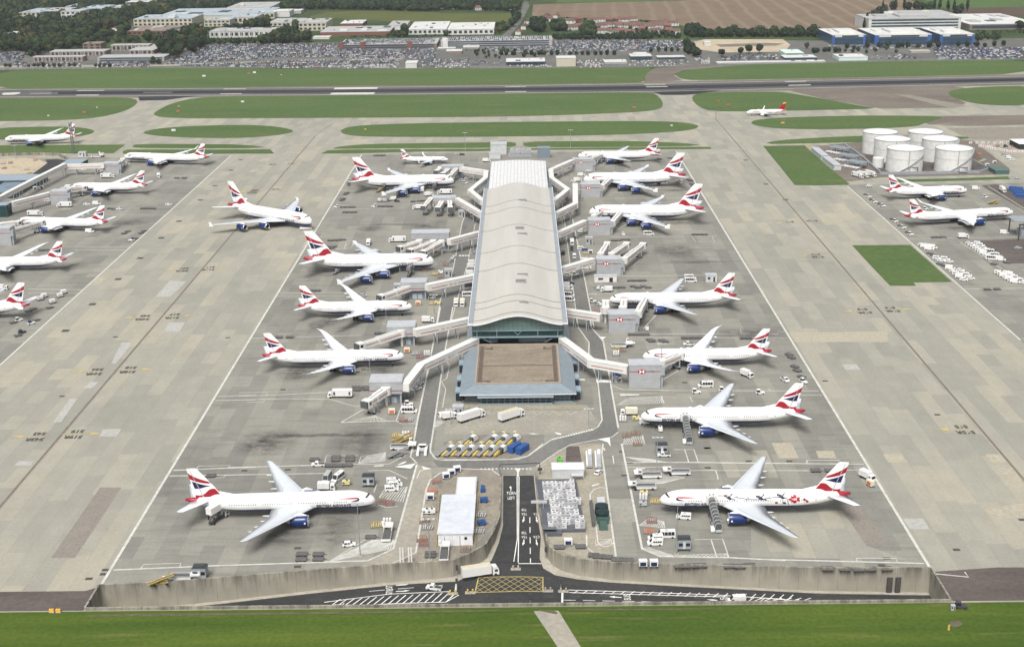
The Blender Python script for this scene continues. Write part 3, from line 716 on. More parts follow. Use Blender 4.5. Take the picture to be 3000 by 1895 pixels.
SPEC={'772':dict(L=63.7,w=3.1,h=3.1,c=5.35,nose=8.6,tail=21.0,span=60.9,wr=(-20.6,14.2),sweep=33.5,kink=.36,tip=2.0,kch=8.6,dih=6.2,zw=3.7,raked=0,wl=None,eng=[(9.7,-21.5,2.7,2.0,6.1)],tail_h=18.5,fin=(-50.2,9.8,3.4,8.9),stab=(-54.2,7.4,2.6,21.5,6.0,37),gx=-32.8,gy=5.5,ng=-6.0,bog=3,text=(-8.0,-19.6,.95),sq=1.0,wc='grey',tx=.16),'788':dict(L=56.7,w=2.89,h=2.98,c=5.1,nose=7.8,tail=18.0,span=60.1,wr=(-17.6,12.6),sweep=34,kink=.34,tip=.45,kch=7.4,dih=7.5,zw=3.5,raked=1,wl=None,eng=[(9.7,-18.6,2.5,1.85,5.5)],tail_h=17.0,fin=(-44.4,9.0,3.2,8.0),stab=(-48.4,6.3,2.0,19.8,5.6,38),gx=-28.0,gy=4.9,ng=-5.2,bog=2,text=(-7.2,-17.2,.88),sq=.95,wc='white',tx=.10),'789':dict(L=62.8,w=2.89,h=2.98,c=5.1,nose=7.8,tail=18.5,span=60.1,wr=(-20.6,12.6),sweep=34,kink=.34,tip=.45,kch=7.4,dih=7.5,zw=3.5,raked=1,wl=None,eng=[(9.7,-21.1,2.5,1.85,5.5)],tail_h=17.0,fin=(-50.4,9.0,3.2,8.0),stab=(-54.4,6.3,2.0,19.8,5.6,38),gx=-31.5,gy=4.9,ng=-5.2,bog=2,text=(-7.4,-17.8,.90),sq=.95,wc='white',tx=.10),'351':dict(L=73.8,w=2.98,h=3.05,c=5.2,nose=8.0,tail=20.0,span=64.7,wr=(-25.6,13.6),sweep=33.5,kink=.36,tip=1.2,kch=8.0,dih=5.5,zw=3.5,raked=0,wl='curl',eng=[(10.4,-25.2,2.6,1.95,6.3)],tail_h=17.1,fin=(-60.0,9.4,3.2,8.1),stab=(-64.2,6.6,2.2,18.8,5.6,36),gx=-37.5,gy=5.3,ng=-5.4,bog=3,text=(-8.0,-19.0,.9),sq=.95,wc='white',tx=.10),'388':dict(L=72.7,w=3.57,h=4.2,c=6.15,nose=9.2,tail=26.0,span=79.7,wr=(-19.6,19.4),sweep=36,kink=.38,tip=3.4,kch=11.6,dih=5.2,zw=3.9,raked=0,wl='fence',eng=[(14.9,-23.6,2.75,1.95,6.3),(25.7,-32.3,3.3,1.95,6.3)],tail_h=24.1,fin=(-54.2,13.0,5.2,10.6),stab=(-58.6,10.2,3.6,30.4,7.0,37),gx=-34.5,gy=6.0,ng=-5.3,bog=4,text=(-11.6,-26.6,1.35),sq=1.25,wc='grey',tx=.14),'320':dict(L=37.6,w=1.98,h=2.07,c=3.55,nose=5.4,tail=12.5,span=34.6,wr=(-11.8,7.2),sweep=27,kink=.38,tip=1.6,kch=4.3,dih=5.2,zw=2.35,raked=0,wl='shark',eng=[(5.75,-12.0,1.75,1.15,3.6)],tail_h=11.8,fin=(-29.2,6.2,2.3,5.6),stab=(-31.6,4.2,1.5,12.4,4.1,31),gx=-17.8,gy=3.8,ng=-5.0,bog=1,text=(-5.4,-12.2,.62),sq=.62,wc='grey',tx=.10),}
m_wpaint=M('white_gloss_paint',(.72,.72,.71),.28,.03,.3,spec=.5)
m_wing={'grey':M('grey_wing_paint',(.50,.53,.56),.35,.05,.4,spec=.5),'white':M('pale_wing_paint',(.66,.69,.72),.32,.04,.4,spec=.5)}
m_navy=M('navy_blue_paint',(.006,.024,.112),.25,.06,.3,spec=.5)
m_red=M('livery_red',(.30,.011,.024),.35,.05,.4)
m_blue=M('livery_blue',(.008,.012,.065),.35,.05,.4)
m_steel=M('bare_metal',(.55,.56,.58),.3,.08,1.5,metal=.8)
m_dark=M('dark_rubber',(.022,.022,.024),.8,.15,1.0)
m_fan=M('fan_disc',(.03,.032,.036),.4,.2,1.0,metal=.4)
m_strut=M('undercarriage_grey',(.30,.31,.32),.5,.1,1.0)
m_glass=M('cockpit_glass',(.012,.014,.018),.12,.1,1.0,spec=.6)
m_navytext=M('navy_lettering',(.006,.009,.035),.4,.05,.5)
m_doorline=M('door_outline',(.36,.37,.40),.5,.05,.5)
m_iberia_y=M('tail_yellow',(.70,.42,.04),.35,.05,.4)
m_panel=M('wing_panel_grey',(.40,.42,.44),.4,.05,.4)
def fuse_mat(key,S,livery):
 m,nt,b=nodes_of('fuselage_paint_'+{'772':'long','788':'short','789':'medium','351':'longest','388':'double_deck','320':'small'}[key]+livery);T=NT(nt)
 x,y,z=T.xyz(T.obj())
 col=None
 rows=[(S['c']+.16*S['h'],S['h']*.060)]if key!='388' else[(S['c']+.40*S['h'],.24),(S['c']-.08*S['h'],.24)]
 win=None
 fx=T.m('LESS_THAN',T.m('FRACT',T.m('DIVIDE',x,.80)),.42)
 gap=T.m('GREATER_THAN',T.m('FRACT',T.m('MULTIPLY_ADD',x,.085,.35)),.16)
 rngx=T.m('MULTIPLY',T.m('LESS_THAN',x,-S['nose']*1.02),T.m('GREATER_THAN',x,-(S['L']-S['tail']*.55)))
 for zc,hh in rows:
  r=T.m('LESS_THAN',T.m('ABSOLUTE',T.m('SUBTRACT',z,zc)),hh+.04)
  win=r if win is None else T.m('MAXIMUM',win,r)
 wf=T.m('MULTIPLY',T.m('MULTIPLY',win,fx),T.m('MULTIPLY',gap,rngx))
 nz=T.rng(T.noise(T.scale(T.obj(),.5,1,.6),.55,5,.65),.3,.72,1.02,.90)
 vm=T.n('ShaderNodeVectorMath',operation='SCALE');vm.inputs[0].default_value=(.71,.71,.70);T.l(nz,vm.inputs['Scale'])
 col=T.mix(T.m('MULTIPLY',wf,.8),vm.outputs[0],(.06,.07,.09))
 if livery=='':
  bl=S['c']-.46*S['h']
  line=T.m('SUBTRACT',z,bl)
  rise=T.m('MULTIPLY',T.m('MAXIMUM',T.m('SUBTRACT',-(S['L']-S['tail']*.75),x),0.0),.02)
  belly=T.m('LESS_THAN',line,rise)
  col=T.mix(belly,col,(.010,.020,.11))
  xt=-S['L']+S['fin'][1]*.34
  edge=T.m('ADD',T.m('SUBTRACT',x,xt),T.m('MULTIPLY',T.m('SUBTRACT',S['c']+.35*S['h'],z),.9))
  cone=T.m('LESS_THAN',edge,0.0)
  col=T.mix(cone,col,(.30,.011,.024))
 else:
  xt=-S['L']+S['fin'][1]*.75
  edge=T.m('ADD',T.m('SUBTRACT',x,xt),T.m('MULTIPLY',T.m('SUBTRACT',z,S['c']+.9*S['h']),-1.3))
  col=T.mix(T.m('LESS_THAN',edge,0.0),col,(.55,.015,.02))
 T.l(col,b.inputs['Base Color']);b.inputs['Roughness'].default_value=.28;b.inputs['Specular IOR Level'].default_value=.5
 return m
def make_airliner(key,name,livery='',blossom=False):
 S=SPEC[key];L,W,H,C=S['L'],S['w'],S['h'],S['c'];Ln,Lt=S['nose'],S['tail']
 root=thing(name,'','airliner')
 def sec(x):
  """half width, half height, centre height of the fuselage at x (<=0)"""
  d=-x
  if d<Ln:
   s_=max(d/Ln,0.0);k=sqrt(max(0,1-(1-s_)**2.1))**.96
   kt=k
   return W*kt,H*kt,C-H*.20*(1-s_)**1.6
  e=L-d
  if e<Lt:
   s_=max(e/Lt,0);k=.135+.865*(1-(1-s_)**1.75)
   return W*k,H*k,C+H*(1-k)*.66
  return W,H,C
 def surf(x,z,side,push=.03):
  hw,hh,zc=sec(x)
  q=max(0.0,1-((z-zc)/(hh+1e-6))**2)
  return(x,side*(hw*sqrt(q)+push),z)
 def surf_a(x,a,push=.03):
  hw,hh,zc=sec(x)
  return(x,(hw+push)*sin(a),zc+(hh+push)*cos(a))
 NS=32
 xs=[-Ln*(1-cos(k/12*pi/2))for k in range(1,12)]+[-Ln-(L-Ln-Lt)*k/8 for k in range(9)]+[-(L-Lt)-Lt*k/12 for k in range(1,13)]
 rings=[[(xs[0]*.12,0.02*sin(2*pi*k/NS),sec(-.05)[2]+.02*cos(2*pi*k/NS))for k in range(NS)]]
 for x in xs:
  hw,hh,zc=sec(x)
  rings.append([(x,hw*sin(2*pi*k/NS),zc+hh*cos(2*pi*k/NS))for k in range(NS)])
 fb=MB();fb.loft(rings,0)
 fx0,fx1=S['wr'][0]+3,S['wr'][0]-S['wr'][1]-4
 fr_=[]
 for k in range(9):
  t=k/8;q=sin(pi*min(max(t,.02),.98))**.5
  fr_.append([(fx0+(fx1-fx0)*t,W*1.08*q*sin(a),C-H*.62+(H*.52)*q*cos(a))for a in[2*pi*i/16 for i in range(16)]])
 fus=fb.build('fuselage',fuse_mat(key,S,livery),root,True)
 f2=MB();f2.loft(fr_,0);f2.build('wing_fairing',m_navy if livery=='' else m_wpaint,root,True)
 cg=MB();n=12;sc_=H/3.1
 for i in range(n):
  a0,a1=[radians(-52+104*(i+t)/n)for t in(.06,.94)]
  def xf(a):return-(1.75+1.05*abs(a)**1.6)*sc_
  for a,b_ in((a0,a1),):
   xa,xb=xf(a),xf(b_)
   cg.quad(surf_a(xa,a),surf_a(xb,b_),surf_a(xb-.62*sc_,b_*.93),surf_a(xa-.62*sc_,a*.93))
 cg.build('cockpit_window',m_glass,root)
 zd=C+.02*H
 dxs=[-Ln*.80,-(L*.30),-(L*.63),-(L-Lt*.62)]if key!='320' else[-Ln*.95,-(L-Lt*.72)]
 if key=='388':dxs=[-Ln*1.0,-L*.27,-L*.42,-L*.6,-(L-Lt*.7)]
 for side in(1,-1):
  for dx in dxs:
   d=MB();t_=.10
   for(xa,xb,za,zb)in((-.6,-.6+t_,-.95,.95),(.6-t_,.6,-.95,.95),(-.6,.6,.95-t_,.95),(-.6,.6,-.95,-.95+t_)):
    d.quad(surf(dx+xa,zd+za,side),surf(dx+xb,zd+za,side),surf(dx+xb,zd+zb,side),surf(dx+xa,zd+zb,side))
   d.build('door',m_doorline,root)
 half=S['span']/2;xr,cr=S['wr'];tl=tan(radians(S['sweep']))
 yb=W*.86
 def airfoil(x0,ch,y,z,th,up=None):
  P_=[(0,0),(.03,.55),(.12,.95),(.35,1.0),(.65,.62),(1.0,.04),(.65,-.30),(.35,-.48),(.12,-.48),(.03,-.30)]
  return[(x0-a*ch,y+(b_*th*ch*.5)*(-up[0]if up else 0),z+b_*th*ch*.5*(up[1]if up else 1))for a,b_ in P_]
 for side in(1,-1):
  def LE(y):return xr-(y-yb)*tl
  def Z(y):return S['zw']+(y-yb)*tan(radians(S['dih']))-(0.0 if key!='388' else .0008*(y-yb)**2)+(.0016*(y-yb)**2 if S['raked']else 0)
  yk=half*S['kink']
  st=[]
  ytip=half*(.885 if S['raked']else(.955 if S['wl']=='curl' else 1.0))
  tipc=S['tip']if not S['raked']else 2.5
  def ch(y):
   if y<=yk:return cr+(S['kch']-cr)*(y-yb)/(yk-yb)
   return S['kch']+(tipc-S['kch'])*(y-yk)/(ytip-yk)
  ys=[0.0,yb,(yb+yk)/2,yk,yk+(ytip-yk)*.33,yk+(ytip-yk)*.66,ytip-.02*half,ytip]
  for y in ys:
   yy=max(y,yb*.2)
   c_=ch(max(y,yb));th=.135-.05*min(1,y/ytip)
   if y>=ytip and not S['raked']and S['wl']is None:c_*=.45;x0=LE(y)-tipc*.5
   else:x0=LE(max(y,yb))+(0 if y>=yb else .0)
   st.append(airfoil(x0,c_,side*yy,Z(max(y,yb)),th))
  if S['raked']:
   st.append(airfoil(LE(ytip)-(half*.06)*1.15,1.65,side*half*.95,Z(half*.95)+.1,.08))
   st.append(airfoil(LE(ytip)-(half*.115)*1.5,.35,side*half,Z(half)+.3,.08))
  wl_mats=m_wing[S['wc']]
  wb=MB();wb.loft(st if side>0 else[r[::-1]for r in st],0)
  for fy in((.24,.40,.56,.70)if key!='320' else(.30,.48,.66)):
   y=half*fy;c_=ch(y);xte=LE(y)-c_;z0=Z(y)-.25
   wb.tube((xte+c_*.35,side*y,z0-.25),(xte-.2*c_**.5,side*y,z0-.35),.32,.42,6,0);wb.tube((xte-.2*c_**.5,side*y,z0-.35),(xte-.75*c_**.5,side*y,z0-.15),.42,.06,6,0)
  wing=wb.build('wing',wl_mats,root,True)
  pm=MB()
  def top(y,f_):
   c_=ch(y);return(LE(y)-f_*c_,side*y,Z(y)+c_*(.135-.05*y/ytip)*.5*(1.02 if f_<.5 else(.66 if f_<.7 else .42))+.05)
  for y0,y1 in zip(ys[2:-2],ys[3:-1]):
   q=[top(y0,.76),top(y1,.76),top(y1,.79),top(y0,.79)]
   pm.quad(*(q if side<0 else q[::-1]))
   if S['wc']=='grey':
    q=[top(y0,.16),top(y1,.16),top(y1,.19),top(y0,.19)];pm.quad(*(q if side<0 else q[::-1]))
  pm.build('flap_line',m_panel,wing)
  if S['wl']=='fence':
   fb_=MB();zt=Z(half);x0=LE(half)
   fb_.prism([(0,0)],0,0)if False else None
   prof=[(x0+.2,zt-.9),(x0-1.6,zt+1.5),(x0-3.4,zt+1.6),(x0-3.0,zt),(x0-3.2,zt-1.3)]
   fb_.loft([[(a,side*(half-.05),b_)for a,b_ in prof],[(a,side*(half+.12),b_)for a,b_ in prof]])
   fb_.build('winglet',m_wpaint,wing)
  elif S['wl']=='curl':
   r=[]
   for k,(dy,dz,dx,c_,ang)in enumerate(((0,0,0,1.25,0),(1.0,.35,-.9,1.15,25),(1.6,1.1,-1.9,1.0,55),(1.85,2.2,-3.2,.7,75),(1.95,2.9,-4.2,.3,85))):
    a=radians(ang);r.append(airfoil(LE(ytip)+dx,c_,side*(ytip+dy),Z(ytip)+dz,.09,(sin(a)*side,cos(a))))
   b2=MB();b2.loft(r if side>0 else[q[::-1]for q in r]);b2.build('winglet',m_wpaint,wing,True)
  elif S['wl']=='shark':
   r=[]
   for dy,dz,dx,c_,ang in((0,0,0,1.6,0),(.35,.35,-.5,1.3,45),(.5,1.2,-1.0,1.0,75),(.65,2.4,-1.7,.55,80)):
    a=radians(ang);r.append(airfoil(LE(ytip)+dx,c_,side*(ytip+dy),Z(ytip)+dz,.09,(sin(a)*side,cos(a))))
   b2=MB();b2.loft(r if side>0 else[q[::-1]for q in r]);b2.build('winglet',m_wpaint,wing,True)
  for(ey,ex,ez,er,el)in S['eng']:
   y=side*ey
   e=MB()
   prof=[(0.0,.86),(-.10,.93),(-.30*1,.985),(-el*.25,1.0),(-el*.55,.99),(-el*.85,.90),(-el,.80)]
   ring=lambda x,r:[(ex+x,y+er*r*sin(2*pi*k/24),ez+er*r*cos(2*pi*k/24))for k in range(24)]
   e.loft([ring(a,r)for a,r in prof],0,False,False)
   e.loft([ring(a,r)for a,r in((-el,.80),(-el+.4,.74),(-el+.9,.70))],1,False,True)
   en=e.build('engine',[m_navy if livery=='' else m_wpaint,m_dark],root,True)
   lip=MB();lip.loft([ring(-.34,.992),ring(-.10,.945),ring(.0,.88),ring(-.05,.82),ring(-.3,.785),ring(-.9,.78)],0,False,False);lip.build('intake_lip',m_steel,en,True)
   fan=MB();fan.loft([ring(-.92,.78),ring(-.80,.20),ring(-.25,.015)],0,True,True);fan.build('fan',m_fan,en,True)
   co=MB();co.loft([ring(-el+.9,.62),ring(-el-.9,.46),ring(-el-1.0,.40),ring(-el-2.1,.06)],0,False,True);co.build('exhaust_cone',m_steel,en,True)
   dot=MB();dot.box(ex-1.15,y+side*er*.985,ez-.30,.55,.10,.6);dot.build('cowl_latch',m_wpaint,en)
   py=MB();zt=Z(ey)-.1
   prof2=[(ex-el*.10,ez+er*.97),(ex-el*.45,ez+er*1.42),(LE(ey)-1.0,zt+.35),(LE(ey)-ch(ey)*.55,zt-.1),(ex-el-2.6,ez+er*.78),(ex-el*.9,ez+er*.60)]
   py.loft([[(a,y-.32,b_)for a,b_ in prof2],[(a,y+.32,b_)for a,b_ in prof2]]);py.build('pylon',m_wpaint,root)
 fx,fc,ft,fh=S['fin'];z0=C+H*.62;zt=S['tail_h'];hgt=zt-z0
 swf=(fc-ft)+(hgt*.62-(fc-ft))*.92
 swf=hgt*.80
 def finp(s_,t):
  c_=fc+(ft-fc)*t
  return(fx-swf*t-s_*c_,z0+hgt*t)
 def fth(s_,t):return(.5+(.12-.5)*t)*(W/3.1)*(sin(pi*min(1,max(0,s_))**.6)**.7*.9+.04)
 SS=[0,.03,.1,.25,.45,.65,.85,1.0]
 fin=MB()
 rf=[]
 for t in(-.06,0,.25,.5,.75,.97,1.0):
  q=[(finp(s_ if t<1 else .08+s_*.9,t)[0],fth(s_,t),finp(s_,t)[1])for s_ in SS]+[(finp(s_ if t<1 else .08+s_*.9,t)[0],-fth(s_,t),finp(s_,t)[1])for s_ in SS[-2:0:-1]]
  rf.append(q)
 fin.loft(rf,0)
 fin.add([(fx+fc*.42,0,C+H*.97),(finp(0,.24)[0]-.2,.05,finp(0,.24)[1]),(finp(.2,.0)[0],.25,C+H*.9),(finp(0,.24)[0]-.2,-.05,finp(0,.24)[1]),(finp(.2,0)[0],-.25,C+H*.9)],[(0,1,2),(0,4,3),(1,0,3)])
 fo=fin.build('tail_fin',m_wpaint if livery=='' else m_red,root,False)
 def band(nm,lo,hi,mt,s0=0.0,s1=1.0,n=14):
  for side in(1,-1):
   b=MB()
   for k in range(n):
    sa,sb=s0+(s1-s0)*k/n,s0+(s1-s0)*(k+1)/n
    m_=3
    for r in range(m_):
     pts=[]
     for s_,fl_ in((sa,r),(sb,r),(sb,r+1),(sa,r+1)):
      t=lo(s_)+(hi(s_)-lo(s_))*fl_/m_
      x,z=finp(s_,t);pts.append((x,side*(fth(s_,max(t,0))+.035),z))
     b.quad(*(pts if side<0 else pts[::-1]))
   b.build(nm,mt,fo)
 if livery=='':
  wv=lambda s_:sin(pi*s_)
  band('red_ribbon',lambda s:.50+.155*s-.035*wv(s),lambda s:.555+.30*s-.02*wv(s),m_red,.0,1.0)
  band('blue_ribbon',lambda s:.405-.06*s+.035*sin(2*pi*s)*.6,lambda s:.415+.19*(s**1.5),m_blue,.16,.92)
  band('red_ribbon',lambda s:.135-.155*s+.04*sin(2*pi*s),lambda s:.325-.20*s+.045*sin(2*pi*s),m_red,.0,1.0)
  rud=MB()
  for side in(1,-1):
   pts=[(finp(.70,.03)[0],side*(fth(.7,.05)+.05),finp(0,.03)[1]),(finp(.735,.03)[0],side*(fth(.7,.05)+.05),finp(0,.03)[1]),(finp(.735,.92)[0],side*(fth(.7,.9)+.05),finp(0,.92)[1]),(finp(.70,.92)[0],side*(fth(.7,.9)+.05),finp(0,.92)[1])]
   rud.quad(*pts)
  rud.build('rudder_hinge',m_doorline,fo)
 else:
  band('yellow_top',lambda s:.76+.08*s,lambda s:.995,m_iberia_y,.02,.98)
 sx,c0,c1,sp,zs,sw=S['stab']
 ts=tan(radians(sw))
 for side in(1,-1):
  b=MB();r=[]
  for y,c_ in((.3,c0),(sp/4,(c0+c1)/2),(sp/2-.4,c1*1.08),(sp/2,c1*.6)):
   r.append(airfoil(sx-y*ts,c_,side*y,S['c']+S['h']*.42+y*.11,.09))
  b.loft(r if side>0 else[q[::-1]for q in r]);b.build('tailplane',m_wing['white']if S['wc']=='white' or True else 0,root,True)
 g=MB();wr_=.55 if key!='320' else .42
 g.tube((S['ng'],0,wr_),(S['ng']-.3,0,C-H*.9),.16,.2,8,0)
 for sd in(-1,1):g.tube((S['ng'],sd*.28,wr_),(S['ng'],sd*.62,wr_),wr_,wr_,14,1)
 g.build('nose_gear',[m_strut,m_dark],root)
 wr2=.68 if key!='320' else .58
 spots=[(S['gx'],S['gy'])]if S['bog']<4 else[(S['gx'],S['gy']),(S['gx']-3.6,2.6)]
 for side in(1,-1):
  for gx,gy in spots:
   g=MB();nb_=min(S['bog'],3)
   g.tube((gx,side*gy,wr2),(gx+.2,side*gy,C-H*.45),.24,.3,8,0)
   if nb_>1:g.beam((gx-1.5*(nb_-1)*.5,side*gy,wr2),(gx+1.5*(nb_-1)*.5,side*gy,wr2),.3,.3,0)
   for k in range(nb_):
    xx=gx+(k-(nb_-1)/2)*1.5
    for sd in(-1,1):g.tube((xx,side*gy+sd*.42,wr2),(xx,side*gy+sd*.95,wr2),wr2,wr2,14,1)
   g.build('main_gear',[m_strut,m_dark],root)
 x0,x1,th_=S['text']
 body='BRITISH AIRWAYS' if livery=='' else 'IBERIA'
 vs,fs=text_mesh(body,1.0,'LEFT',.03)
 wmax=max(v[0]for v in vs)
 sx_=(x0-x1)/wmax
 zt_=C-.27*H if livery=='' else C+.38*H
 if key=='388':zt_=C-.34*H
 for side in(1,-1):
  b=MB()
  out=[]
  for a,c_,_ in vs:
   x=x0-a*sx_ if side>0 else x1+a*sx_
   out.append(surf(x,zt_+c_*th_*1.7,side,.06))
  b.add(out,fs if side>0 else fs);b.build('title_lettering',m_navytext if livery=='' else m_red,root)
  if livery=='':
   q=S['sq'];H0=H*.52
   def rib(nm,stations,mt):
    b2=MB()
    for(xa,la,ha),(xb,lb,hb)in zip(stations,stations[1:]):
     pts=[surf(-xa*q-Ln*.14,C+la*H,side,.04),surf(-xb*q-Ln*.14,C+lb*H,side,.04),surf(-xb*q-Ln*.14,C+hb*H,side,.04),surf(-xa*q-Ln*.14,C+ha*H,side,.04)]
     b2.quad(*(pts if side<0 else pts[::-1]))
    b2.build(nm,mt,root)
   rib('red_speed_ribbon',[(4.1,.44,.50),(4.6,.41,.57),(5.4,.41,.585),(7.0,.43,.57),(9.0,.455,.545),(11.6,.49,.50)],m_red)
   rib('blue_speed_ribbon',[(3.9,.26,.46),(4.3,.19,.42),(4.9,.17,.33),(5.6,.16,.26),(6.6,.15,.19)],m_blue)
 if key=='388':
  pass
 an=MB()
 an.box(-L*.30,0,C+H-.1,1.6,.25,.55,0,0,.5,.6)
 an.build('antenna',m_wpaint,root)
 if blossom:
  for side in(1,):
   br,fl_=MB(),MB()
   def s3(x,z,p=.05):return surf(x,z,side,p)
   def stroke(mb,pts,wd):
    for(xa,za),(xb,zb)in zip(pts,pts[1:]):
     n_=max(1,int(hypot(xb-xa,zb-za)/.5))
     for k in range(n_):
      t0,t1=k/n_,(k+1)/n_
      xa2,za2,xb2,zb2=xa+(xb-xa)*t0,za+(zb-za)*t0,xa+(xb-xa)*t1,za+(zb-za)*t1
      dx,dz=xb2-xa2,zb2-za2;q=hypot(dx,dz)+1e-6;ox,oz=-dz/q*wd/2,dx/q*wd/2
      mb.quad(s3(xa2+ox,za2+oz),s3(xa2-ox,za2-oz),s3(xb2-ox,zb2-oz),s3(xb2+ox,zb2+oz))
   def blob(mb,x,z,rx,rz,rot=0.0,p=.055,spike=0.0,n_=12):
    pts=[]
    for k in range(n_):
     a=2*pi*k/n_;r_=1+spike*(1 if k%2 else-1)
     u,v=rx*cos(a)*r_,rz*sin(a)*r_
     pts.append((x+u*cos(rot)-v*sin(rot),z+u*sin(rot)+v*cos(rot)))
    c_=s3(x,z,p);ring_=[s3(a,b_,p)for a,b_ in pts]
    mb.add([c_]+ring_,[(0,i+1,(i+1)%n_+1)for i in range(n_)])
   zb=C+.42*H
   stroke(br,[(-24.5,zb+.35),(-27.5,zb),(-30.5,zb-.35),(-33,zb-.35),(-36,zb+.05),(-38.4,zb+.35),(-41.5,zb+.2)],.20)
   for px,pz,qx,qz in((-26,.1,-25,.8),(-28,0,-29,-.8),(-29.5,-.2,-28.5,.7),(-35,-.1,-34.5,-.8),(-36.5,.1,-36,.8)):stroke(br,[(px,zb+pz),(qx,zb+qz)],.16)
   for px,pz in((-22.6,.25),(-33.2,.1),(-40.2,.45)):
    blob(br,px,zb+pz,1.15,.48,.5);blob(br,px+1.1,zb+pz+.45,.42,.34);stroke(br,[(px-.9,zb+pz-.3),(px-2.3,zb+pz-.7)],.24);stroke(br,[(px,zb+pz),(px-1.4,zb+pz+1.0)],.34)
   stroke(br,[(-42.3,zb-.6),(-42.6,zb-2.3)],.2);blob(br,-41.2,zb-1.6,.7,.35,.4)
   for k in range(9):
    a=2*pi*k/9;blob(fl_,-44.6+1.15*cos(a)+.3*cos(3*a),zb-.35+.85*sin(a),.62,.42,a,.06,.22)
   for px,pz in((-38.6,-1.5),(-48.8,-1.2),(-47.9,-.5)):blob(fl_,px,zb+pz,.55,.42,.3,.06,.2)
   br.build('painted_branch',m_navytext,root)
   fl_.build('painted_blossom',m_red,root)
   hb=MB();blob(hb,-44.6,zb-.35,.5,.4,0,.08);hb.build('blossom_heart',M('pale_pink',(.75,.42,.42),.4),root)
   st_=MB()
   stroke(st_,[(-19.0,zb+.75),(-22.4,zb+.75)],.6)
   st_.build('painted_seal',M('seal_pink',(.70,.30,.28),.4),root)
 return root
PROTO={}
def airliner(key,nose,tail,label,livery='',blossom=False,heading=None,group=None):
 """nose and tail tip survey points fix the position and heading"""
 S=SPEC[key]
 pn=G(*nose,S['c']-.2*S['h'])if len(nose)==3 else None
 zt=S['c']+S['h']*.62
 pt=G(*tail,zt)
 if pn is None:
  a=heading;pn=pt+Vector((cos(a),sin(a),0))*S['L']
 a=atan2(pn.y-pt.y,pn.x-pt.x)if heading is None else heading
 if nose and tail and heading is None:
  mid=(pn+pt)/2;half_=Vector((cos(a),sin(a),0))*S['L']/2
  loc=mid+half_
 else:loc=pt+Vector((cos(a),sin(a),0))*S['L']
 nm='double_deck_airliner' if key=='388' else('small_airliner' if key=='320' else 'airliner')
 kk=key+livery+str(blossom)
 if kk not in PROTO:PROTO[kk]=make_airliner(key,nm,livery,blossom);o=PROTO[kk]
 else:o=copy_tree(PROTO[kk])
 o.location=(loc.x,loc.y,0);o.rotation_euler=(0,0,a)
 o['label']=label;o['category']='airliner'
 if group:o['group']=group
 return o
GA='airliners parked around the pier'
GW='airliners at the western pier'
airliner('772',('m',462,520),('l',1318,268),'white twin-jet nearest the lawn on the west stands, white truck raised at its tail',group=GA)
airliner('789',('i',1512,455),('i',240,440),'white twin-jet parked just beyond the grey gate room with the glazed cab',group=GA)
airliner('788',('e',1232,1355),('e',345,1340),'short white twin-jet between a double-decker and another twin-jet, west stands',group=GA)
airliner('388',('e',1398,995),('e',398,965),'double-decker airliner docked to three bridges side by side, west of the pier',group=GA)
airliner('388',('e',1560,355),('e',778,335),'double-decker airliner beside the little single-aisle jet, west of the pier',group=GA)
airliner('320',('e',1527,185),('e',1148,172),'little white single-aisle jet with red white blue tail by the grass strip',group=GA)
airliner('388',('e',437,680),('d',1645,630),'double-decker airliner being towed along the taxi lane, slewed towards the camera',group='airliners on the move')
airliner('772',('f',940,155),('f',1580,128),'white twin-jet beside the gate box nearest the grass strip, east of the pier',group=GA)
airliner('388',('f',990,345),('f',1775,300),'farther of the two double-deckers east of the pier',group=GA)
airliner('388',('f',1042,605),('f',1912,565),'nearer of the two double-deckers east of the pier, one white van behind it',group=GA)
airliner('772',('f',1200,1300),('F',1727,692),'white twin-jet with its nose behind the gate box at the pier front',group=GA)
airliner('788',('k',265,435),('k',1370,378),'white twin-jet with curved swept wings and a white box van off its wing tip',group=GA)
airliner('772',('k',245,965),('k',1668,905),'plain white twin-jet with dark canopied steps at its side',group=GA)
airliner('772',('n',1280,480),('o',628,530),'white twin-jet painted with swallows and a red blossom',blossom=True,group=GA)
airliner('788',('g',1800,535),('g',1212,530),'shorter twin-jet parked in front of the white fuel tanks',group='airliners at the eastern stands')
airliner('351',('g',2162,690),('g',1312,715),'very long white twin-jet parked parallel in front of a shorter one, east side',group='airliners at the eastern stands')
airliner('789',('a',38,985),('a',548,955),'white twin-jet rolling along the taxiway with a mast in front of its tail',group='airliners on the move')
airliner('351',('a',860,1105),('a',1495,1105),'long white twin-jet on the western pier stand nearest the grass',group=GW)
airliner('788',('d',500,515),('d',1068,492),'white twin-jet second from the grass at the western pier',group=GW)
airliner('789',('d',110,760),('d',795,755),'white twin-jet at the western pier with a white box van under its tail',group=GW)
airliner('789',(),('d',480,1022),'white twin-jet with its nose cut off by the picture edge, western pier',heading=radians(179.5),group=GW)
airliner('772',(),('d',213,1350),'white airliner at the edge of which only the tail and rear body show',heading=radians(179.5),group=GW)
airliner('320',('c',447,795),('c',735,775),'small white airliner with red and yellow tail on the far taxiway','ib',group='airliners on the move')
AX=-3.0
m_roof=None
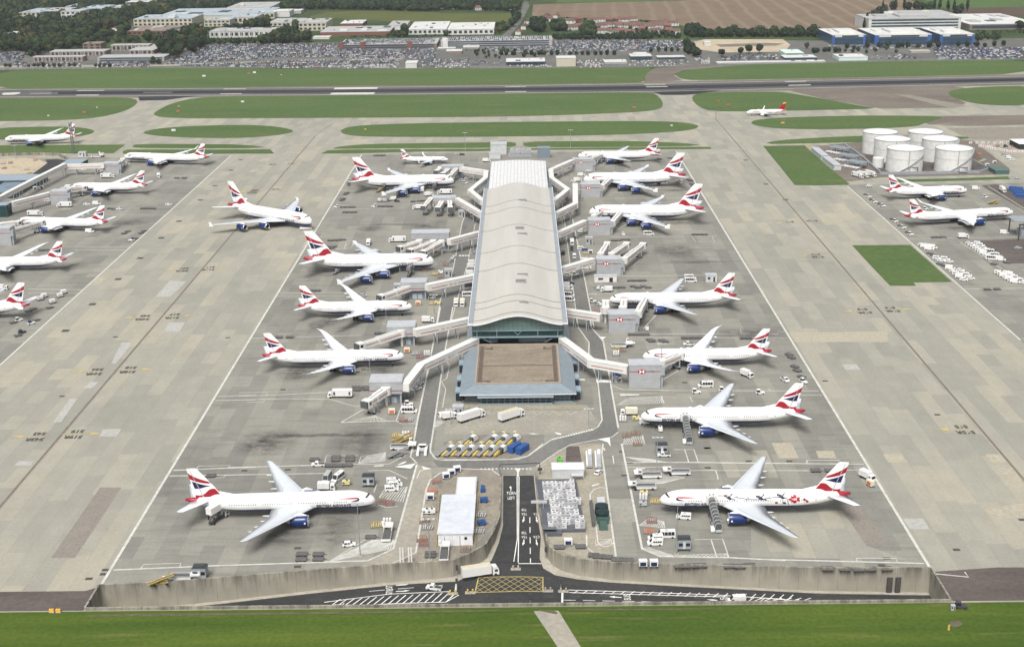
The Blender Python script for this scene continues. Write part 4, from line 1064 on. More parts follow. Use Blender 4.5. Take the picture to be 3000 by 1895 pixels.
def roof_mat():
 m,nt,b=nodes_of('standing_seam_roof');T=NT(nt)
 P=T.obj();x,y,z=T.xyz(P)
 seam=T.m('LESS_THAN',T.m('FRACT',T.m('DIVIDE',x,.9)),.10)
 n=T.rng(T.noise(T.scale(P,1,.10,1),.16,6,.7),.32,.68)
 col=T.mix(n,(.452,.436,.393),(.512,.494,.446))
 pan=T.white(T.comb(T.m('FLOOR',T.m('DIVIDE',x,3.6)),T.m('FLOOR',T.m('DIVIDE',y,24.0)),0.0))
 col=T.mix(T.m('MULTIPLY',pan,.25),col,(.405,.382,.335))
 col=T.mix(T.m('MULTIPLY',seam,.30),col,(.26,.245,.22))
 T.l(col,b.inputs['Base Color']);b.inputs['Roughness'].default_value=.42;b.inputs['Metallic'].default_value=.08;b.inputs['Specular IOR Level'].default_value=.4
 return m
def grid_mat(name,c,line,sx,sy,sz,wd=.06,rough=.5,metal=0.0,amt=.7):
 """panels divided by thin joints along the object axes (0 = no joints)"""
 m,nt,b=nodes_of(name);T=NT(nt)
 P=T.obj();q=T.xyz(P);f=None
 for v,s_ in zip(q,(sx,sy,sz)):
  if not s_:continue
  k=T.m('LESS_THAN',T.m('FRACT',T.m('DIVIDE',T.m('ADD',v,500.0),s_)),wd/s_)
  f=k if f is None else T.m('MAXIMUM',f,k)
 n=T.rng(T.noise(P,.35,3),.3,.7,.90,1.10)
 vm=T.n('ShaderNodeVectorMath',operation='SCALE');vm.inputs[0].default_value=c;T.l(n,vm.inputs['Scale'])
 col=T.mix(T.m('MULTIPLY',f,amt),vm.outputs[0],line)
 T.l(col,b.inputs['Base Color']);b.inputs['Roughness'].default_value=rough;b.inputs['Metallic'].default_value=metal
 return m
m_roof=roof_mat()
m_whiteroof=grid_mat('white_ribbed_roof',(.60,.60,.59),(.36,.37,.38),2.4,4.2,0,.55,.5)
m_gutter=M('grey_blue_gutter',(.25,.275,.30),.5,.10,.2)
m_fascia=M('white_fascia',(.70,.71,.72),.4,.05,.5)
m_bluegrey=grid_mat('blue_grey_sheet_roof',(.190,.228,.256),(.145,.175,.20),.8,0,0,.08,.45)
m_bluegrey2=grid_mat('blue_grey_sheet_roof_side',(.190,.228,.256),(.145,.175,.20),0,.8,0,.08,.45)
m_teal=grid_mat('teal_glazing',(.115,.180,.172),(.05,.085,.085),2.1,0,2.6,.16,.25)
m_tealdark=grid_mat('dark_teal_glazing',(.010,.042,.042),(.06,.10,.10),4.2,0,3.0,.16,.12)
m_tealside=grid_mat('dark_side_glazing',(.022,.045,.050),(.12,.15,.16),0,3.0,3.0,.18,.15)
m_frame=M('blue_grey_frame',(.20,.26,.29),.5,.08,.5)
m_bitumen=noisy_mat('weathered_flat_roof',(.190,.158,.122),(.245,.208,.160),.18,1.2,(.6,1,1),(.30,.262,.205))
m_brown=M('brown_roof_kerb',(.105,.082,.064),.8,.15,.5)
m_podium=grid_mat('podium_cladding',(.105,.135,.155),(.05,.06,.07),0,6.0,0,.5,.5)
m_shade=M('dark_opening',(.016,.019,.022),.7,.2,.5)
m_clad=grid_mat('grey_ribbed_cladding',(.335,.345,.355),(.255,.265,.28),0,0,.75,.10,.5)
m_cladroof=grid_mat('pale_cladding_roof',(.395,.41,.425),(.31,.33,.35),1.0,0,0,.08,.5)
m_tube=M('white_bridge_panel',(.62,.61,.575),.5,.06,.4)
m_tuberoof=M('white_bridge_roof',(.60,.595,.57),.55,.08,.3)
m_stripe=M('red_stripe',(.27,.05,.052),.5,.08,.5)
m_legs=M('galvanised_steel',(.33,.355,.38),.55,.1,.8,metal=.2)
m_logo_w=M('logo_white',(.75,.75,.75),.5,.03)
m_logo_r=M('logo_red',(.36,.012,.02),.5,.04)
m_logo_t=M('logo_grey',(.12,.125,.13),.5,.05)
pier=thing('airport_pier','pier building with a beige wave roof and glass gable above a brown flat roof','building',(AX,0,0))
HWI,HWO,YF,YB,YE=20.2,22.4,542.3,821.0,927.0
def zr(x):return 16.6+4.2*.5*(1+cos(pi*min(abs(x)/20.6,1)))
NXR=40
rb=MB()
xs_=[-HWI+2*HWI*k/NXR for k in range(NXR+1)]
ysr=[YF+(YB-YF)*k/12 for k in range(13)]
rb.add([(x,y,zr(x))for y in ysr for x in xs_],[(j_*(NXR+1)+i,j_*(NXR+1)+i+1,(j_+1)*(NXR+1)+i+1,(j_+1)*(NXR+1)+i)for j_ in range(12)for i in range(NXR)])
rb.add([(x,YF,zr(x))for x in xs_]+[(x,YF,zr(x)-.7)for x in xs_],[(i+1,i,NXR+1+i,NXR+2+i)for i in range(NXR)])
rb.add([(x,YB,zr(x))for x in xs_]+[(x,YB,13.0)for x in xs_],[(i,i+1,NXR+2+i,NXR+1+i)for i in range(NXR)])
roof=rb.build('wave_roof',m_roof,pier,True)
fas=MB()
for a,c in zip(xs_,xs_[1:]):fas.beam((a,YF-.15,zr(a)-.12),(c,YF-.15,zr(c)-.12),.35,.55)
fas.build('roof_fascia',m_fascia,roof)
for sd in(-1,1):
 g=MB();x0,x1=sd*HWI,sd*HWO
 g.box((x0+x1)/2,(YF+YB)/2,16.5,abs(x1-x0),YB-YF,.55)
 g.box(x1-sd*.12,(YF+YB)/2,17.05,.24,YB-YF,.25,1)
 g.box((x0+x1)/2,YF-.12,16.55,abs(x1-x0)+.1,.24,.62,1)
 g.build('gutter',[m_gutter,m_fascia],roof)
for y_ in(505,562,698,868,1008,1255,1305,1395):
 lo_,hi_=540.0,840.0
 for _ in range(40):
  Y=(lo_+hi_)/2
  if AT('f',450,y_,Y).z>20.85:lo_=Y
  else:hi_=Y
 s_=MB()
 for a,c in zip(xs_,xs_[1:]):s_.beam((a,Y,zr(a)+.06),(c,Y,zr(c)+.06),.5,.16)
 s_.build('roof_seam',M('dark_roof_seam',(.20,.185,.16),.6),roof)
for(xa,ya,wx,wy)in((2.6,770,5.0,4.5),(1.0,700,5.0,6.0),(2.4,688,5.6,3.0),(2.3,608,5.4,2.6),(1.5,596,5.2,6.0),(2.7,562,4.6,2.4)):
 h_=MB();zc=zr(xa)
 h_.box(xa,ya,zc-.3,wx,wy,.45,0);h_.box(xa,ya,zc+.12,wx*.86,wy*.62,.12,1)
 h_.build('roof_hatch',[M('hatch_grey',(.27,.262,.25),.6),M('hatch_pale',(.17,.168,.165),.6)],roof)
fr2=MB();fr2.box(0,(YB+YE)/2,8.0,39.4,YE-YB-.1,5.2)
arch=[(x,13.2+1.2*cos(pi*x/41))for x in[-19.9+39.8*k/12 for k in range(13)]]
for(xa,za),(xb,zb)in zip(arch,arch[1:]):fr2.quad((xa,YB+.05,za),(xb,YB+.05,zb),(xb,YE,zb),(xa,YE,za),1)
fr2.add([(x,YE,z)for x,z in arch]+[(19.9,YE,0),(-19.9,YE,0)],[tuple(range(14,-1,-1))],0)
fr2.build('ribbed_end_roof',[m_podium,m_whiteroof],pier)
for sd in(-1,1):
 s_=MB();s_.box(sd*20.3,(YF+4+YB)/2,0,.6,YB-YF-4,16.5);s_.build('side_glazing',m_tealside,pier)
 s_=MB()
 s_.add([(sd*20.6,545,8.4),(sd*23.9,545,4.8),(sd*23.9,930,4.8),(sd*20.6,930,8.4)],[(0,1,2,3)if sd>0 else(3,2,1,0)])
 s_.build('podium_roof',m_bluegrey2,pier)
 s_=MB();s_.box(sd*22.0,737,0,2.6,384,4.7);s_.build('podium_wall',m_podium,pier)
 for k in range(14):
  d_=MB();d_.box(sd*23.4,556+k*26,0,.5,7,3.4);d_.build('dock_door',m_shade,pier)
 for ya in(497,511,530):
  d_=MB();d_.box(sd*24.6,ya,0,3.0,5.5,3.6,0);d_.box(sd*24.7,ya-3.6,0,2.2,1.6,3.0,1);d_.build('side_porch',[M('porch_blue',(.22,.30,.36),.5),m_shade],pier)
def zg(y_):return HT('w',850,y_,Vector((0,545.2,0)))
z1,z2,z3,z4=zg(322),zg(402),zg(424),zg(525)
gb=MB()
gx=[x for x in xs_ if abs(x)<=20.3]
gb.add([(x,545.2,zr(x)-.1)for x in gx]+[(x,545.2,z1)for x in gx],[(i,len(gx)+i,len(gx)+i+1,i+1)for i in range(len(gx)-1)])
gb.build('gable_glazing',m_teal,pier)
gb=MB();gb.box(0,546.0,z2,40.4,.4,z1-z2);gb.build('gable_window',m_tealdark,pier)
gb=MB();gb.box(0,545.2,z3,40.8,.5,z2-z3);gb.box(0,545.1,z1-.3,40.6,.4,.35)
for xx in(-18.5,-9.5,9.0,18.0):gb.box(xx,545.3,z2,.3,.4,z1-z2+.6)
gb.beam((-1.8,545.3,z1-.2),(0,545.3,z2+.5),.2,.25);gb.beam((1.8,545.3,z1-.2),(0,545.3,z2+.5),.2,.25)
gb.beam((-15.5,545.3,z3-.5),(-12,545.3,z4+1.2),.25,.25);gb.beam((15.5,545.3,z3-.5),(12,545.3,z4+1.2),.25,.25)
gb.build('gable_frame',m_frame,pier)
gb=MB();gb.box(0,549.0,6.6,39,.4,z3-6.6);gb.build('recessed_window',m_tealdark,pier)
for xa,wd_ in((-11.2,4.0),(3.0,5.2),(9.2,7.0)):
 q=MB();q.box(xa,547.4,6.8,wd_,1.6,z3-7.6);q.build('plant_screen',M('dark_screen',(.075,.11,.12),.5),pier)
def rect(hx,ya,yb):return[(-hx,ya),(hx,ya),(hx,yb),(-hx,yb)]
e0,e1=rect(24.0,487.8,545.2),rect(17.9,493.4,541.6)
an=MB();zz0,zz1=4.7,7.1
P0=[(x,y,zz0)for x,y in e0];P1=[(x,y,zz1)for x,y in e1]
an.quad(P0[0],P0[1],P1[1],P1[0]);an.quad(P0[1],P0[2],P1[2],P1[1],1);an.quad(P0[3],P0[0],P1[0],P1[3],1)
an.add([(x,y,zz0)for x,y in e0]+[(x,y,zz0-.35)for x,y in e0],[(1,0,4,5),(2,1,5,6),(0,3,7,4)],2)
an.build('annexe_roof',[m_bluegrey,m_bluegrey2,m_fascia],pier)
an=MB();an.quad(*[(x,y,7.0)for x,y in rect(17.7,493.6,541.4)]);an.build('flat_roof',m_bitumen,pier)
an=MB()
for sx in(-1,1):an.box(sx*17.6,517.5,6.9,.7,48.2,.75);an.box(sx*15.9,517.5,6.95,1.7,46.5,.14,1)
an.box(0,493.7,6.9,34.6,.7,.75);an.box(0,541.3,6.9,34.6,.7,.85);an.box(0,515.5,6.95,30.0,.55,.20,1);an.box(0,494.9,6.95,30,1.0,.12,1)
for sx in(-1,1):
 an.box(sx*13.2,496.8,6.95,3.6,.8,.3,1);an.box(sx*12.4,495.9,6.95,1.2,1.4,.3,1);an.box(sx*13.0,536.5,6.95,3.6,.7,.3,1);an.box(sx*11.8,537.6,6.95,1.0,2.0,.3,1)
an.build('roof_kerb',[M('roof_upstand',(.30,.255,.205),.8,.1),m_brown],pier)
an=MB();an.box(0,517,0,44.0,51,4.4);an.build('annexe_wall',m_podium,pier)
bay=MB();bay.box(-.8,490.4,0,29.2,2.6,3.0);bay.build('bay_window',m_shade,pier)
bf=MB()
for k in range(13):bf.box(-15.2+k*2.43,488.95,0,.22,.24,3.05)
for zz in(.15,1.55,2.85):bf.box(-.6,488.9,zz,29.6,.3,.22)
for k in range(4):bf.box(15.5+k*1.9,490.6,0,.2,.24,3.6)
bf.box(18.4,490.5,1.8,6.2,.28,.2);bf.box(18.6,490.2,0,8.4,1.0,.5);bf.box(-1,488.2,0,30.5,1.0,.6)
bf.build('window_frame',m_frame,pier)
an=MB();an.add([(-16.6,486.7,3.7),(14.6,486.7,3.7),(14.6,488.6,4.2),(-16.6,488.6,4.2),(-16.6,486.7,3.45),(14.6,486.7,3.45),(14.6,488.6,4.0),(-16.6,488.6,4.0)],[(0,1,2,3),(4,5,1,0),(5,6,2,1),(7,4,0,3),(7,6,5,4)])
an.build('porch_canopy',m_bluegrey,pier)
def simple_block(name,label,cat,x,y,z,sx,sy,sz,wall,roofm,rz=0.0,rows=0,wm=None,group=None,over=.3,door=None,parap=True):
 t=thing(name,label,cat,(x,y,z),rz,group)
 b=MB();b.box(0,0,0,sx,sy,sz);b.build('wall',wall,t)
 b=MB();b.box(0,0,sz,sx+over,sy+over,.3)
 if parap and min(sx,sy)>5:
  b.box(0,-sy/2,sz+.3,sx+over,.25,.3);b.box(0,sy/2,sz+.3,sx+over,.25,.3);b.box(-sx/2,0,sz+.3,.25,sy-.3,.3);b.box(sx/2,0,sz+.3,.25,sy-.3,.3)
 b.build('roof',roofm,t)
 for r in range(rows):
  zc=sz*(r+.5)/rows
  n=max(2,int(sx/4.5))
  b=MB()
  for k in range(n):b.box(-sx/2+sx*(k+.5)/n,-sy/2-.04,zc-sz/rows*.22,sx/n*.62,.10,sz/rows*.45)
  b.build('window',wm or m_shade,t)
 if door:
  b=MB();b.box(door[0],-sy/2-.05,0,door[1],.12,door[2]);b.build('door',m_shade,t)
 return t
m_hut=grid_mat('pale_hut_cladding',(.47,.48,.48),(.34,.35,.36),1.2,1.2,0,.06,.5)
p=G('f',300,150);simple_block('plant_building','pale grey plant building behind the far end of the pier','building',p.x,p.y+10,0,13,12,7.5,m_hut,m_cladroof)
p=G('f',270,180);simple_block('plant_building','small white-grey plant room beside the pier end, west side','building',p.x,p.y+3,0,9,5,4.5,m_hut,m_cladroof)
p=G('f',660,172);simple_block('plant_building','dark blue-grey plant box standing alone behind the pier end','building',p.x,p.y+4,0,10,8,7.5,M('slate_panel',(.16,.20,.235),.5),M('slate_panel_top',(.19,.23,.27),.5))
t=thing('cooling_plant','row of steel cooling units with stairs behind the pier end','cooling plant',(G('f',470,165).x,G('f',470,165).y+4,0))
for k in range(4):
 b=MB();b.box(-6+k*4.4,0,2.5,3.8,5.5,3.2);b.box(-6+k*4.4,0,5.7,2.8,4.2,.5,1);b.build('cooling_unit',[m_clad,m_legs],t)
b=MB();b.box(0.5,0,0,19,5,2.4);b.build('base',m_legs,t)
b=MB();b.beam((11,-2.4,.3),(7,-2.4,5.0),1.0,.25);b.build('stairs',m_legs,t)
def logo(mb,cx,y,cz,s_,mi=(0,1)):
 """white panel with two red triangles above and below and one at each side; faces -y"""
 w_,h_=s_*.5,s_*.5
 mb.quad((cx-w_,y,cz-h_),(cx+w_,y,cz-h_),(cx+w_,y,cz+h_),(cx-w_,y,cz+h_),mi[0])
 e=.012
 mb.add([(cx-w_,y-e,cz+h_),(cx+w_,y-e,cz+h_),(cx,y-e,cz)],[(0,2,1)],mi[1]);mb.add([(cx-w_,y-e,cz-h_),(cx+w_,y-e,cz-h_),(cx,y-e,cz)],[(0,1,2)],mi[1])
 mb.add([(cx-w_,y-e,cz+h_),(cx-w_,y-e,cz-h_),(cx-w_-h_,y-e,cz)],[(0,2,1)],mi[1]);mb.add([(cx+w_,y-e,cz+h_),(cx+w_,y-e,cz-h_),(cx+w_+h_,y-e,cz)],[(0,1,2)],mi[1])
def link(label,pts,zc=7.3,wd=3.3,hh=3.2,legs=(.35,.75),sign=True,group='fixed passenger links',name='passenger_link',stripe=True):
 W_=[G(fr,x,y,zc)for fr,x,y in pts]
 t=thing(name,label,'passenger link',(W_[0].x,W_[0].y,0),0,group)
 O=Vector((W_[0].x,W_[0].y,0))
 for k,(a,c)in enumerate(zip(W_,W_[1:])):
  a,c=a-O,c-O
  d=(c-a).normalized()
  b=MB();b.beam(a-d*wd*.35,c+d*wd*.35,wd,hh-.004*k);b.build('tube',m_tube,t)
  b=MB();up=Vector((0,0,hh/2+.14));b.beam(a+up-d*wd*.33,c+up+d*wd*.33,wd+.25,.26-.004*k)
  n_=max(2,int((c-a).length/4))
  for q in range(1,n_):b.beam(a.lerp(c,q/n_)+up-d*.06,a.lerp(c,q/n_)+up+d*.06,wd+.3,.36)
  b.build('roof_panel',m_tuberoof,t)
  nn=Vector((-d.y,d.x,0))
  if stripe and(c-a).length>6:
   for sg in(1,-1):
    b=MB();off=nn*sg*(wd/2+.02)+Vector((0,0,-.35))
    ln=(c-a).length
    for u0,u1 in(((.04,.38),(.62,.96))if sign and ln>18 else((.04,.96),)):
     b.beam(a.lerp(c,u0)+off,a.lerp(c,u1)+off,.05,.34)
    b.build('red_stripe',m_stripe,t)
  if sign and(c-a).length>18:
   mid=a.lerp(c,.46)+nn*(-1 if nn.y>0 else 1)*(wd/2+.05)
   b=MB();u=d if d.x>0 else-d
   q=MB();logo(q,0,0,0,.9)
   b.v=[tuple(mid+u*v[0]+Vector((0,0,v[2]-.35))+(nn*(-1 if nn.y>0 else 1))*(-v[1]))for v in q.v];b.f=q.f;b.m=q.m
   b.build('sign_logo',[m_logo_w,m_logo_r],t)
   vs,fs=text_mesh('HSBC',.8,'LEFT',.012)
   b=MB();b.add([tuple(mid+u*(1.5+v[0])+Vector((0,0,v[1]-.35)))for v in vs],fs);b.build('sign_lettering',m_logo_t,t)
 tot=list(zip(W_,W_[1:]))
 for k,(a,c)in enumerate(tot):
  if(c-a).length<9:continue
  for u in legs:
   q=a.lerp(c,u)-O;d=(c-a).normalized();nn=Vector((-d.y,d.x,0))
   b=MB()
   for sg in(-1,1):b.box(q.x+nn.x*sg*1.2,q.y+nn.y*sg*1.2,0,.45,.45,zc-hh/2)
   b.beam((q.x-nn.x*1.6,q.y-nn.y*1.6,zc-hh/2-.25),(q.x+nn.x*1.6,q.y+nn.y*1.6,zc-hh/2-.25),.5,.45)
   b.build('support_leg',m_legs,t)
 return t
def gate(label,fr,x0,x1,yg,yb,yt,depth,grounded,sign=False,group='grey gate rooms',cap=True):
 a,c=G(fr,x0,yg),G(fr,x1,yg)
 cx,Y=(a.x+c.x)/2,(a.y+c.y)/2
 zt=HT(fr,(x0+x1)/2,yt,Vector((cx,Y,0)));zb=0.0 if grounded else HT(fr,(x0+x1)/2,yb,Vector((cx,Y,0)))
 wx=c.x-a.x
 t=thing('gate_room',label,'gate room',(cx,Y,0),0,group)
 b=MB();b.box(0,depth/2,zb,wx,depth,zt-zb);b.build('wall',m_clad,t)
 b=MB();b.box(0,depth/2,zt,wx+.3,depth+.3,.35);b.box(0,depth/2,zt+.35,wx*.96,depth*.9,.2);b.build('roof',m_cladroof,t)
 zs=zt-(zt-zb)*(.38 if grounded else .72)+(1.2 if grounded else 0)
 s_=MB()
 for u0,u1 in(((-.5,-.24),(.24,.5))if sign else((-.5,.5),)):s_.box(wx*(u0+u1)/2,-.02,zs-.17,wx*(u1-u0),.06,.34)
 s_.build('red_stripe',m_stripe,t)
 if sign:
  q=MB();logo(q,-wx*.10,-.03,zs,2.0);q.build('sign_logo',[m_logo_w,m_logo_r],t)
  vs,fs=text_mesh('HSBC',1.25,'LEFT',.02);q=MB();q.add([(v[0]+wx*.06,-.04,v[1]+zs)for v in vs],fs);q.build('sign_lettering',m_logo_t,t)
 if not grounded:
  for sx in(-1,1):
   for sy in(.8,depth-.8):
    b=MB();b.box(sx*(wx/2-.7),sy,0,.7,.7,zb);b.build('support_leg',m_legs,t)
  b=MB();b.box(wx*.1,depth*.55,0,wx*.62,depth*.6,zb-.3);b.build('ground_floor_wall',M('gate_base_blue',(.17,.21,.25),.5),t)
  b=MB();b.box(wx*.12-1.4,depth*.25-.05,.1,2.2,.12,2.6);b.box(wx*.12+1.4,depth*.25-.05,.1,2.2,.12,2.6);b.build('door',M('door_grey',(.40,.43,.45),.5),t)
 else:
  b=MB()
  for k in range(8):b.box(-wx/2+wx*(k+.5)/8,-.25,0,.12,.12,.9)
  b.build('bollard_rail',m_yellow,t)
  b=MB();b.box(wx/2+.7,1.2,0,.9,.9,zt-2.5);b.box(wx/2+.75,1.2,zt-4.6,2.0,2.2,3.6);b.build('corner_shaft',m_legs,t)
 return t
def boarding(label,p0,p1,z0=6.4,z1=5.4,wd=2.7,group='telescopic boarding bridges',cab=True):
 a,c=G(*p0,z0),G(*p1,z1)
 O=Vector((a.x,a.y,0));t=thing('boarding_bridge',label,'boarding bridge',O,0,group)
 a,c=a-O,c-O;d=(c-a).normalized();ln=(c-a).length
 hz=Vector((d.x,d.y,0)).normalized();nn=Vector((-hz.y,hz.x,0))
 b=MB();b.beam(a,a.lerp(c,.58),wd+.5,3.0);b.build('outer_tunnel',m_tube,t)
 b=MB();b.beam(a.lerp(c,.55),c-d*1.5,wd,2.6);b.build('inner_tunnel',m_tube,t)
 b=MB();b.beam(a+Vector((0,0,1.58)),a.lerp(c,.57)+Vector((0,0,1.58)),.5,.2);b.beam(a.lerp(c,.58)+Vector((0,0,1.38)),c-d*2+Vector((0,0,1.38)),.5,.2);b.build('roof_duct',m_legs,t)
 for sg in(-1,1):
  b=MB();b.beam(a+d*.5+nn*sg*(wd/2+.27),a.lerp(c,.56)+nn*sg*(wd/2+.27),.06,.38);b.beam(a.lerp(c,.6)+nn*sg*(wd/2+.02),c-d*2.5+nn*sg*(wd/2+.02),.06,.34);b.build('red_stripe',m_stripe,t)
 b=MB();b.tube((a.x,a.y,a.z-1.6),(a.x,a.y,a.z+1.75),2.1,2.1,14);b.tube((a.x,a.y,0),(a.x,a.y,a.z-1.6),.55,.55,10);b.build('rotunda',m_tube,t)
 if cab:
  b=MB();b.beam(c-hz*1.6+Vector((0,0,.1)),c+hz*1.4+Vector((0,0,.1)),3.7,3.2);b.build('cab',m_tube,t)
  b=MB();e=c+hz*1.42+Vector((0,0,.1));b.beam(e,e+hz*.9,3.3,2.7)
  b.build('cab_hood',M('bridge_bellows',(.075,.08,.085),.8),t)
  b=MB()
  for sg in(-1,1):b.beam(c-hz*.5+nn*sg*1.9+Vector((0,0,.5)),c+hz*.9+nn*sg*1.9+Vector((0,0,.5)),.06,1.2)
  b.build('cab_window',m_glass,t)
 w_=a.lerp(c,.80);b=MB()
 for sg in(-1,1):
  b.box(w_.x+nn.x*sg*1.3,w_.y+nn.y*sg*1.3,.9,.5,.5,w_.z-2.0)
  b.tube((w_.x+nn.x*(sg*1.3-.35),w_.y+nn.y*(sg*1.3-.35),.6),(w_.x+nn.x*(sg*1.3+.35),w_.y+nn.y*(sg*1.3+.35),.6),.6,.6,12,1)
 b.beam((w_.x-nn.x*1.8,w_.y-nn.y*1.8,1.1),(w_.x+nn.x*1.8,w_.y+nn.y*1.8,1.1),.6,.5)
 b.build('drive_column',[m_legs,m_dark],t)
 b=MB();s0=c-hz*2.4+nn*2.1;b.beam((s0.x,s0.y,c.z-1.2),(s0.x-hz.x*3.2,s0.y-hz.y*3.2,.2),.8,.25);b.build('service_stairs',m_legs,t)
 return t
gate('grey gate room nearest the grass strip, west of the pier','e',1480,1650,335,280,240,7,False)
gate('grey gate room with three parked bridges facing the camera','e',1410,1590,600,535,492,8,False)
gate('wide grey gate room with three bridges docked to a double-decker','e',1240,1540,905,842,772,9,False)
gate('grey gate room serving the short twin-jet, small signs below it','e',1155,1360,1300,1228,1165,8,False)
gate('grey gate room level with the front of the wave roof, red stripe along it','i',1380,1640,362,275,185,9,False)
gate('grey gate room nearest the lawn on the west side, glazed bridge cab beside it','i',1220,1520,908,806,697,9,False)
link('zigzag white link at the far west corner of the pier',[('e',1640,262),('e',1832,292),('e',1826,345),('e',1705,445),('e',1800,525)],legs=(.5,))
link('straight white link running diagonally under the zigzag one, west side',[('e',1600,510),('e',1790,625)])
link('white link to the wide gate room with three docked bridges',[('e',1545,840),('e',1770,780)])
link('white link to the gate room of the short twin-jet, logo at its middle',[('e',1370,1200),('e',1730,1125)])
link('white link joining the pier at the near corner of the wave roof, west side',[('i',1650,235),('i',2140,130)])
link('long bent white link from the west corner of the brown flat roof',[('i',1550,740),('i',1690,560),('i',2190,325)])
for k,(p0,p1)in enumerate((((1470,258),(1438,285)),((1545,258),(1490,305)),((1600,262),(1540,325)))):boarding('white bridge docked to the double-decker next to the small single-aisle jet',('e',*p0),('e',*p1),group='three bridges of the far west gate')
for p0,p1 in(((1395,505),(1335,568)),((1490,510),(1448,578)),((1540,510),(1545,578))):boarding('parked white bridge at the empty west stand, dark cab mouth facing the camera',('e',*p0),('e',*p1),group='three parked bridges of the empty west stand')
for p0,p1 in(((1300,845),(1150,893)),((1410,848),(1232,915)),((1475,850),(1335,928))):boarding('white bridge docked to the double-decker beside the wide gate room',('e',*p0),('e',*p1),group='three bridges of the wide west gate')
boarding('white bridge reaching the far side of the short twin-jet, west stands',('e',1250,1192),('e',1000,1282))
boarding('long white bridge dipping behind the twin-jet at the pier front, west side',('i',1510,238),('i',1125,362))
boarding('short white bridge with glazed cab parked over painted white rays',('i',1365,775),('i',1190,895))
gate('grey gate box with red emblem nearest the grass strip','f',890,1055,275,0,185,7,True,True)
gate('grey gate box with red emblem beside the farther double-decker','f',955,1110,487,0,385,8,True,True)
gate('grey gate box with red emblem beside the nearer double-decker','f',1015,1190,787,0,670,8,True,True)
gate('grey gate box with red emblem and three parked bridges behind it','f',1080,1275,1107,0,982,8,True,True)
gate('grey gate box with red emblem level with the front of the wave roof','j',1530,1782,243,0,72,8,True,True)
gate('grey gate box with red emblem nearest the lawn','j',1720,2010,755,0,540,7,True,True)
link('zigzag white link at the far east corner of the pier',[('f',885,205),('f',715,280),('f',722,345),('f',850,438),('f',738,528)],legs=(.5,))
link('L-shaped white link reaching past the farther double-decker',[('f',910,395),('f',912,550),('f',755,628)])
link('white link to the gate box of the nearer double-decker',[('f',985,690),('f',768,785)])
link('white link to the gate box with three parked bridges',[('f',1045,995),('f',808,1065)])
link('white link at the near east corner of the wave roof',[('j',1440,95),('j',1140,50)])
link('long bent white link from the east corner of the brown flat roof',[('j',1690,575),('j',1370,520),('j',1105,322)])
boarding('white bridge at the twin-jet nearest the grass, east side',('f',1040,185),('f',1125,150))
boarding('white bridge docked to the farther double-decker, east side',('f',1125,400),('f',1232,305))
boarding('longer white bridge docked to the middle of the nearer double-decker, east side',('f',1205,690),('f',1308,570))
boarding('shorter white bridge docked to the nose of the nearer double-decker, east side',('f',1060,645),('f',1140,592))
for p0,p1 in(((1112,948),(1165,862)),((1200,948),(1320,864)),((1300,985),(1450,868))):boarding('white bridge parked at the empty east stand behind a grey gate box',('f',*p0),('f',*p1),group='three parked bridges of the empty east stand')
for p0,p1 in(((1152,1382),(1152,1328)),((1290,1380),(1297,1318))):boarding('short white bridge end showing above the gate box at the pier front',('f',*p0),('f',*p1),group='two short bridges at the pier front')
boarding('white bridge with tall cab docked to the twin-jet at the pier front, east side',('f',1410,1410),('f',1475,1288))
boarding('white bridge docked to the curved-wing twin-jet, nearest the lawn on the east side',('k',412,495),('k',588,425))
m_vw=M('van_white',(.64,.64,.62),.35,.04,.5)
m_vgrey=M('van_grey',(.36,.375,.385),.35,.05,.5)
m_win=M('vehicle_glass',(.018,.022,.026),.15,.1,1.0,spec=.5)
m_trim=M('vehicle_trim',(.05,.052,.055),.6,.1,1.0)
m_tray=M('dolly_steel',(.088,.086,.084),.6,.2,1.2)
m_tray2=M('dolly_rollers',(.155,.152,.147),.55,.2,1.6)
m_orange=M('safety_orange',(.48,.14,.05),.5,.08,.6)
m_yel=M('machine_yellow',(.50,.36,.085),.45,.08,.6)
m_yel2=M('pale_machine_yellow',(.56,.50,.25),.5,.08,.6)
m_bluec=M('container_blue',(.022,.075,.24),.5,.1,.6)
m_cream=M('cream_panel',(.62,.585,.48),.5,.08,.5)
m_ulight=M('container_aluminium',(.52,.53,.54),.4,.1,.8,metal=.2)
m_green=M('dark_green_paint',(.025,.06,.045),.5,.1,.6)
m_lime=M('bright_green_paint',(.10,.42,.05),.5,.08,.6)
def prof(mb,pts,hw,zt=None,tum=.16,mi=0):
 """side profile (x, z) extruded across the width, leaning in towards the roof"""
 zs=[p[1]for p in pts];z0,z1=min(zs),max(zs);mid=z0+(z1-z0)*.5
 w_=lambda z:hw*(1-tum*max(0,(z-mid)/(z1-mid+1e-6)))
 n=len(pts)
 vs=[(x,-w_(z),z)for x,z in pts]+[(x,w_(z),z)for x,z in pts]
 mb.add(vs,[tuple(range(n)),tuple(range(2*n-1,n-1,-1))]+[(k,n+k,n+(k+1)%n,(k+1)%n)for k in range(n)],mi)
def wheels(t,xs,hw,r=.36):
 for x in xs:
  for s_ in(-1,1):
   b=MB();b.tube((x,s_*(hw-.22),r),(x,s_*(hw+.02),r),r,r,12);b.build('wheel',m_dark,t)
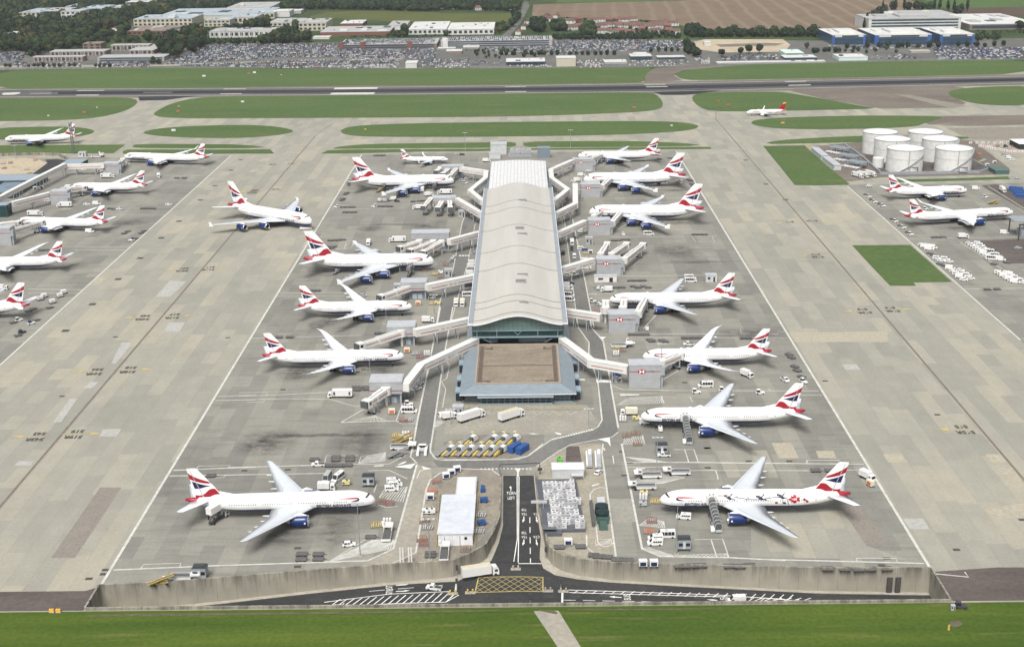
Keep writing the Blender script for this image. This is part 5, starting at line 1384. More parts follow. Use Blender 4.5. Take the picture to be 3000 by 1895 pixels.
def side_win(t,x0,x1,z0,z1,hw,tum,zmid,ztop,n=1):
 b=MB()
 f=lambda z:hw*(1-tum*max(0,(z-zmid)/(ztop-zmid)))+.015
 for s_ in(-1,1):
  for k in range(n):
   a,c=x0+(x1-x0)*k/n+.03,x0+(x1-x0)*(k+1)/n-.03
   q=[(a,s_*f(z0),z0),(c,s_*f(z0),z0),(c-.06,s_*f(z1),z1),(a+.06,s_*f(z1),z1)]
   b.quad(*(q if s_<0 else q[::-1]))
 b.build('side_window',m_win,t)
def front_win(t,xa,za,xb,zb,hw,name='windscreen',d=1):
 b=MB();o=.02*d
 q=[(xa+o,-hw*.92,za+.02),(xa+o,hw*.92,za+.02),(xb+o,hw*.82,zb+.02),(xb+o,-hw*.82,zb+.02)]
 b.quad(*(q if d>0 else q[::-1]));b.build(name,m_win,t)
PR={}
def proto(key,fn):
 if key not in PR:PR[key]=fn()
 return PR[key]
def v_car(mat,suv=0.0):
 t=thing('car','','car');h=1.45+suv
 b=MB();prof(b,[(-2.15,.3),(2.15,.3),(2.2,.75),(1.15,.98),(.45,h-.02),(-1.35,h),(-2.1,1.0),(-2.2,.7)],.9,tum=.24);b.build('body',mat,t)
 side_win(t,-1.55,.75,.98,h-.14,.9,.24,.88,h,2);front_win(t,1.10,1.0,.50,h-.08,.82);front_win(t,-2.02,1.05,-1.45,h-.06,.8,'rear_window',-1)
 wheels(t,(-1.35,1.4),.9,.33);return t
def v_van(mat,L=5.4,win='bus',h=2.45):
 t=thing('minibus' if win=='bus' else 'van','','minibus' if win=='bus' else 'van');a=L/2
 b=MB();prof(b,[(-a,.35),(a,.35),(a+.05,1.0),(a-.75,1.25),(a-1.5,h-.05),(a-1.9,h),(-a+.1,h),(-a,h-.2)],1.02,tum=.14);b.build('body',mat,t)
 if win=='bus':side_win(t,-a+.35,a-1.75,1.3,h-.28,1.02,.14,1.4,h,4)
 side_win(t,a-1.72,a-.95,1.3,h-.75,1.02,.14,1.4,h)
 front_win(t,a-.74,1.28,a-1.46,h-.08,.95);front_win(t,-a-.01,1.4,-a+.0,h-.35,.9,'rear_window',-1)
 if win=='bus':
  b=MB();b.box(-.3,0,h-.02,.9,.7,.14);b.build('roof_vent',m_vgrey,t)
 wheels(t,(-a+1.0,a-1.0),1.0,.36);return t
def v_truck(L=8.0,box=m_vw,cabm=m_vw,h=3.5,lift=0.0,name='box_truck',windows=False):
 t=thing(name,'','truck');a=L/2
 b=MB();b.box(-.1,0,.55,L-.4,1.0,.45);b.build('chassis',m_trim,t)
 b=MB();prof(b,[(a-1.75,.45),(a,.45),(a+.03,1.25),(a-.25,2.35),(a-.6,2.5),(a-1.75,2.5)],1.12,tum=.08);b.build('cab',cabm,t)
 front_win(t,a+.01,1.4,a-.24,2.25,1.05);side_win(t,a-1.45,a-.45,1.4,2.1,1.12,.08,1.5,2.5)
 b=MB();b.box(-1.0+.05,0,1.0+lift,L-2.2,2.4,h-1.0);b.build('box',box,t)
 if lift>0:
  b=MB()
  for s_ in(-.9,.9):b.beam((-a+1.0,s_,1.0),(a-3,s_,1.0+lift),.14,.22);b.beam((-a+1.0,s_,1.0+lift),(a-3,s_,1.0),.14,.22)
  b.build('scissor_lift',m_trim,t)
  b=MB();b.box(a-1.0,0,1.0+lift,2.0,2.4,.2);b.build('platform',m_vgrey,t)
 if windows:
  b=MB()
  for s_ in(-1,1):b.box(-a+1.2,s_*1.22,1.5,.8,.04,1.5);b.box(a-2.9,s_*1.22,1.5,.8,.04,1.5)
  b.build('shutter',m_trim,t)
 wheels(t,(-a+1.0,-a+2.2,a-1.2)if L>9 else(-a+1.3,a-1.2),1.12,.48);return t
def v_trailer(L=12.5,mat=m_vw,cab=True,top=None):
 t=thing('lorry','','lorry');a=L/2
 b=MB();b.box(-1.2,0,1.1,L-2.6,2.5,2.9);b.build('trailer_box',mat,t)
 if top:
  b=MB();b.box(-1.2,0,4.0,L-2.8,2.2,.08);b.build('trailer_roof',top,t)
 b=MB();b.box(-.2,0,.6,L-1,1.0,.5);b.build('chassis',m_trim,t)
 b=MB();prof(b,[(a-2.1,.5),(a,.5),(a+.03,1.4),(a-.15,2.5),(a-.7,3.2),(a-2.1,3.3)],1.2,tum=.08);b.build('cab',m_vw,t)
 front_win(t,a+.01,1.6,a-.15,2.45,1.1);side_win(t,a-1.5,a-.4,1.6,2.4,1.2,.08,1.9,3.3)
 wheels(t,(-a+1,-a+2.2,-a+3.4,a-3.2,a-1.2),1.2,.5);return t
def v_pickup(mat=m_vw):
 t=thing('pickup_truck','','pickup');
 b=MB();prof(b,[(-2.5,.4),(2.4,.4),(2.45,1.0),(1.5,1.15),(1.0,1.85),(-.1,1.9),(-.2,1.1),(-2.5,1.1)],.95,tum=.15);b.build('body',mat,t)
 side_win(t,0.0,1.1,1.15,1.7,.95,.15,1.15,1.9);front_win(t,1.46,1.18,1.02,1.8,.85)
 b=MB();b.box(-1.35,0,1.06,2.1,1.6,.06);b.build('load_bed',m_trim,t)
 wheels(t,(-1.6,1.5),.95,.36);return t
def v_tug(mat=m_vw,bar=None,cabm=None):
 t=thing('baggage_tractor','','tractor')
 b=MB();prof(b,[(-1.8,.35),(1.8,.35),(1.85,.95),(.4,1.05),(.2,1.1),(-1.8,1.0)],.85,tum=.05);b.build('body',mat,t)
 b=MB();prof(b,[(-1.5,1.0),(.0,1.0),(-.15,2.0),(-1.3,2.0)],.8,tum=.08);b.build('cab',m_win if cabm is None else cabm,t)
 b=MB();b.box(-.75,0,1.98,1.5,1.55,.12);b.build('cab_roof',bar or mat,t)
 wheels(t,(-1.2,1.2),.85,.38);return t
def v_dolly(kind='flat'):
 t=thing('cargo_dolly','','dolly')
 b=MB();b.box(0,0,.42,3.5,2.35,.16);
 for s_ in(-1,1):b.box(0,s_*1.15,.58,3.5,.12,.14)
 b.box(-1.7,0,.58,.12,2.2,.12);b.beam((1.75,0,.45),(2.9,0,.4),.14,.1);b.build('frame',m_tray,t)
 b=MB()
 for k in range(8):b.box(-1.45+k*.41,0,.59,.16,2.0,.06)
 b.build('roller_deck',m_tray2,t)
 wheels(t,(-1.2,1.2),1.0,.22)
 if kind=='box':
  b=MB();b.box(-.1,0,.7,2.6,1.9,1.55,0,0,1.0,1.0);b.build('container',m_vw,t)
  b=MB();b.box(-.1,-.97,.95,2.0,.03,1.0);b.build('curtain',m_ulight,t)
 return t
def v_cart(col,blue=True):
 t=thing('baggage_container','','container')
 b=MB();b.box(0,0,.45,2.6,1.7,1.9);b.build('body',col,t)
 b=MB();b.box(0,-.86,.6,1.9,.04,1.3);b.build('curtain',M('dark_blue_curtain',(.012,.02,.07),.7)if blue else m_orange,t)
 b=MB();b.box(0,0,.3,2.7,1.5,.15);b.beam((1.3,0,.4),(2.2,0,.35),.12,.1);b.build('chassis',m_trim,t)
 wheels(t,(-.9,.9),.8,.25);return t
def v_gpu(col=m_vw):
 t=thing('ground_power_unit','','power unit')
 b=MB();b.box(0,0,.5,2.8,1.6,1.3,0,0,.96,.92);b.build('housing',col,t)
 b=MB();b.box(.3,0,1.8,.7,.6,.25);b.box(-.8,-.78,.8,.7,.06,.6);b.build('exhaust',m_trim,t)
 b=MB();b.beam((1.4,0,.5),(2.5,0,.3),.12,.1);b.build('tow_bar',m_trim,t)
 wheels(t,(-.9,.9),.75,.3);return t
def v_belt(main=m_yel,L=8.0,up=2.6,cabm=m_vw):
 t=thing('belt_loader','','belt loader')
 b=MB();b.box(-.6,.35,.45,5.2,1.5,.55);b.build('chassis',main,t)
 b=MB();prof(b,[(.3,.9),(2.1,.9),(2.1,1.3),(1.5,2.2),(.3,2.25)],.55,tum=.05);b.v=[(x,y+.75,z)for x,y,z in b.v];b.build('cab',cabm,t)
 front_win(t,2.1,1.35,1.55,2.1,.45)
 b=MB();b.beam((-L*.5,-.55,.75),(L*.5,-.55,.75+up),1.1,.22);b.build('belt',m_tray,t)
 b=MB()
 for s_ in(-1.15,.05):b.beam((-L*.5,s_,.9),(L*.5,s_,.9+up),.12,.3)
 b.build('belt_rail',main,t)
 b=MB();b.beam((-1.2,-.55,.9),(1.6,-.55,.75+up*.62),.3,.2);b.build('lift_ram',m_trim,t)
 wheels(t,(-2.2,1.6),1.0,.4);return t
def v_belt_stowed():
 """grey inclined conveyor with yellow frame and white engine cover, as parked in the compound"""
 t=thing('belt_loader','','belt loader')
 b=MB();b.beam((-5.2,.75,.8),(4.6,.75,2.3),1.5,.24);b.build('belt',M('belt_grey',(.20,.205,.20),.7),t)
 b=MB()
 for s_ in(1.55,-.05):b.beam((-5.2,s_,.95),(4.6,s_,2.45),.14,.34)
 b.build('belt_rail',M('rail_grey',(.34,.345,.33),.6),t)
 b=MB();b.box(4.5,.75,2.2,.7,1.9,.5);b.box(3.9,.2,2.4,.5,.5,1.0);b.build('belt_head',m_yel2,t)
 b=MB();b.box(-1.2,-1.0,.5,5.0,1.1,.5);b.beam((-3.6,-1.0,.9),(-.6,-1.0,1.5),.8,.4);b.build('chassis',m_yel,t)
 b=MB();prof(b,[(1.0,.6),(3.8,.6),(3.8,1.6),(3.0,2.7),(1.2,2.7)],.95,tum=.1);b.v=[(x,y-1.25,z)for x,y,z in b.v];b.build('cab',m_vw,t)
 b=MB();prof(b,[(-.8,.9),(1.0,.9),(1.0,2.3),(-.2,2.0)],.85,tum=.1);b.v=[(x,y-1.25,z)for x,y,z in b.v];b.build('engine_cover',m_trim,t)
 wheels(t,(-2.6,2.2),1.5,.48);return t
def v_loader():
 """white cargo loader: main deck, raised bridge and operator cab"""
 t=thing('cargo_loader','','cargo loader')
 b=MB();b.box(-1.2,0,.6,7.0,3.0,.7);b.build('main_deck',m_vw,t)
 b=MB();b.box(-1.2,0,1.3,6.6,2.5,.12);b.build('roller_deck',m_tray,t)
 b=MB();b.box(3.7,0,2.0,3.0,3.2,.5);b.beam((.2,-1.3,.9),(4.0,-1.3,2.2),.2,.3);b.beam((.2,1.3,.9),(4.0,1.3,2.2),.2,.3);b.build('front_bridge',m_vw,t)
 b=MB();b.box(3.0,1.6,2.4,1.1,.9,1.4);b.build('cab',m_vw,t)
 b=MB();b.box(3.2,1.6,3.0,1.0,.94,.55);b.build('cab_window',m_win,t)
 b=MB()
 for s_ in(-1.45,1.45):b.box(-1.2,s_,1.42,6.8,.06,.5)
 b.build('guard_rail',m_vgrey,t)
 wheels(t,(-3.4,2.6),1.5,.5);return t
def v_tow():
 """low wide pushback tractor"""
 t=thing('pushback_tractor','','pushback tractor')
 for s_ in(-1,1):
  b=MB();b.box(-.3,s_*1.45,.45,7.6,1.1,1.05,0,0,.97,.9);b.build('body',m_vw,t)
 b=MB();b.box(1.6,0,.5,3.2,2.0,.7);b.build('centre_deck',m_ulight,t)
 b=MB();prof(b,[(1.8,1.1),(3.6,1.1),(3.3,2.1),(2.0,2.1)],1.5,tum=.1);b.build('cab',m_win,t)
 b=MB();b.box(2.6,0,2.1,1.5,2.9,.14);b.build('cab_roof',m_vw,t)
 b=MB();b.box(3.5,0,1.6,.3,2.6,.45);b.build('light_bar',M('amber',(.75,.33,.05),.4),t)
 wheels(t,(-2.6,2.2),1.85,.6);return t
def v_steps():
 """mobile stairs under a ribbed dark canopy, top platform at the door"""
 t=thing('passenger_steps','','passenger steps')
 b=MB();b.box(-3.2,0,.5,8.6,2.2,.5);b.build('chassis',m_vgrey,t)
 n=9;rings=[]
 for k in range(n):
  u=k/(n-1);x=-6.6+11.2*u;z=1.0+4.6*u
  rings.append([(x,-1.15,z),(x,-1.12,z+1.7),(x,-.65,z+2.3),(x,.65,z+2.3),(x,1.12,z+1.7),(x,1.15,z)])
 b=MB();b.loft(rings,0,True,True);b.build('canopy',M('smoked_canopy',(.075,.082,.085),.35,.1),t)
 b=MB()
 for k in range(n):
  u=k/(n-1);x=-6.6+11.2*u;z=1.0+4.6*u
  pts=[(x,-1.19,z),(x,-1.16,z+1.72),(x,-.67,z+2.36),(x,.67,z+2.36),(x,1.16,z+1.72),(x,1.19,z)]
  for p_,q_ in zip(pts,pts[1:]):b.beam(p_,q_,.16,.16)
 b.build('canopy_rib',M('rib_pale',(.42,.42,.40),.5),t)
 b=MB();b.box(5.0,0,5.0,2.2,3.4,3.2);b.build('top_platform',m_vw,t)
 b=MB();b.box(4.6,-.6,8.05,.5,.5,.3);b.box(4.6,.6,8.05,.5,.5,.3);b.build('lamp',m_trim,t)
 b=MB();prof(b,[(-5.2,.5),(-7.0,.5),(-7.0,1.2),(-6.4,1.9),(-5.2,1.9)],.6,tum=.1);b.v=[(x,y+1.9,z)for x,y,z in b.v];b.build('cab',m_vw,t)
 b=MB()
 for s_ in(-.9,.9):b.beam((-1.0,s_,.8),(3.9,s_,5.0),.25,.3);b.beam((3.6,s_,.8),(4.6,s_,5.0),.25,.3)
 b.build('support_frame',m_trim,t)
 wheels(t,(-5.6,.2),1.1,.48);return t
def v_kiosk():
 t=thing('stand_cabin','','cabin')
 b=MB();b.box(0,0,1.0,4.2,3.4,3.0);b.build('wall',M('cabin_grey',(.26,.285,.30),.5,.1),t)
 b=MB();b.box(0,.1,4.0,4.4,3.2,.18);b.box(0,.2,4.18,3.4,2.0,.35);b.build('roof',M('cabin_roof_dark',(.045,.048,.052),.6,.1),t)
 b=MB();b.box(-1.1,-1.72,2.0,1.3,.06,1.1);b.box(1.2,-1.72,2.0,1.3,.06,1.1);b.build('window',m_win,t)
 b=MB();b.box(.05,-1.73,1.1,.8,.05,2.4);b.build('door',M('cabin_door',(.46,.48,.49),.5),t)
 b=MB()
 for x in(-1.8,1.8):
  for y in(-1.4,1.4):b.box(x,y,0,.25,.25,1.0)
 b.build('leg',m_trim,t);return t
def v_block(name,cat,sx,sy,sz,wall,roof,win=True):
 t=thing(name,'',cat)
 b=MB();b.box(0,0,0,sx,sy,sz);b.build('wall',wall,t)
 b=MB();b.box(0,0,sz,sx+.2,sy+.2,.18);b.build('roof',roof,t)
 if win:
  b=MB();b.box(-sx*.22,-sy/2-.02,sz*.4,sx*.22,.05,sz*.35);b.box(sx*.25,-sy/2-.02,.1,sx*.16,.05,sz*.75);b.build('window',m_shade,t)
 return t
def v_clutter(kind):
 """stores of chocks, cones and hoses kept in painted boxes"""
 R_=random.Random(hash(kind)%97 if False else sum(map(ord,kind)))
 if kind=='bottles':
  t=thing('air_start_bottles','','gas bottles')
  b=MB();b.box(0,0,0,3.4,2.2,.5);b.build('base',m_tray2,t)
  for x in(-1.0,0,1.0):
   b=MB();b.tube((x,0,.5),(x,0,2.4),.42,.42,12);b.tube((x,0,2.4),(x,0,2.7),.42,.12,12);b.build('bottle',m_vw,t)
  return t
 t=thing('chock_rack','','rack')
 col={'brown':M('rusty_rack',(.20,.105,.06),.8,.2),'red':M('red_rack',(.25,.075,.06),.6,.15),'orange':m_orange,'yellow':m_yel,'grey':m_vgrey}[kind]
 b=MB();b.box(0,0,.1,3.6,1.8,.3)
 b.build('base',m_tray2,t)
 b=MB()
 for k in range(5):b.beam((-1.5+k*.7,-.7,.4),(-1.2+k*.7+R_.uniform(-.3,.3),.6,.9+R_.uniform(0,.5)),.28,.3)
 b.build('chock',col,t)
 b=MB()
 for k in(-1.6,0,1.6):b.box(k,.85,.4,.1,.1,1.3)
 b.beam((-1.6,.85,1.65),(1.6,.85,1.65),.1,.1);b.build('frame',col,t)
 return t
MK=dict(car_w=lambda:v_car(m_vw),suv_w=lambda:v_car(m_vw,.2),car_g=lambda:v_car(m_vgrey),car_b=lambda:v_car(M('car_blue',(.03,.07,.22),.35,.05)),car_k=lambda:v_car(M('car_black',(.02,.021,.024),.3,.05)),bus=lambda:v_van(m_vw,6.4,'bus',2.7),bus_g=lambda:v_van(m_vgrey,6.4,'bus',2.7),van=lambda:v_van(m_vw,5.4,'van'),mini=lambda:v_van(m_vw,4.9,'bus',2.1),van_k=lambda:v_van(M('van_dark',(.04,.042,.05),.35),5.2,'van',2.2),truck=lambda:v_truck(),truck_l=lambda:v_truck(10.5,h=3.7,windows=True),truck_s=lambda:v_truck(6.4,h=3.1),truck_c=lambda:v_truck(7.0,m_cream,h=3.2),hilo=lambda:v_truck(8.6,m_tray2,m_vgrey,2.9,2.9,'catering_truck'),hilo_w=lambda:v_truck(9.0,m_vw,m_vw,3.4,3.0,'catering_truck',True),lorry=lambda:v_trailer(),lorry_c=lambda:v_trailer(12.0,m_vw,True,M('dusty_trailer_roof',(.50,.46,.34),.6,.12)),pickup=lambda:v_pickup(),tug=lambda:v_tug(),tug_k=lambda:v_tug(m_trim),tug_b=lambda:v_tug(m_vw,M('cab_blue',(.02,.05,.2),.5)),dolly=lambda:v_dolly(),dolly_box=lambda:v_dolly('box'),cart=lambda:v_cart(m_vw),cart_o=lambda:v_cart(m_cream,False),cart_b=lambda:v_cart(m_bluec),gpu=lambda:v_gpu(),gpu_y=lambda:v_gpu(m_yel2),gpu_g=lambda:v_gpu(m_vgrey),gpu_o=lambda:v_gpu(m_orange),gpu_b=lambda:v_gpu(m_bluec),gpu_l=lambda:v_gpu(m_lime),belt=lambda:v_belt(),belt_w=lambda:v_belt(m_vgrey),belt_s=v_belt_stowed,loader=v_loader,tow=v_tow,steps=v_steps,kiosk=v_kiosk,hut=lambda:v_block('hut','hut',6.0,4.5,3.6,m_hut,m_cladroof),portacabin=lambda:v_block('portable_cabin','cabin',12.0,4.0,3.2,m_tube,m_cladroof),locker=lambda:v_block('equipment_cabin','cabin',4.2,3.4,4.2,m_clad,m_cladroof),bottles=lambda:v_clutter('bottles'),rack=lambda:v_clutter('brown'),rack_r=lambda:v_clutter('red'),rack_o=lambda:v_clutter('orange'),rack_y=lambda:v_clutter('yellow'),rack_g=lambda:v_clutter('grey'))
USED=set()
def put(kind,fr,x,y,deg,label,group=None,z=0.0,zc=1.0):
 """survey point is the middle of the object as seen; zc is its half height"""
 p=G(fr,x,y,z+zc)
 first=kind not in PR
 o=proto(kind,MK[kind])
 if not first:o=copy_tree(o)
 o.location=(p.x,p.y,z);o.rotation_euler=(0,0,radians(deg))
 o['label']=label
 if group:o['group']=group
 elif 'group' in o:del o['group']
 return o
def train(fr,pts,deg,label,group,kind='dolly'):
 for x,y in pts:put(kind,fr,x,y,deg,label,group,0,.5)
put('truck_s','d',1140,432,285,'white box truck facing the camera behind the tail of the second western twin-jet')
put('truck_l','d',775,437,0,'white long truck parked under the gate box nearest the grass, western pier')
put('truck_l','d',465,645,180,'white box lorry in front of the second western gate box')
put('van','d',695,627,0,'white van with roof lights between two western twin-jets');put('car_w','d',622,630,0,'white car left of the van between two western twin-jets')
put('car_w','d',1212,632,0,'lone white car near the white edge line, western stands')
put('pickup','d',860,665,180,'white pickup towing dark dollies behind a western tail fin')
put('van','d',645,822,0,'white high-roof van under the tail of the western twin-jet',None,0,1.4)
put('tug_b','d',945,887,200,'white tractor with blue cab beside the western edge line');
train('d',[(790,664),(820,668)],0,'dark flat dollies behind the white pickup, western stands','dollies behind the western pickup')
train('d',[(1270,445),(1325,445)],0,'two dark dollies in line on the western stand nearest the grass','dollies on the grass-side western stand')
train('d',[(1025,663),(1062,663),(1100,663)],0,'three dark dollies in line on the empty western roadway','dollies on the western roadway')
train('d',[(893,842),(918,828)],35,'dark dollies parked at a slant, one pair of two near the blue-cab tractor','slanted dollies near the western edge line');train('d',[(1015,840),(1036,825),(970,880)],35,'dark dollies parked at a slant, one pair of two near the blue-cab tractor','slanted dollies near the western edge line')
train('d',[(290,963),(330,962)],0,'dark dollies beside the wing of the cropped western twin-jet','dollies by the cropped twin-jet')
train('d',[(290,1318),(318,1298),(432,1296),(458,1272),(378,1340)],40,'white container on a dolly beside the cropped western tail','white containers by the cropped western tail','dolly_box')
train('d',[(358,1376),(205,1398),(238,1384),(95,1482),(260,1465)],40,'dark empty dolly among the white containers, western edge','empty dollies by the cropped western tail')
put('tug_b','d',225,1482,40,'white blue-cab tractor below the cropped western tail');put('tug','d',135,1460,40,'white tractor hitched to a dark dolly below the cropped western tail')
put('dolly','h',160,250,45,'dark dolly lowest of those below the cropped western tail',None,0,.5);put('tug_k','h',195,215,45,'dark tractor lowest below the cropped western tail')
put('truck_s','d',15,1238,0,'white truck half out of the picture above the cropped western tail')
put('truck_l','d',255,707,0,'white tank-like service truck behind the third western twin-jet')
put('hut','d',595,272,0,'pale hut by the tall lattice mast, western pier end',None,0,2);put('loader','d',700,290,0,'white cargo loader beside the pale hut, western pier');put('loader','d',722,285,90,'white cargo loader turned away beside the pale hut, western pier')
put('car_g','d',575,398,20,'grey car under the white western link');put('car_w','d',595,385,20,'white car under the white western link');put('mini','d',345,605,20,'white minivan beside the second western gate box')
put('tug','d',720,395,0,'white tractor beside the grass-side western gate box');put('van','d',905,345,10,'white van at the nose of the longest western twin-jet')
put('cart','d',255,520,0,'white baggage container under the raised western walkway');put('cart','d',300,515,0,'white baggage container by the walkway leg, western pier')
put('car_g','e',1592,138,0,'grey car, first of a pair near the grass strip',None);put('car_k','e',1640,140,0,'black car, second of a pair near the grass strip')
train('e',[(950,150),(985,150),(1012,150)],0,'dark empty dollies in line beside the little single-aisle jet','dollies by the small jet')
put('tug','e',742,345,90,'white tractor at the tail of the far double-decker, west')
train('e',[(740,372),(738,385)],90,'dark dollies behind the far double-decker, west','dollies behind the far double-decker');train('e',[(712,458),(724,447),(684,506),(694,494)],40,'dark dollies in slanted pairs along the west edge line','slanted dollies along the west edge line')
put('truck','e',1325,418,90,'white box truck standing end-on at the engine of the far double-decker',None,0,1.8);put('truck_l','e',1502,440,180,'white long truck below the nose of the far double-decker',None,0,1.8)
put('hilo','e',1425,392,90,'dark raised catering truck at the far double-decker, forward door',None,0,3);put('hilo','e',1020,395,90,'dark raised catering truck at the far double-decker, rear door',None,0,3)
put('belt','e',985,430,50,'yellow belt loader under the far double-decker')
put('truck_s','e',1372,465,20,'small white truck beside the empty stand gate room, west')
train('e',[(985,513),(1025,513)],0,'white container on a dolly behind the white truck, west stands','white containers on the west roadway','dolly_box');put('truck_s','e',1080,500,180,'white truck towing two white containers on the west roadway');put('tug_k','e',1122,510,0,'dark tractor behind the white truck with containers')
train('e',[(1250,516),(1300,512),(1335,510)],0,'dark dollies in line near the empty west stand','dollies near the empty west stand')
put('tug','e',640,557,180,'white tractor with red tail stopped at the west edge line');train('e',[(690,561),(730,561),(770,561)],0,'dark dollies towed by the tractor at the west edge line','dolly train at the west edge line')
put('tug','e',940,552,180,'white tractor drawing three dollies along the west roadway');train('e',[(990,554),(1030,554),(1068,554)],0,'dark dollies behind the tractor on the west roadway','dolly train on the west roadway')
train('e',[(708,601),(745,601),(782,601)],0,'dark dollies left in a row below the west roadway','dollies left below the west roadway')
put('car_w','e',1680,328,15,'white car under the zigzag west link');put('tug','e',1665,365,20,'white tractor under the zigzag west link');put('car_g','e',1640,345,15,'grey car under the zigzag west link')
put('locker','e',1638,615,0,'grey equipment cabin beside the far west road',None,0,2);put('truck_s','e',1283,568,180,'white truck cab showing left of the parked bridges');put('van','e',1715,622,90,'white van on the far west road')
train('e',[(590,825),(625,823),(660,822),(690,820)],0,'dark dollies in line behind the docked double-decker','dollies behind the docked double-decker');train('e',[(565,876),(600,886),(620,874)],25,'dark dollies in a cluster at the fin of the docked double-decker','dolly cluster at the docked double-decker')
put('truck_s','e',895,842,270,'white van-like truck facing the camera behind the docked double-decker',None,0,1.5);put('truck_l','e',1125,818,180,'white long truck near the wide west gate room',None,0,1.8)
put('car_w','e',1575,955,60,'white car, upper one beside the west road crossing');put('car_g','e',1548,985,60,'grey car, lower one beside the west road crossing')
put('locker','e',1532,1085,0,'grey equipment cabin beside the docked double-decker nose',None,0,2);put('rack','e',1340,1060,0,'rusty brown rack of chocks at the docked double-decker nose');put('rack_y','e',1420,1090,10,'yellow rack of chocks left of the grey cabin');put('rack','e',1470,1115,0,'rusty brown rack next to the grey equipment cabin');put('rack_r','e',1510,1015,0,'red rack above the grey equipment cabin');put('gpu','e',1468,1078,0,'white power unit at the grey equipment cabin')
put('van','e',1722,1000,15,'white van, uppermost of those at the west wall of the pier');put('van','e',1714,1030,15,'white van, second from top at the west wall of the pier');put('van','e',1708,1083,10,'white van, third from top at the west wall of the pier');put('van_k','e',1697,1180,10,'dark van at the west wall of the pier');put('bus','e',1687,1253,10,'white minibus, lowest at the west wall of the pier',None,0,1.3);put('car_g','e',1745,920,20,'grey car beside the west wall of the pier')
put('truck_c','e',1592,1318,270,'cream box truck parked beside its twin near the west link','two cream trucks near the west link',0,1.7);put('truck_c','e',1642,1320,270,'cream box truck parked beside its twin near the west link','two cream trucks near the west link',0,1.7)
train('e',[(450,1225),(488,1225)],0,'dark dollies behind the fin of the short twin-jet','dollies behind the short twin-jet');put('car_g','e',850,1258,0,'grey flat vehicle beyond the wing of the short twin-jet');put('locker','e',1130,1205,0,'dark grey cabin left of the short twin-jet gate room',None,0,2)
put('cart_o','e',1290,1325,0,'container with orange curtain at the short twin-jet gate room',None,0,1.2);put('rack_y','e',1405,1325,0,'yellow rack of chocks left of the orange container');put('gpu_y','e',1445,1322,0,'pale yellow power unit near the west link');put('tug','e',1400,1275,0,'white tractor beneath the short twin-jet gate room')
put('truck_s','i',1755,115,0,'white service truck beside the west road under the near link',None,0,1.5);put('belt_w','e',645,1075,60,'grey belt loader at the tail of the docked double-decker');put('hilo','e',1228,1065,80,'dark raised catering truck at the nose of the docked double-decker',None,0,3)
put('tow','e',400,724,8,'long white pushback tractor at the nose of the towed double-decker')
train('i',[(370,277),(470,276)],0,'dark dollies behind the fin of the curved-wing twin-jet, west','dollies behind the west curved-wing jet');train('i',[(1290,240),(1330,242)],0,'dark dollies left of the grey gate room with the red stripe','dollies by the striped gate room')
put('cart_o','i',1560,398,0,'container with orange curtain below the striped gate room',None,0,1.2);put('cart_o','i',1420,965,0,'container with orange curtain below the gate room nearest the lawn',None,0,1.2)
put('rack_r','i',1680,455,0,'red rack of chocks beside the west road');put('bottles','i',1745,430,0,'white gas bottles beside the west road');put('rack_g','i',1640,425,0,'grey rack below the striped gate room')
put('truck_l','i',940,800,180,'white catering truck in front of the gate room nearest the lawn',None,0,1.8);train('i',[(1085,740),(1100,762),(1175,740),(1190,758)],0,'dark dollies beside the white catering truck','dollies by the white catering truck')
put('bus','i',1580,950,0,'white minibus beside the painted bay near the west road',None,0,1.3);put('tug','i',1575,888,0,'white tractor above the minibus near the west road');put('van','i',1668,700,60,'white van under the long bent west link');put('car_w','i',1650,745,40,'white car under the long bent west link')
put('rack_r','i',1525,1045,0,'red rack of cones beside the west road, near the painted rays');put('rack_g','i',1575,1035,0,'grey rack of cones beside the west road, near the painted rays')
put('belt','i',1500,1225,20,'yellow belt loader, upper of the pair beside the west road');put('belt','i',1530,1245,20,'yellow belt loader, lower of the pair beside the west road');put('bottles','i',1550,1185,0,'white gas bottles behind the yellow belt loaders');put('rack_y','i',1460,1185,0,'yellow rack behind the belt loaders')
put('loader','i',1520,1292,0,'white cargo loader beside the junction, west road');put('belt_w','i',1470,1365,20,'long grey belt loader in the hatched bay by the junction')
put('tow','i',1700,1325,90,'white pushback tractor with amber light bar on the west road');put('pickup','i',735,1450,180,'white pickup on the roadway beyond the lawn-side twin-jet')
train('i',[(900,1390),(900,1415),(1030,1390),(1030,1415)],0,'dark dollies stored two by two in the hatched bay','stored dollies in the hatched west bay');train('i',[(840,1465),(930,1465),(1010,1463)],0,'dark low dollies in a row below the stored ones','row of low dollies below the hatched bay');put('dolly','i',700,1410,0,'dark flat dolly alone above the white pickup',None,0,.5)
put('truck_s','i',1955,1005,20,'small white truck at the corner of the lorry yard',None,0,1.4);put('van','i',1915,1000,20,'white van at the corner of the lorry yard');put('locker','i',2035,960,0,'white cabinet at the fence of the lorry yard',None,0,2)
put('lorry','j',255,998,38,'white articulated lorry with plain roof in the yard',None,0,2);put('lorry_c','j',628,992,38,'white articulated lorry with dusty yellow roof in the yard',None,0,2)
for x,y in((545,385),(722,385),(925,385),(1118,385),(1312,385),(1510,385)):put('belt_s','y',x,y-5,57,'parked belt loader of the front row of six, grey conveyor and yellow frame','front row of parked belt loaders')
for x,y in((955,190),(1350,185),(1545,185),(1750,180)):put('belt_s','y',x,y,57,'parked belt loader of the back row of four, grey conveyor and yellow frame','back row of parked belt loaders')
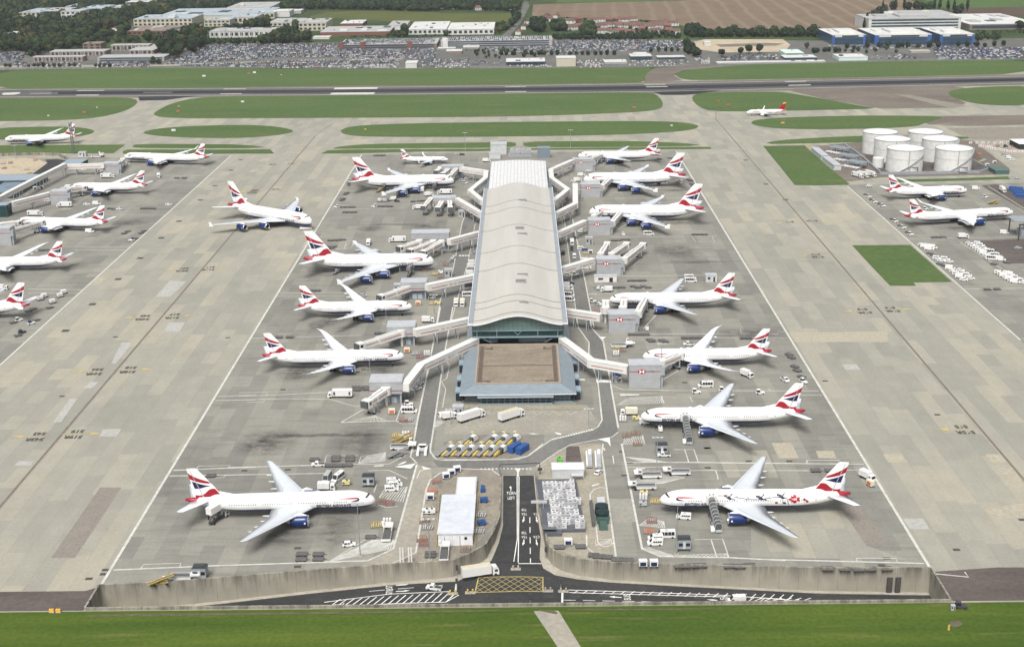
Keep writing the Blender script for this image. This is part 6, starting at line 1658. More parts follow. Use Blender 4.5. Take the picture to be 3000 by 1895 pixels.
def container(fr,x,y,deg,label,mat,L=6.1,rib=True,cat='container',nm='shipping_container'):
 p=G(fr,x,y,1.3);t=thing(nm,label,cat,(p.x,p.y,0),radians(deg))
 b=MB();b.box(0,0,.1,L,2.45,2.55);b.build('body',mat,t)
 b=MB()
 for k in range(12):b.box(-L/2+.3+k*(L-.6)/11,-1.24,.35,.12,.05,2.1);b.box(-L/2+.3+k*(L-.6)/11,1.24,.35,.12,.05,2.1)
 b.build('rib',mat,t)
 b=MB();b.box(-L/2-.02,-.6,.3,.05,1.1,2.2);b.box(-L/2-.02,.6,.3,.05,1.1,2.2);b.build('door',mat,t)
container('y',1820,320,57,'blue shipping container next to the belt loaders',m_bluec);container('y',1965,345,57,'blue shipping container at the bend of the road, with a red label',m_bluec)
for k,(x,y)in enumerate(((1130,290),(1180,260),(1232,230))):
 put('cart','m',x,y,15,['cream open-front booth nearest the orange rack','cream open-front booth in the middle of three','cream open-front booth nearest the ramp head'][k],'three cream booths',0,1.3)
put('belt','l',1140,850,10,'yellow belt loader beside the long wall, west');put('loader','l',1300,815,0,'cream and white cargo loader beside the long wall, west');put('kiosk','l',1415,805,0,'dark rack-like cabin behind the wall next to the cargo loader')
put('dolly','l',1488,103,0,'dark dolly beside the fin of the lawn-side twin-jet, drawbar out',None,0,.5)
put('bus_g','l',2307,112,262,'grey minibus facing the camera beyond the wing',None,0,1.3);put('bus','l',2385,110,245,'white minibus at a slant next to the grey one',None,0,1.3)
put('kiosk','m',410,335,0,'grey stand cabin with black roof at the lawn-side twin-jet nose',None,0,2.2);put('gpu_y','m',203,357,0,'small pale yellow power unit near the minibuses')
put('mini','m',640,340,8,'white minivan, farthest of three in the hatched bay');put('mini','m',660,370,8,'white minivan, middle of three in the hatched bay');put('mini','m',625,410,8,'white minivan, nearest of three in the hatched bay')
put('rack','m',525,530,0,'rusty rack of poles at the nose of the lawn-side twin-jet');put('rack_r','m',600,545,0,'red and white rack of poles at the nose of the lawn-side twin-jet');put('suv_w','m',228,920,8,'white car parked above the hatched corner')
put('loader','m',585,830,90,'white cargo loader nose-on beside the hatched corner');put('bottles','m',585,725,0,'white gas bottles above the nose-on cargo loader');put('rack_y','m',480,745,10,'yellow hose rack beside the white gas bottles');put('gpu_y','m',600,772,0,'cream power unit between bottles and cargo loader');put('dolly','m',430,862,0,'dark ramp dolly left of the nose-on cargo loader',None,0,.5)
put('hilo_w','l',1535,355,62,'white catering truck raised to the rear door of the lawn-side twin-jet',None,0,3.4)
put('truck_s','m',20,405,0,'white truck just showing above the lawn-side twin-jet');put('rack_r','m',1045,340,10,'dark red rack beside the cream booths');put('rack_o','m',1000,430,0,'orange rack of barriers beside the flat white shed');put('cart','m',985,492,0,'white container below the orange rack')
put('gpu','m',945,622,10,'white power unit, first of two beside the white shed');put('gpu','m',992,622,10,'white power unit, second of two beside the white shed');put('rack_g','m',960,590,0,'grey pile of bars above the two white power units')
put('rack','m',930,710,0,'rusty rack left of the white shed, upper');put('rack_g','m',960,765,0,'grey rack left of the white shed');put('rack','m',905,880,0,'rusty rack left of the white shed, lower');put('rack_r','m',925,920,0,'dark red rack left of the white shed, lowest')
put('gpu_b','m',1472,415,90,'blue cart right of the shed annex, farthest of three');put('gpu_b','m',1482,517,0,'blue cart right of the white shed, middle of three');put('gpu_b','m',1460,727,10,'blue cart right of the white shed, nearest of three');put('rack_g','m',1450,650,0,'dark grey rack between two blue carts');put('rack_g','m',1435,800,0,'dark grey rack below the nearest blue cart')
put('loader','m',1115,1010,90,'white cargo loader below the white shed');put('dolly','m',985,1035,0,'grey flat dolly left of the loader below the shed',None,0,.5);put('dolly','m',985,1015,0,'grey flat dolly behind another, below the shed',None,0,.5);put('rack','m',1310,970,0,'rusty pallet stack at the foot of the white shed')
train('l',[(2128,655),(2125,692),(2245,655),(2245,690)],0,'dark dollies two by two beside the hatched corner, lawn-side west','dollies by the hatched corner')
for k,x in enumerate((708,734,788,812)):
 p=G('m',x,1105);t=thing('barrier_post','tall white post where the west road meets the wall, one of four','post',(p.x,p.y,0),0,'white posts by the wall');b=MB();b.box(0,0,0,.4,.4,5.4);b.build('shaft',m_vw,t);b=MB();b.box(0,0,0,1.0,.8,.5);b.build('base',m_kerb,t)
put('truck_s','f',205,195,0,'white box truck beside the pier end, west');put('van','f',958,303,0,'white van beside the second east gate box');put('car_g','f',865,245,20,'grey car under the zigzag east link');put('truck_s','f',930,350,0,'small white truck above the second east gate box');put('car_w','f',895,352,0,'white car above the second east gate box');put('car_k','f',752,300,60,'black car under the zigzag east link');put('car_w','f',1015,268,0,'white car at the grass-side east gate box')
put('tug','f',1640,352,0,'white tractor under the tail of the farther double-decker, east');put('truck_s','f',1750,360,270,'white truck facing the camera below the farther double-decker fin');put('cart','f',1575,372,0,'white container under the rear of the farther double-decker, east')
train('f',[(1815,342),(1830,352),(1838,378),(1850,388)],-30,'dark dollies beside the east edge line, upper group','upper dollies along the east edge line');train('f',[(1560,145),(1580,180),(1662,172)],-30,'dark dollies behind the grass-side east twin-jet','dollies behind the grass-side east jet')
put('bus','f',1495,768,0,'white minibus alone on the east roadway',None,0,1.3);put('car_w','f',1292,770,270,'white car facing the camera on the east roadway');put('van','f',955,752,0,'white van left of the nearer double-decker gate box');put('car_g','f',945,735,0,'grey car left of the nearer double-decker gate box')
train('f',[(1860,778),(1900,778),(1940,779)],0,'dark dollies in line at the east edge line','dollies in line at the east edge line');train('f',[(1215,825),(1255,824),(1290,820),(1325,820)],0,'dark dollies in line behind the white cabin, east','dollies behind the white cabin')
put('locker','f',1020,828,0,'white two-storey cabin beside the east road',None,0,2.2);put('truck_s','f',885,845,270,'white truck on the east road, facing the camera');put('tug_k','f',883,893,270,'dark tractor behind the white truck on the east road');put('van','f',903,950,90,'white van alone on the east road')
put('mini','f',960,888,0,'white minivan below the two-storey cabin');put('car_b','f',990,895,0,'blue car below the two-storey cabin');put('cart','f',1030,920,0,'white container below the two-storey cabin');put('rack_y','f',1000,925,0,'yellow rack left of the three parked bridges')
put('van','f',1000,1040,0,'white van, lower one under the straight east link');put('van','f',995,985,0,'white van, upper one under the straight east link');put('mini','f',850,1098,0,'white minivan at the east wall, uppermost');put('tug','f',912,1092,0,'white tractor beside the east road');put('rack_y','f',880,1095,0,'yellow rack beside the east wall of the pier')
put('van','f',848,1180,-10,'white van at the east wall of the pier, second');put('van','f',850,1208,-10,'white van at the east wall of the pier, third');put('bus','f',855,1255,-10,'white minibus at the east wall of the pier, upper',None,0,1.3);put('bus','f',860,1292,-10,'white minibus at the east wall of the pier, lower',None,0,1.3);put('car_k','f',870,1160,0,'dark car at the east wall of the pier');put('van_k','f',815,925,80,'dark van in the shade of the east wall')
put('portacabin','f',1150,1128,0,'long white portable cabin below the gate box with three bridges',None,0,1.6);put('hut','f',1990,1120,0,'pale hut with roof box beside the east edge line',None,0,2)
put('bus','f',1825,1118,0,'white minibus, rear one of two behind a wing tip',None,0,1.3);put('bus','f',1830,1140,0,'white minibus, front one of two behind a wing tip',None,0,1.3)
train('f',[(1350,1145),(1402,1145),(1450,1144)],0,'dark dollies spaced in a line on the empty east stand','spaced dollies on the empty east stand');train('f',[(1370,1190),(1410,1200),(1450,1190),(1490,1200)],0,'dark dollies in a cluster behind the pier-front twin-jet','dolly cluster behind the pier-front jet');train('f',[(1190,1200),(1235,1200),(1280,1198)],0,'dark dollies next to the white belt loader, east','dollies next to the white belt loader')
put('belt_w','f',1110,1205,170,'grey belt loader beside the east road');put('truck_s','f',1160,1222,180,'white flat truck in front of the grey belt loader')
put('gpu','f',1110,1330,0,'white power unit at the nose of the pier-front twin-jet');put('rack_r','f',1090,1385,0,'dark red rack at the nose of the pier-front twin-jet');put('tug','f',1050,1305,0,'white tractor beside the lamp mast, east road')
put('gpu','k',287,185,90,'white power unit alone beside the pier-front gate box');train('k',[(150,238),(215,238),(278,238)],0,'dark dollies below the pier-front gate box','dollies below the pier-front gate box');train('k',[(310,282),(330,296),(420,290),(445,300)],0,'dark dollies stored in pairs above the curved-wing twin-jet','stored dollies above the curved-wing jet');train('k',[(620,268),(690,267),(755,266)],0,'dark dollies spaced along the roadway by a wing','dollies along the roadway by a wing');train('k',[(1140,270),(1185,270)],0,'dark dollies beside the fin of the curved-wing twin-jet','dollies by the curved-wing fin')
put('pickup','k',655,318,180,'white pickup hidden partly by the curved-wing twin-jet');put('car_w','k',140,308,0,'white car on the roadway by the equipment racks, east');put('rack','k',70,375,0,'rusty rack at the nose of the curved-wing twin-jet');put('rack_y','k',20,350,0,'yellow rack beside the bottles, east');put('bottles','k',15,408,0,'white gas bottles by the east road, upper');put('loader','k',60,335,0,'grey and white loader by the east road crossing')
put('car_b','j',1602,618,5,'blue car under the long bent east link');put('car_w','j',1605,652,5,'white car under the long bent east link')
put('bus','k',805,677,180,'white minibus on the roadway in front of the gate box nearest the lawn',None,0,1.3);put('tug','k',722,738,0,'white tractor, one beside the minibus on the roadway');put('tug','k',960,722,0,'white tractor half behind the wing on the roadway');put('tug','k',1285,745,0,'white tractor alone to the east on the roadway')
put('truck_s','k',1168,582,305,'white box van slanted at the curved wing tip',None,0,1.6);put('pickup','k',1505,632,290,'white pickup facing the camera near the east edge line');put('tug','k',1670,648,300,'white tractor behind the fin near the east edge line');train('k',[(1540,415),(1560,440),(1590,520),(1612,555)],-55,'dark dollies in slanted pairs inside the east edge line','slanted dollies inside the east edge line');put('dolly','k',1650,610,-50,'dark dolly towed by the tractor near the east fin',None,0,.5)
put('truck_c','k',128,918,180,'cream box truck at the nose of the plain twin-jet',None,0,1.6);put('bottles','k',75,985,0,'white gas bottles by the east road, lower');put('gpu_y','k',190,975,0,'yellow power unit below the cream truck');put('van','k',275,1005,10,'white van under the nose of the plain twin-jet');put('gpu','k',405,1070,90,'white power unit below the nose of the plain twin-jet')
put('steps','k',638,1080,92,'dark canopied passenger steps at the plain twin-jet',None,0,3.2);put('steps','n',1732,605,95,'dark canopied passenger steps at the twin-jet with the red blossom',None,0,3.2)
put('rack','k',110,1125,0,'rusty rack of chocks, first of two below the plain twin-jet');put('rack','k',190,1110,0,'rusty rack of chocks, second of two below the plain twin-jet');put('rack','k',208,1195,0,'rusty rack alone on the hatched bay, east');put('kiosk','k',415,1245,0,'grey stand cabin with dark roof below the plain twin-jet',None,0,2.2);put('pickup','k',435,1292,180,'white pickup in front of the grey stand cabin, east')
put('loader','k',555,1450,180,'white cargo loader on the roadway beyond the blossom twin-jet');put('loader','k',300,1478,180,'cargo loader in the hatched bay beside a lamp mast, east')
train('o',[(415,388),(505,388)],0,'dark dollies in line behind the fin of the blossom twin-jet','dollies behind the blossom jet');put('truck_s','o',745,422,300,'white truck on the east edge line, pink cart behind it',None,0,1.4);put('cart_o','o',765,472,300,'pinkish cart coupled behind the white truck, east edge line',None,0,1)
put('loader','n',1120,362,180,'white cargo loader above the yellow power unit, east');put('gpu_y','n',1130,420,0,'yellow power unit at the nose of the blossom twin-jet');put('bottles','n',1125,458,0,'white gas bottles at the nose of the blossom twin-jet');put('rack_y','n',1225,485,0,'yellow hose rack at the nose of the blossom twin-jet');put('gpu_g','n',1120,510,0,'grey power unit below the bottles, east')
put('mini','n',1472,617,170,'white minivan under the nose of the blossom twin-jet');put('rack_r','n',1200,652,0,'red rack of barriers in the hatched bay, east');put('rack_o','n',1175,742,0,'orange rack of chocks by the three white vans, east');put('bus','n',1315,770,180,'white minibus beside two minivans, east',None,0,1.3);put('mini','n',1230,802,180,'white minivan behind another, lawn side, east');put('mini','n',1225,840,180,'white minivan nearest the lawn of the east stands');put('kiosk','n',1470,850,0,'grey stand cabin with dark roof nearest the lawn, east',None,0,2.2)
put('car_w','n',742,232,60,'white car beside the two long silver stores');put('gpu_l','n',410,138,100,'bright green cart behind the flat white roof')
put('dolly','n',405,882,0,'dark dolly nearest the ramp, east of it',None,0,.5);put('dolly','n',588,878,0,'dark dolly alone below the chiller compound',None,0,.5);put('cart','n',482,838,0,'white container with dark blue curtain below the chiller compound',None,0,1.2)
train('n',[(740,962),(815,966),(898,990),(992,995)],-8,'dark dollies in line behind the retaining wall, east of the ramp','dollies behind the wall east of the ramp');put('dolly','n',700,950,-8,'dark covered dolly first in the line east of the ramp',None,0,.5)
put('cart','n',1122,1020,0,'white container with dark blue curtain behind the wall, first of two',None,0,1.2);put('cart','n',1215,1020,0,'white container with dark blue curtain behind the wall, second of two',None,0,1.2)
train('n',[(1435,1045),(1530,1043),(1620,1040),(1860,1045),(1950,1048),(2040,1038)],0,'dark dollies half hidden behind the long wall, east','dollies half hidden behind the long wall');train('o',[(490,1018),(600,1020),(690,1022),(765,1020),(870,1018)],0,'dark dollies half hidden behind the long wall, east','dollies half hidden behind the long wall')
for(x,y),l_ in zip(((1095,575),(1135,612),(1195,642),(1285,752),(1340,798),(1395,846)),('first','second','third','fourth','fifth','nearest')):
 put('tug','g',x,y,-40,'white tractor, %s along the eastern edge line counted from the tanks'%l_);put('dolly','g',x-20,y-12,-40,'dark dolly hitched to a tractor along the eastern edge line','dollies along the eastern edge line',0,.5)
put('car_w','g',1095,498,0,'white car on the road before the fuel tanks');put('truck_s','g',1770,867,0,'white truck in front of the longest eastern jet');put('belt','g',1990,622,0,'yellow belt loader near the nose of the longest eastern jet');train('g',[(1560,870),(1590,870),(1625,869)],0,'dark dollies on the line below the longest eastern jet','dollies below the longest eastern jet');train('g',[(1945,1244),(2015,1242)],0,'dark dollies below the parked eastern vehicles','dollies below the eastern car park')
put('tug','g',1500,663,0,'white tractor behind the wing of the longest eastern jet');put('car_g','g',2165,942,0,'grey car on the dark eastern tarmac');put('tug','g',1930,578,0,'white tractor near the nose of the shorter eastern jet');put('van','g',1860,518,0,'white van near the nose of the shorter eastern jet');put('van','g',2065,835,0,'white van under the eastern gantry')
rnd=random.Random(11)
def rows(quad,n,kinds,lab,grp,deg=-20):
 a,b_,c,d=quad
 for k in range(n):
  u=(k+.5)/n;q=k%2
  x=a[0]+(d[0]-a[0])*u+(b_[0]-a[0])*(.2+.55*q);y=a[1]+(d[1]-a[1])*u+(b_[1]-a[1])*(.2+.55*q)
  put(rnd.choice(kinds),'g',x,y,deg+rnd.uniform(-4,4),lab,grp)
rows(((1450,915),(1520,912),(1590,945),(1520,955)),5,['mini','car_w','van'],'white vehicle in the upper cluster beside the grass square','upper cluster by the grass square')
rows(((1560,1015),(1640,1012),(1720,1040),(1620,1045)),4,['mini','van','car_w'],'white vehicle in the middle cluster beside the grass square','middle cluster by the grass square')
rows(((1650,1085),(1760,1085),(1860,1170),(1760,1175)),9,['mini','van','car_w'],'white vehicle in the lower cluster beside the grass square','lower cluster by the grass square')
rows(((1790,905),(1890,905),(2060,1025),(1970,1030)),20,['mini','van','car_w','bus'],'white vehicle in the long double row of the eastern car park','long double row of the eastern car park')
rows(((2005,1120),(2100,1118),(2230,1190),(2140,1195)),14,['mini','van','car_w'],'white vehicle in the short double row of the eastern car park','short double row of the eastern car park')
for k,(x,y)in enumerate(((1530,985),(1560,1000),(1600,1062),(1640,1075),(1990,1062),(2085,1052))):put('dolly','g',x,y,-40,'dark dolly among the white vehicles by the grass square','dollies among the eastern vehicles',0,.5)
for k,(x,y)in enumerate(((2120,528),(2135,545),(2152,562),(2170,580))):container('g',x+30,y-5,-30,'blue container in the row at the eastern picture edge',m_bluec,9)
for o in COL.objects:
 if o.name.startswith('shipping_container')and 'eastern picture' in o.get('label',''):o['group']='blue containers at the eastern edge'
put('truck','g',2055,528,270,'white truck parked beside the blue containers, eastern edge',None,0,1.6)
def on_road(kind,fr,x,y,deg,label,zc=1.0):
 p=Gf(fr,x,y,zc);o=put(kind,fr,x,y,deg,label);o.location=(p.x,p.y,floor_z(p.x,p.y)+.02);return o
on_road('lorry_c','m',1445,1178,16,'white articulated lorry turning at the junction of the sunken road',2.0)
on_road('pickup','m',1018,1328,165,'small white pickup on the sunken road left of the junction',.9);on_road('van','n',1925,1328,184,'white van on the sunken road right of the junction',1.2)
m_concrete_b=M('tank_white',(.60,.60,.575),.5,.05,.12)
m_mast=M('mast_grey',(.30,.32,.34),.5,.08,.8,metal=.3)
def mast(fr,x,y,yt,label,heads=3,r=.2,cat='lamp mast',group='lamp masts'):
 p=G(fr,x,y);h=max(4,HT(fr,x,yt,p));t=thing('lamp_mast',label,cat,(p.x,p.y,0),0,group)
 b=MB();b.box(0,0,0,1.5,1.5,.5);b.build('base',m_kerb,t)
 b=MB();b.tube((0,0,.5),(0,0,h),r,r*.55,8);b.build('pole',m_mast,t)
 b=MB();b.box(0,0,h-.3,3.6,.2,.2)
 for k in range(heads):b.box(-1.6+3.2*k/max(1,heads-1),-.3,h-.25,.7,.8,.3)
 b.build('lamp_head',m_ulight,t)
for q in[('m',335,1045,540,'lamp mast in the hatched corner of the lawn-side west stand'),('m',982,1085,690,'lamp mast in front of the loader below the white shed'),('i',1222,735,482,'lamp mast beside the gate room nearest the lawn'),('e',1152,1215,1003,'lamp mast beside the docked double-decker engine'),('e',1038,1500,1370,'lamp mast in front of the short twin-jet wing root'),('k',412,545,318,'lamp mast in front of the curved-wing twin-jet nose'),('n',1408,955,505,'lamp mast beside the lawn-side east cabin'),('n',1240,240,-60,'lamp mast in the hatched bay beyond the blossom twin-jet'),('j',1345,1115,937,'lamp mast at the inner side of the road bend'),('i',1968,1105,942,'lamp mast at the corner of the lorry yard'),('f',1050,1345,1250,'lamp mast beside the near east road'),('e',1418,1420,1258,'lamp mast beside the west road near orange container'),('b',1617,1045,917,'lamp mast on the grass strip, east of the pier end'),('b',875,1088,936,'lamp mast on the grass strip, west of the pier end'),('a',112,1115,1025,'lamp mast by the sandy yard, western pier'),('a',937,1035,942,'lamp mast on the grass tip, western pier'),('e',1410,475,365,'lamp mast by the far double-decker door'),('f',960,640,420,'lamp mast between two east gate boxes')]:mast(*q)
p=G('a',520,1085);h=HT('a',492,875,p);t=thing('lattice_mast','tall dark lattice mast in front of the rolling twin-jet','mast',(p.x,p.y,0))
b=MB()
for sx in(-1,1):
 for sy in(-1,1):b.beam((sx,sy,0),(sx*.6,sy*.6,h),.28,.28)
for k in range(14):b.beam((-1,-1,h*k/14),(1,-1,h*(k+1)/14),.16,.16);b.beam((1,1,h*k/14),(-1,1,h*(k+1)/14),.16,.16)
b.build('lattice',M('mast_dark',(.12,.13,.13),.6),t);b=MB();b.box(0,0,h,2.6,2.6,1.2);b.build('head',m_mast,t)
t=thing('equipment_shed','flat white shed with grey roof between the west road and the ramp','shed',(0,0,0))
c0,c1=G('m',1060,945),G('m',1378,945);zt=HT('m',1220,835,c0);yb_=G('m',1200,478,zt).y
b=MB();b.prism([(c0.x,c0.y),(c1.x,c0.y),(c1.x,yb_),(c0.x,yb_)],0,zt);b.build('wall',grid_mat('white_panel',(.66,.665,.67),(.42,.43,.45),4.0,4.0,0,.10,.5),t)
b=MB();m_shroof=grid_mat('pale_grey_roof',(.50,.525,.56),(.44,.46,.49),0,2.4,0,.08,.5);b.prism([(c0.x-.3,c0.y-.3),(c1.x+.3,c0.y-.3),(c1.x+.3,yb_+.3),(c0.x-.3,yb_+.3)],zt,zt+.3);b.build('roof',m_shroof,t)
b=MB()
for k in range(5):b.box(c0.x-.1,c0.y+6+k*4,.5,.3,1.6,2.4);b.box(c0.x+2+k*5 if k<2 else c1.x-2.2,c0.y-.05,0 if k<2 else 2.2,.12 if k<2 else .8,.12,zt*.8 if k<2 else .9)
b.build('vent',m_shade,t)
a0,a1=G('m',1225,470),G('m',1412,470);za=HT('m',1320,445,a0)+1.2;ya=G('m',1320,305,za).y
b=MB();b.prism([(a0.x,yb_+.35),(a1.x,yb_+.35),(a1.x,ya),(a0.x,ya)],0,za);b.build('annexe_wall',m_hut,t);b=MB();b.prism([(a0.x+.6,yb_+.9),(a1.x-.5,yb_+.9),(a1.x-.5,ya-.4),(a0.x+.6,ya-.4)],za,za+.12);b.build('annexe_roof',M('annexe_roof_white',(.58,.60,.615),.5),t)
c0,c1=G('x',190,1080),G('x',655,1010);yk=G('x',480,380).y
t=thing('chiller_deck','low dark grey plant deck carrying packed white units','plant deck',(0,0,0));b=MB()
b.prism([(c0.x-1,c0.y+1),(c0.x+4.6,c0.y+1),(c0.x+4.6,c1.y),(c1.x,c1.y),(c1.x-1.5,yk),(c0.x-3.5,yk)],0,1.0);b.build('deck',M('deck_grey',(.085,.092,.105),.6,.1,.3),t)
b=MB();b.beam((c0.x+.5,c0.y+2,2.2),(c0.x+.5,c0.y+7,1.2),4.6,.2);b.build('ramp',M('deck_ramp',(.12,.13,.145),.6),t)
rnd=random.Random(4);MCH=[M('chiller_white',(.54,.54,.54),.5,.06),M('chiller_pale',(.36,.365,.37),.5,.1)]
def v_chiller(h,mi):
 t=thing('chiller_unit','','chiller');b=MB();b.box(0,0,0,1.62,1.7,h);b.build('casing',MCH[mi],t)
 b=MB();b.box(.05,.1,h,.75,.55,.06);b.build('fan_grille',m_trim,t);b=MB();b.box(-.2,-.87,h*.35,.5,.05,.22);b.build('name_plate',m_trim,t);return t
PCH=[v_chiller(h,mi)for h,mi in((1.9,0),(2.5,0),(2.2,1))];nu=[0,0,0]
for r_ in range(11):
 for c_ in range(8):
  x,y=150+c_*56+r_*7.5,408+r_*50
  if r_>9 and c_ in(4,5)or(r_<2 and c_==7)or(c_==7 and r_ not in(3,4,9,10))or(c_==0 and r_ in(5,6))or(r_==7 and c_==2)or rnd.random()<.06:continue
  k=rnd.choice((0,0,1,2,2));p=G('x',x,y+rnd.uniform(-6,6),2.2);o=copy_tree(PCH[k])if nu[k]else PCH[k];nu[k]+=1
  o.location=(p.x+rnd.uniform(-.1,.1),p.y,1.0);o['label']=['low white box chiller in the packed rows beside the ramp','tall white box chiller in the packed rows beside the ramp','dull grey box chiller in the packed rows beside the ramp'][k];o['group']='packed chillers beside the ramp'
c0,c1=G('x',245,345),G('x',638,345);zt=3.4
t=thing('plant_building','white flat-roofed plant building between road bend and chillers','building',(0,0,0));y1=G('x',440,150,zt).y
b=MB();b.prism([(c0.x,c0.y),(c1.x,c0.y),(c1.x,y1),(c0.x,y1)],0,zt);b.build('wall',m_hut,t);b=MB();b.prism([(c0.x-.2,c0.y-.2),(c1.x+.2,c0.y-.2),(c1.x+.2,y1),(c0.x-.2,y1)],zt,zt+.25);b.build('roof',M('plain_pale_roof',(.56,.57,.58),.5,.05,.2),t)
b=MB();b.box(c1.x-2.5,c0.y-1.2,1.8,4.0,1.8,.3);b.build('canopy',m_ulight,t)
p=G('x',870,900);t=thing('water_tank_bay','pair of dark green round-topped tanks in a painted bay','tank',(p.x,p.y,0));mt_=M('tank_green',(.012,.026,.026),.4,.1,.5)
for k in range(2):
 b=MB();b.tube((0,2.2+k*4.6,.3),(0,2.2+k*4.6,3.4),2.25,2.25,24);b.tube((0,2.2+k*4.6,3.4),(0,2.2+k*4.6,4.0),2.25,.5,24);b.build('tank',mt_,t)
b=MB();b.box(0,-.4,0,4.6,.25,2.6);b.box(0,-2.9,0,3.0,4.4,1.6,0,0,.8,.9);b.build('housing',M('housing_green',(.055,.10,.085),.5),t)
b=MB();b.box(-3.2,6,0,1.0,17,1.6);b.build('side_wall',M('bay_wall',(.085,.085,.09),.7),t)
b=MB();b.box(.2,13,.2,2.6,5.5,1.9);b.tube((.9,10.6,1.0),(.9,14.6,1.0),1.0,1.0,12);b.build('pump_set',m_ulight,t)
b=MB()
for sx in(-1,1):
 for yy in(-1,-2.6,-4.4):b.box(sx*2.1,yy,0,.14,.14,1.5)
b.build('post',M('post_cream',(.45,.42,.34),.6),t)
for k,(x,y0,y1)in enumerate(((700,20,190),(810,20,200))):
 a,c=G('x',x,y0,1.2),G('x',x+10,y1,1.2);t=thing('steel_walkway',['long silver stored walkway section, one beside the white car','long silver stored walkway section nearest the east road'][k],'walkway',(0,0,0))
 b=MB();b.beam((a.x,a.y,1.0),(c.x,c.y,1.0),1.9,.7);b.build('deck',m_clad,t);b=MB();b.beam((a.x-1,a.y,1.5),(c.x-1,c.y,1.5),.5,.9);b.beam((a.x-.4,a.y-.8,1.8),(a.x+.8,a.y-.8,1.8),1.6,1.4);b.build('side_rail',m_fascia,t)
a,c=G('m',1632,300),G('m',2002,285);t=thing('height_gauge','dark steel height frame spanning the head of the ramp','height frame',(0,0,0))
b=MB();b.tube((a.x,a.y,0),(a.x,a.y,4.6),.14,.14,8);b.tube((c.x,c.y,0),(c.x,c.y,4.6),.14,.14,8);b.beam((a.x,a.y,4.6),(c.x,c.y,4.6),.2,.25);b.build('frame',m_trim,t);b=MB();b.box(c.x,c.y,1.6,1.6,.3,1.1);b.build('sign_back',m_trim,t)
p=G('x',135,740);t=thing('sign_gantry','grey cantilever sign gantry beside the ramp lanes','sign gantry',(p.x,p.y,0));b=MB();b.box(0,0,0,.35,.35,3.4);b.build('post',m_mast,t);b=MB();b.box(-1.5,0,2.9,5.4,.4,.9);b.build('sign_back',m_ulight,t)
for fr,x,y,l_ in(('m',1235,1235,'traffic signal at the wall corner left of the lorry'),('m',1912,1505,'traffic signal at the lawn edge below the yellow box'),('n',418,1255,'traffic signal at the end of the hatched strip'),('m',1232,1360,'traffic signal at the stop line left of the junction'),('x',165,1335,'traffic signal on the pavement at the ramp foot')):
 p=Gf(fr,x,y);z=floor_z(p.x,p.y)if p.y>NEAR_Y else 0;t=thing('traffic_signal',l_,'traffic signal',(p.x,p.y,z));b=MB();b.tube((0,0,0),(0,0,3.4),.1,.1,6);b.build('pole',m_mast,t);b=MB();b.box(0,-.1,2.6,.75,.5,1.7);b.build('signal_head',m_trim,t)
for fr,x,y,col,l_ in(('m',1192,1388,m_yel,'traffic island with yellow bollards, left end of the junction'),('m',1355,1380,m_yel,'traffic island with yellow bollards beside the yellow box'),('n',308,1258,m_kerb,'grey traffic island at the corner of the yellow box'),('n',440,1262,m_kerb,'grey traffic island at the hatched strip end'),('m',1777,1160,m_kerb,'pale traffic island at the ramp foot')):
 p=Gf(fr,x,y);t=thing('traffic_island',l_,'traffic island',(p.x,p.y,floor_z(p.x,p.y)));b=MB();b.box(0,0,-.1,3.2,1.5,.25);b.build('kerb',m_kerb,t)
 b=MB();b.box(-.8,0,.15,.5,.5,1.1);b.box(.8,0,.15,.5,.5,1.1);b.build('bollard',col,t)
for k,(x,y)in enumerate(((366,1068),(412,1068))):
 p=G('l',x,y);t=thing('marker_board',['orange-yellow marker board, outer one on the dark asphalt','orange-yellow marker board, inner one on the dark asphalt'][k],'marker board',(p.x,p.y,0));b=MB();b.box(0,0,.25,1.35,.5,.95);b.build('panel',M('marker_amber',(.72,.40,.06),.5),t);b=MB();b.box(0,0,0,1.5,.8,.25);b.build('base',m_kerb,t)
put('tug_k','o',1345,1258,-10,'dark green-black cart at the corner of lawn and dark asphalt',None,0,.6);put('locker','o',1295,1262,0,'small white cabinet at the corner of the lawn');COL.objects[-1].scale=(1,1,1)
for o in[o for o in COL.objects if o.get('label')=='small white cabinet at the corner of the lawn']:o.scale=(.28,.28,.38)
p=G('o',1268,1410);t=thing('marker_light','small yellow marker light standing in the lawn','marker light',(p.x,p.y,0));b=MB();b.tube((0,0,0),(0,0,1.5),.38,.28,8);b.build('body',m_yel,t)
for k,x in enumerate((888,942)):
 p=AT('o',x,1150,349.0);t=thing('drain_gate',['dark slatted drain gate on the wall, outer of the two','dark slatted drain gate on the wall, end one of the two'][k],'gate',(p.x,349.3,floor_z(p.x,345)));b=MB();b.box(0,0,.5,1.7,.25,5.2);b.build('frame',m_trim,t);b=MB()
 for j_ in(-.4,0,.4):b.box(j_,-.16,.7,.2,.12,4.8)
 b.build('bar',m_brown,t)
def fence(name,fr,pts,label,h=1.6,step=3.0,mat=None,z=0.0):
 W_=[G(fr,x,y)for x,y in pts];t=thing(name,label,'fence',(W_[0].x,W_[0].y,0));O=W_[0];b,q=MB(),MB()
 for a,c in zip(W_,W_[1:]):
  n=max(1,int((c-a).length/step));b.beam(a-O+Vector((0,0,h)),c-O+Vector((0,0,h)),.1,.12);b.beam(a-O+Vector((0,0,h*.5)),c-O+Vector((0,0,h*.5)),.1,.1)
  for k in range(n+1):r_=a.lerp(c,k/n)-O;q.box(r_.x,r_.y,0,.14,.14,h)
 o_=len(b.v);b.v+=q.v;b.f+=[tuple(i+o_ for i in f)for f in q.f];b.m+=q.m;b.build('rail',mat or m_mast,t)
fence('fence','j',[(60,935),(340,960),(720,958),(1290,958)],'yellowish post fence between the annexe and lorry yard',2.0,2.2,M('fence_ochre',(.36,.31,.16),.7))
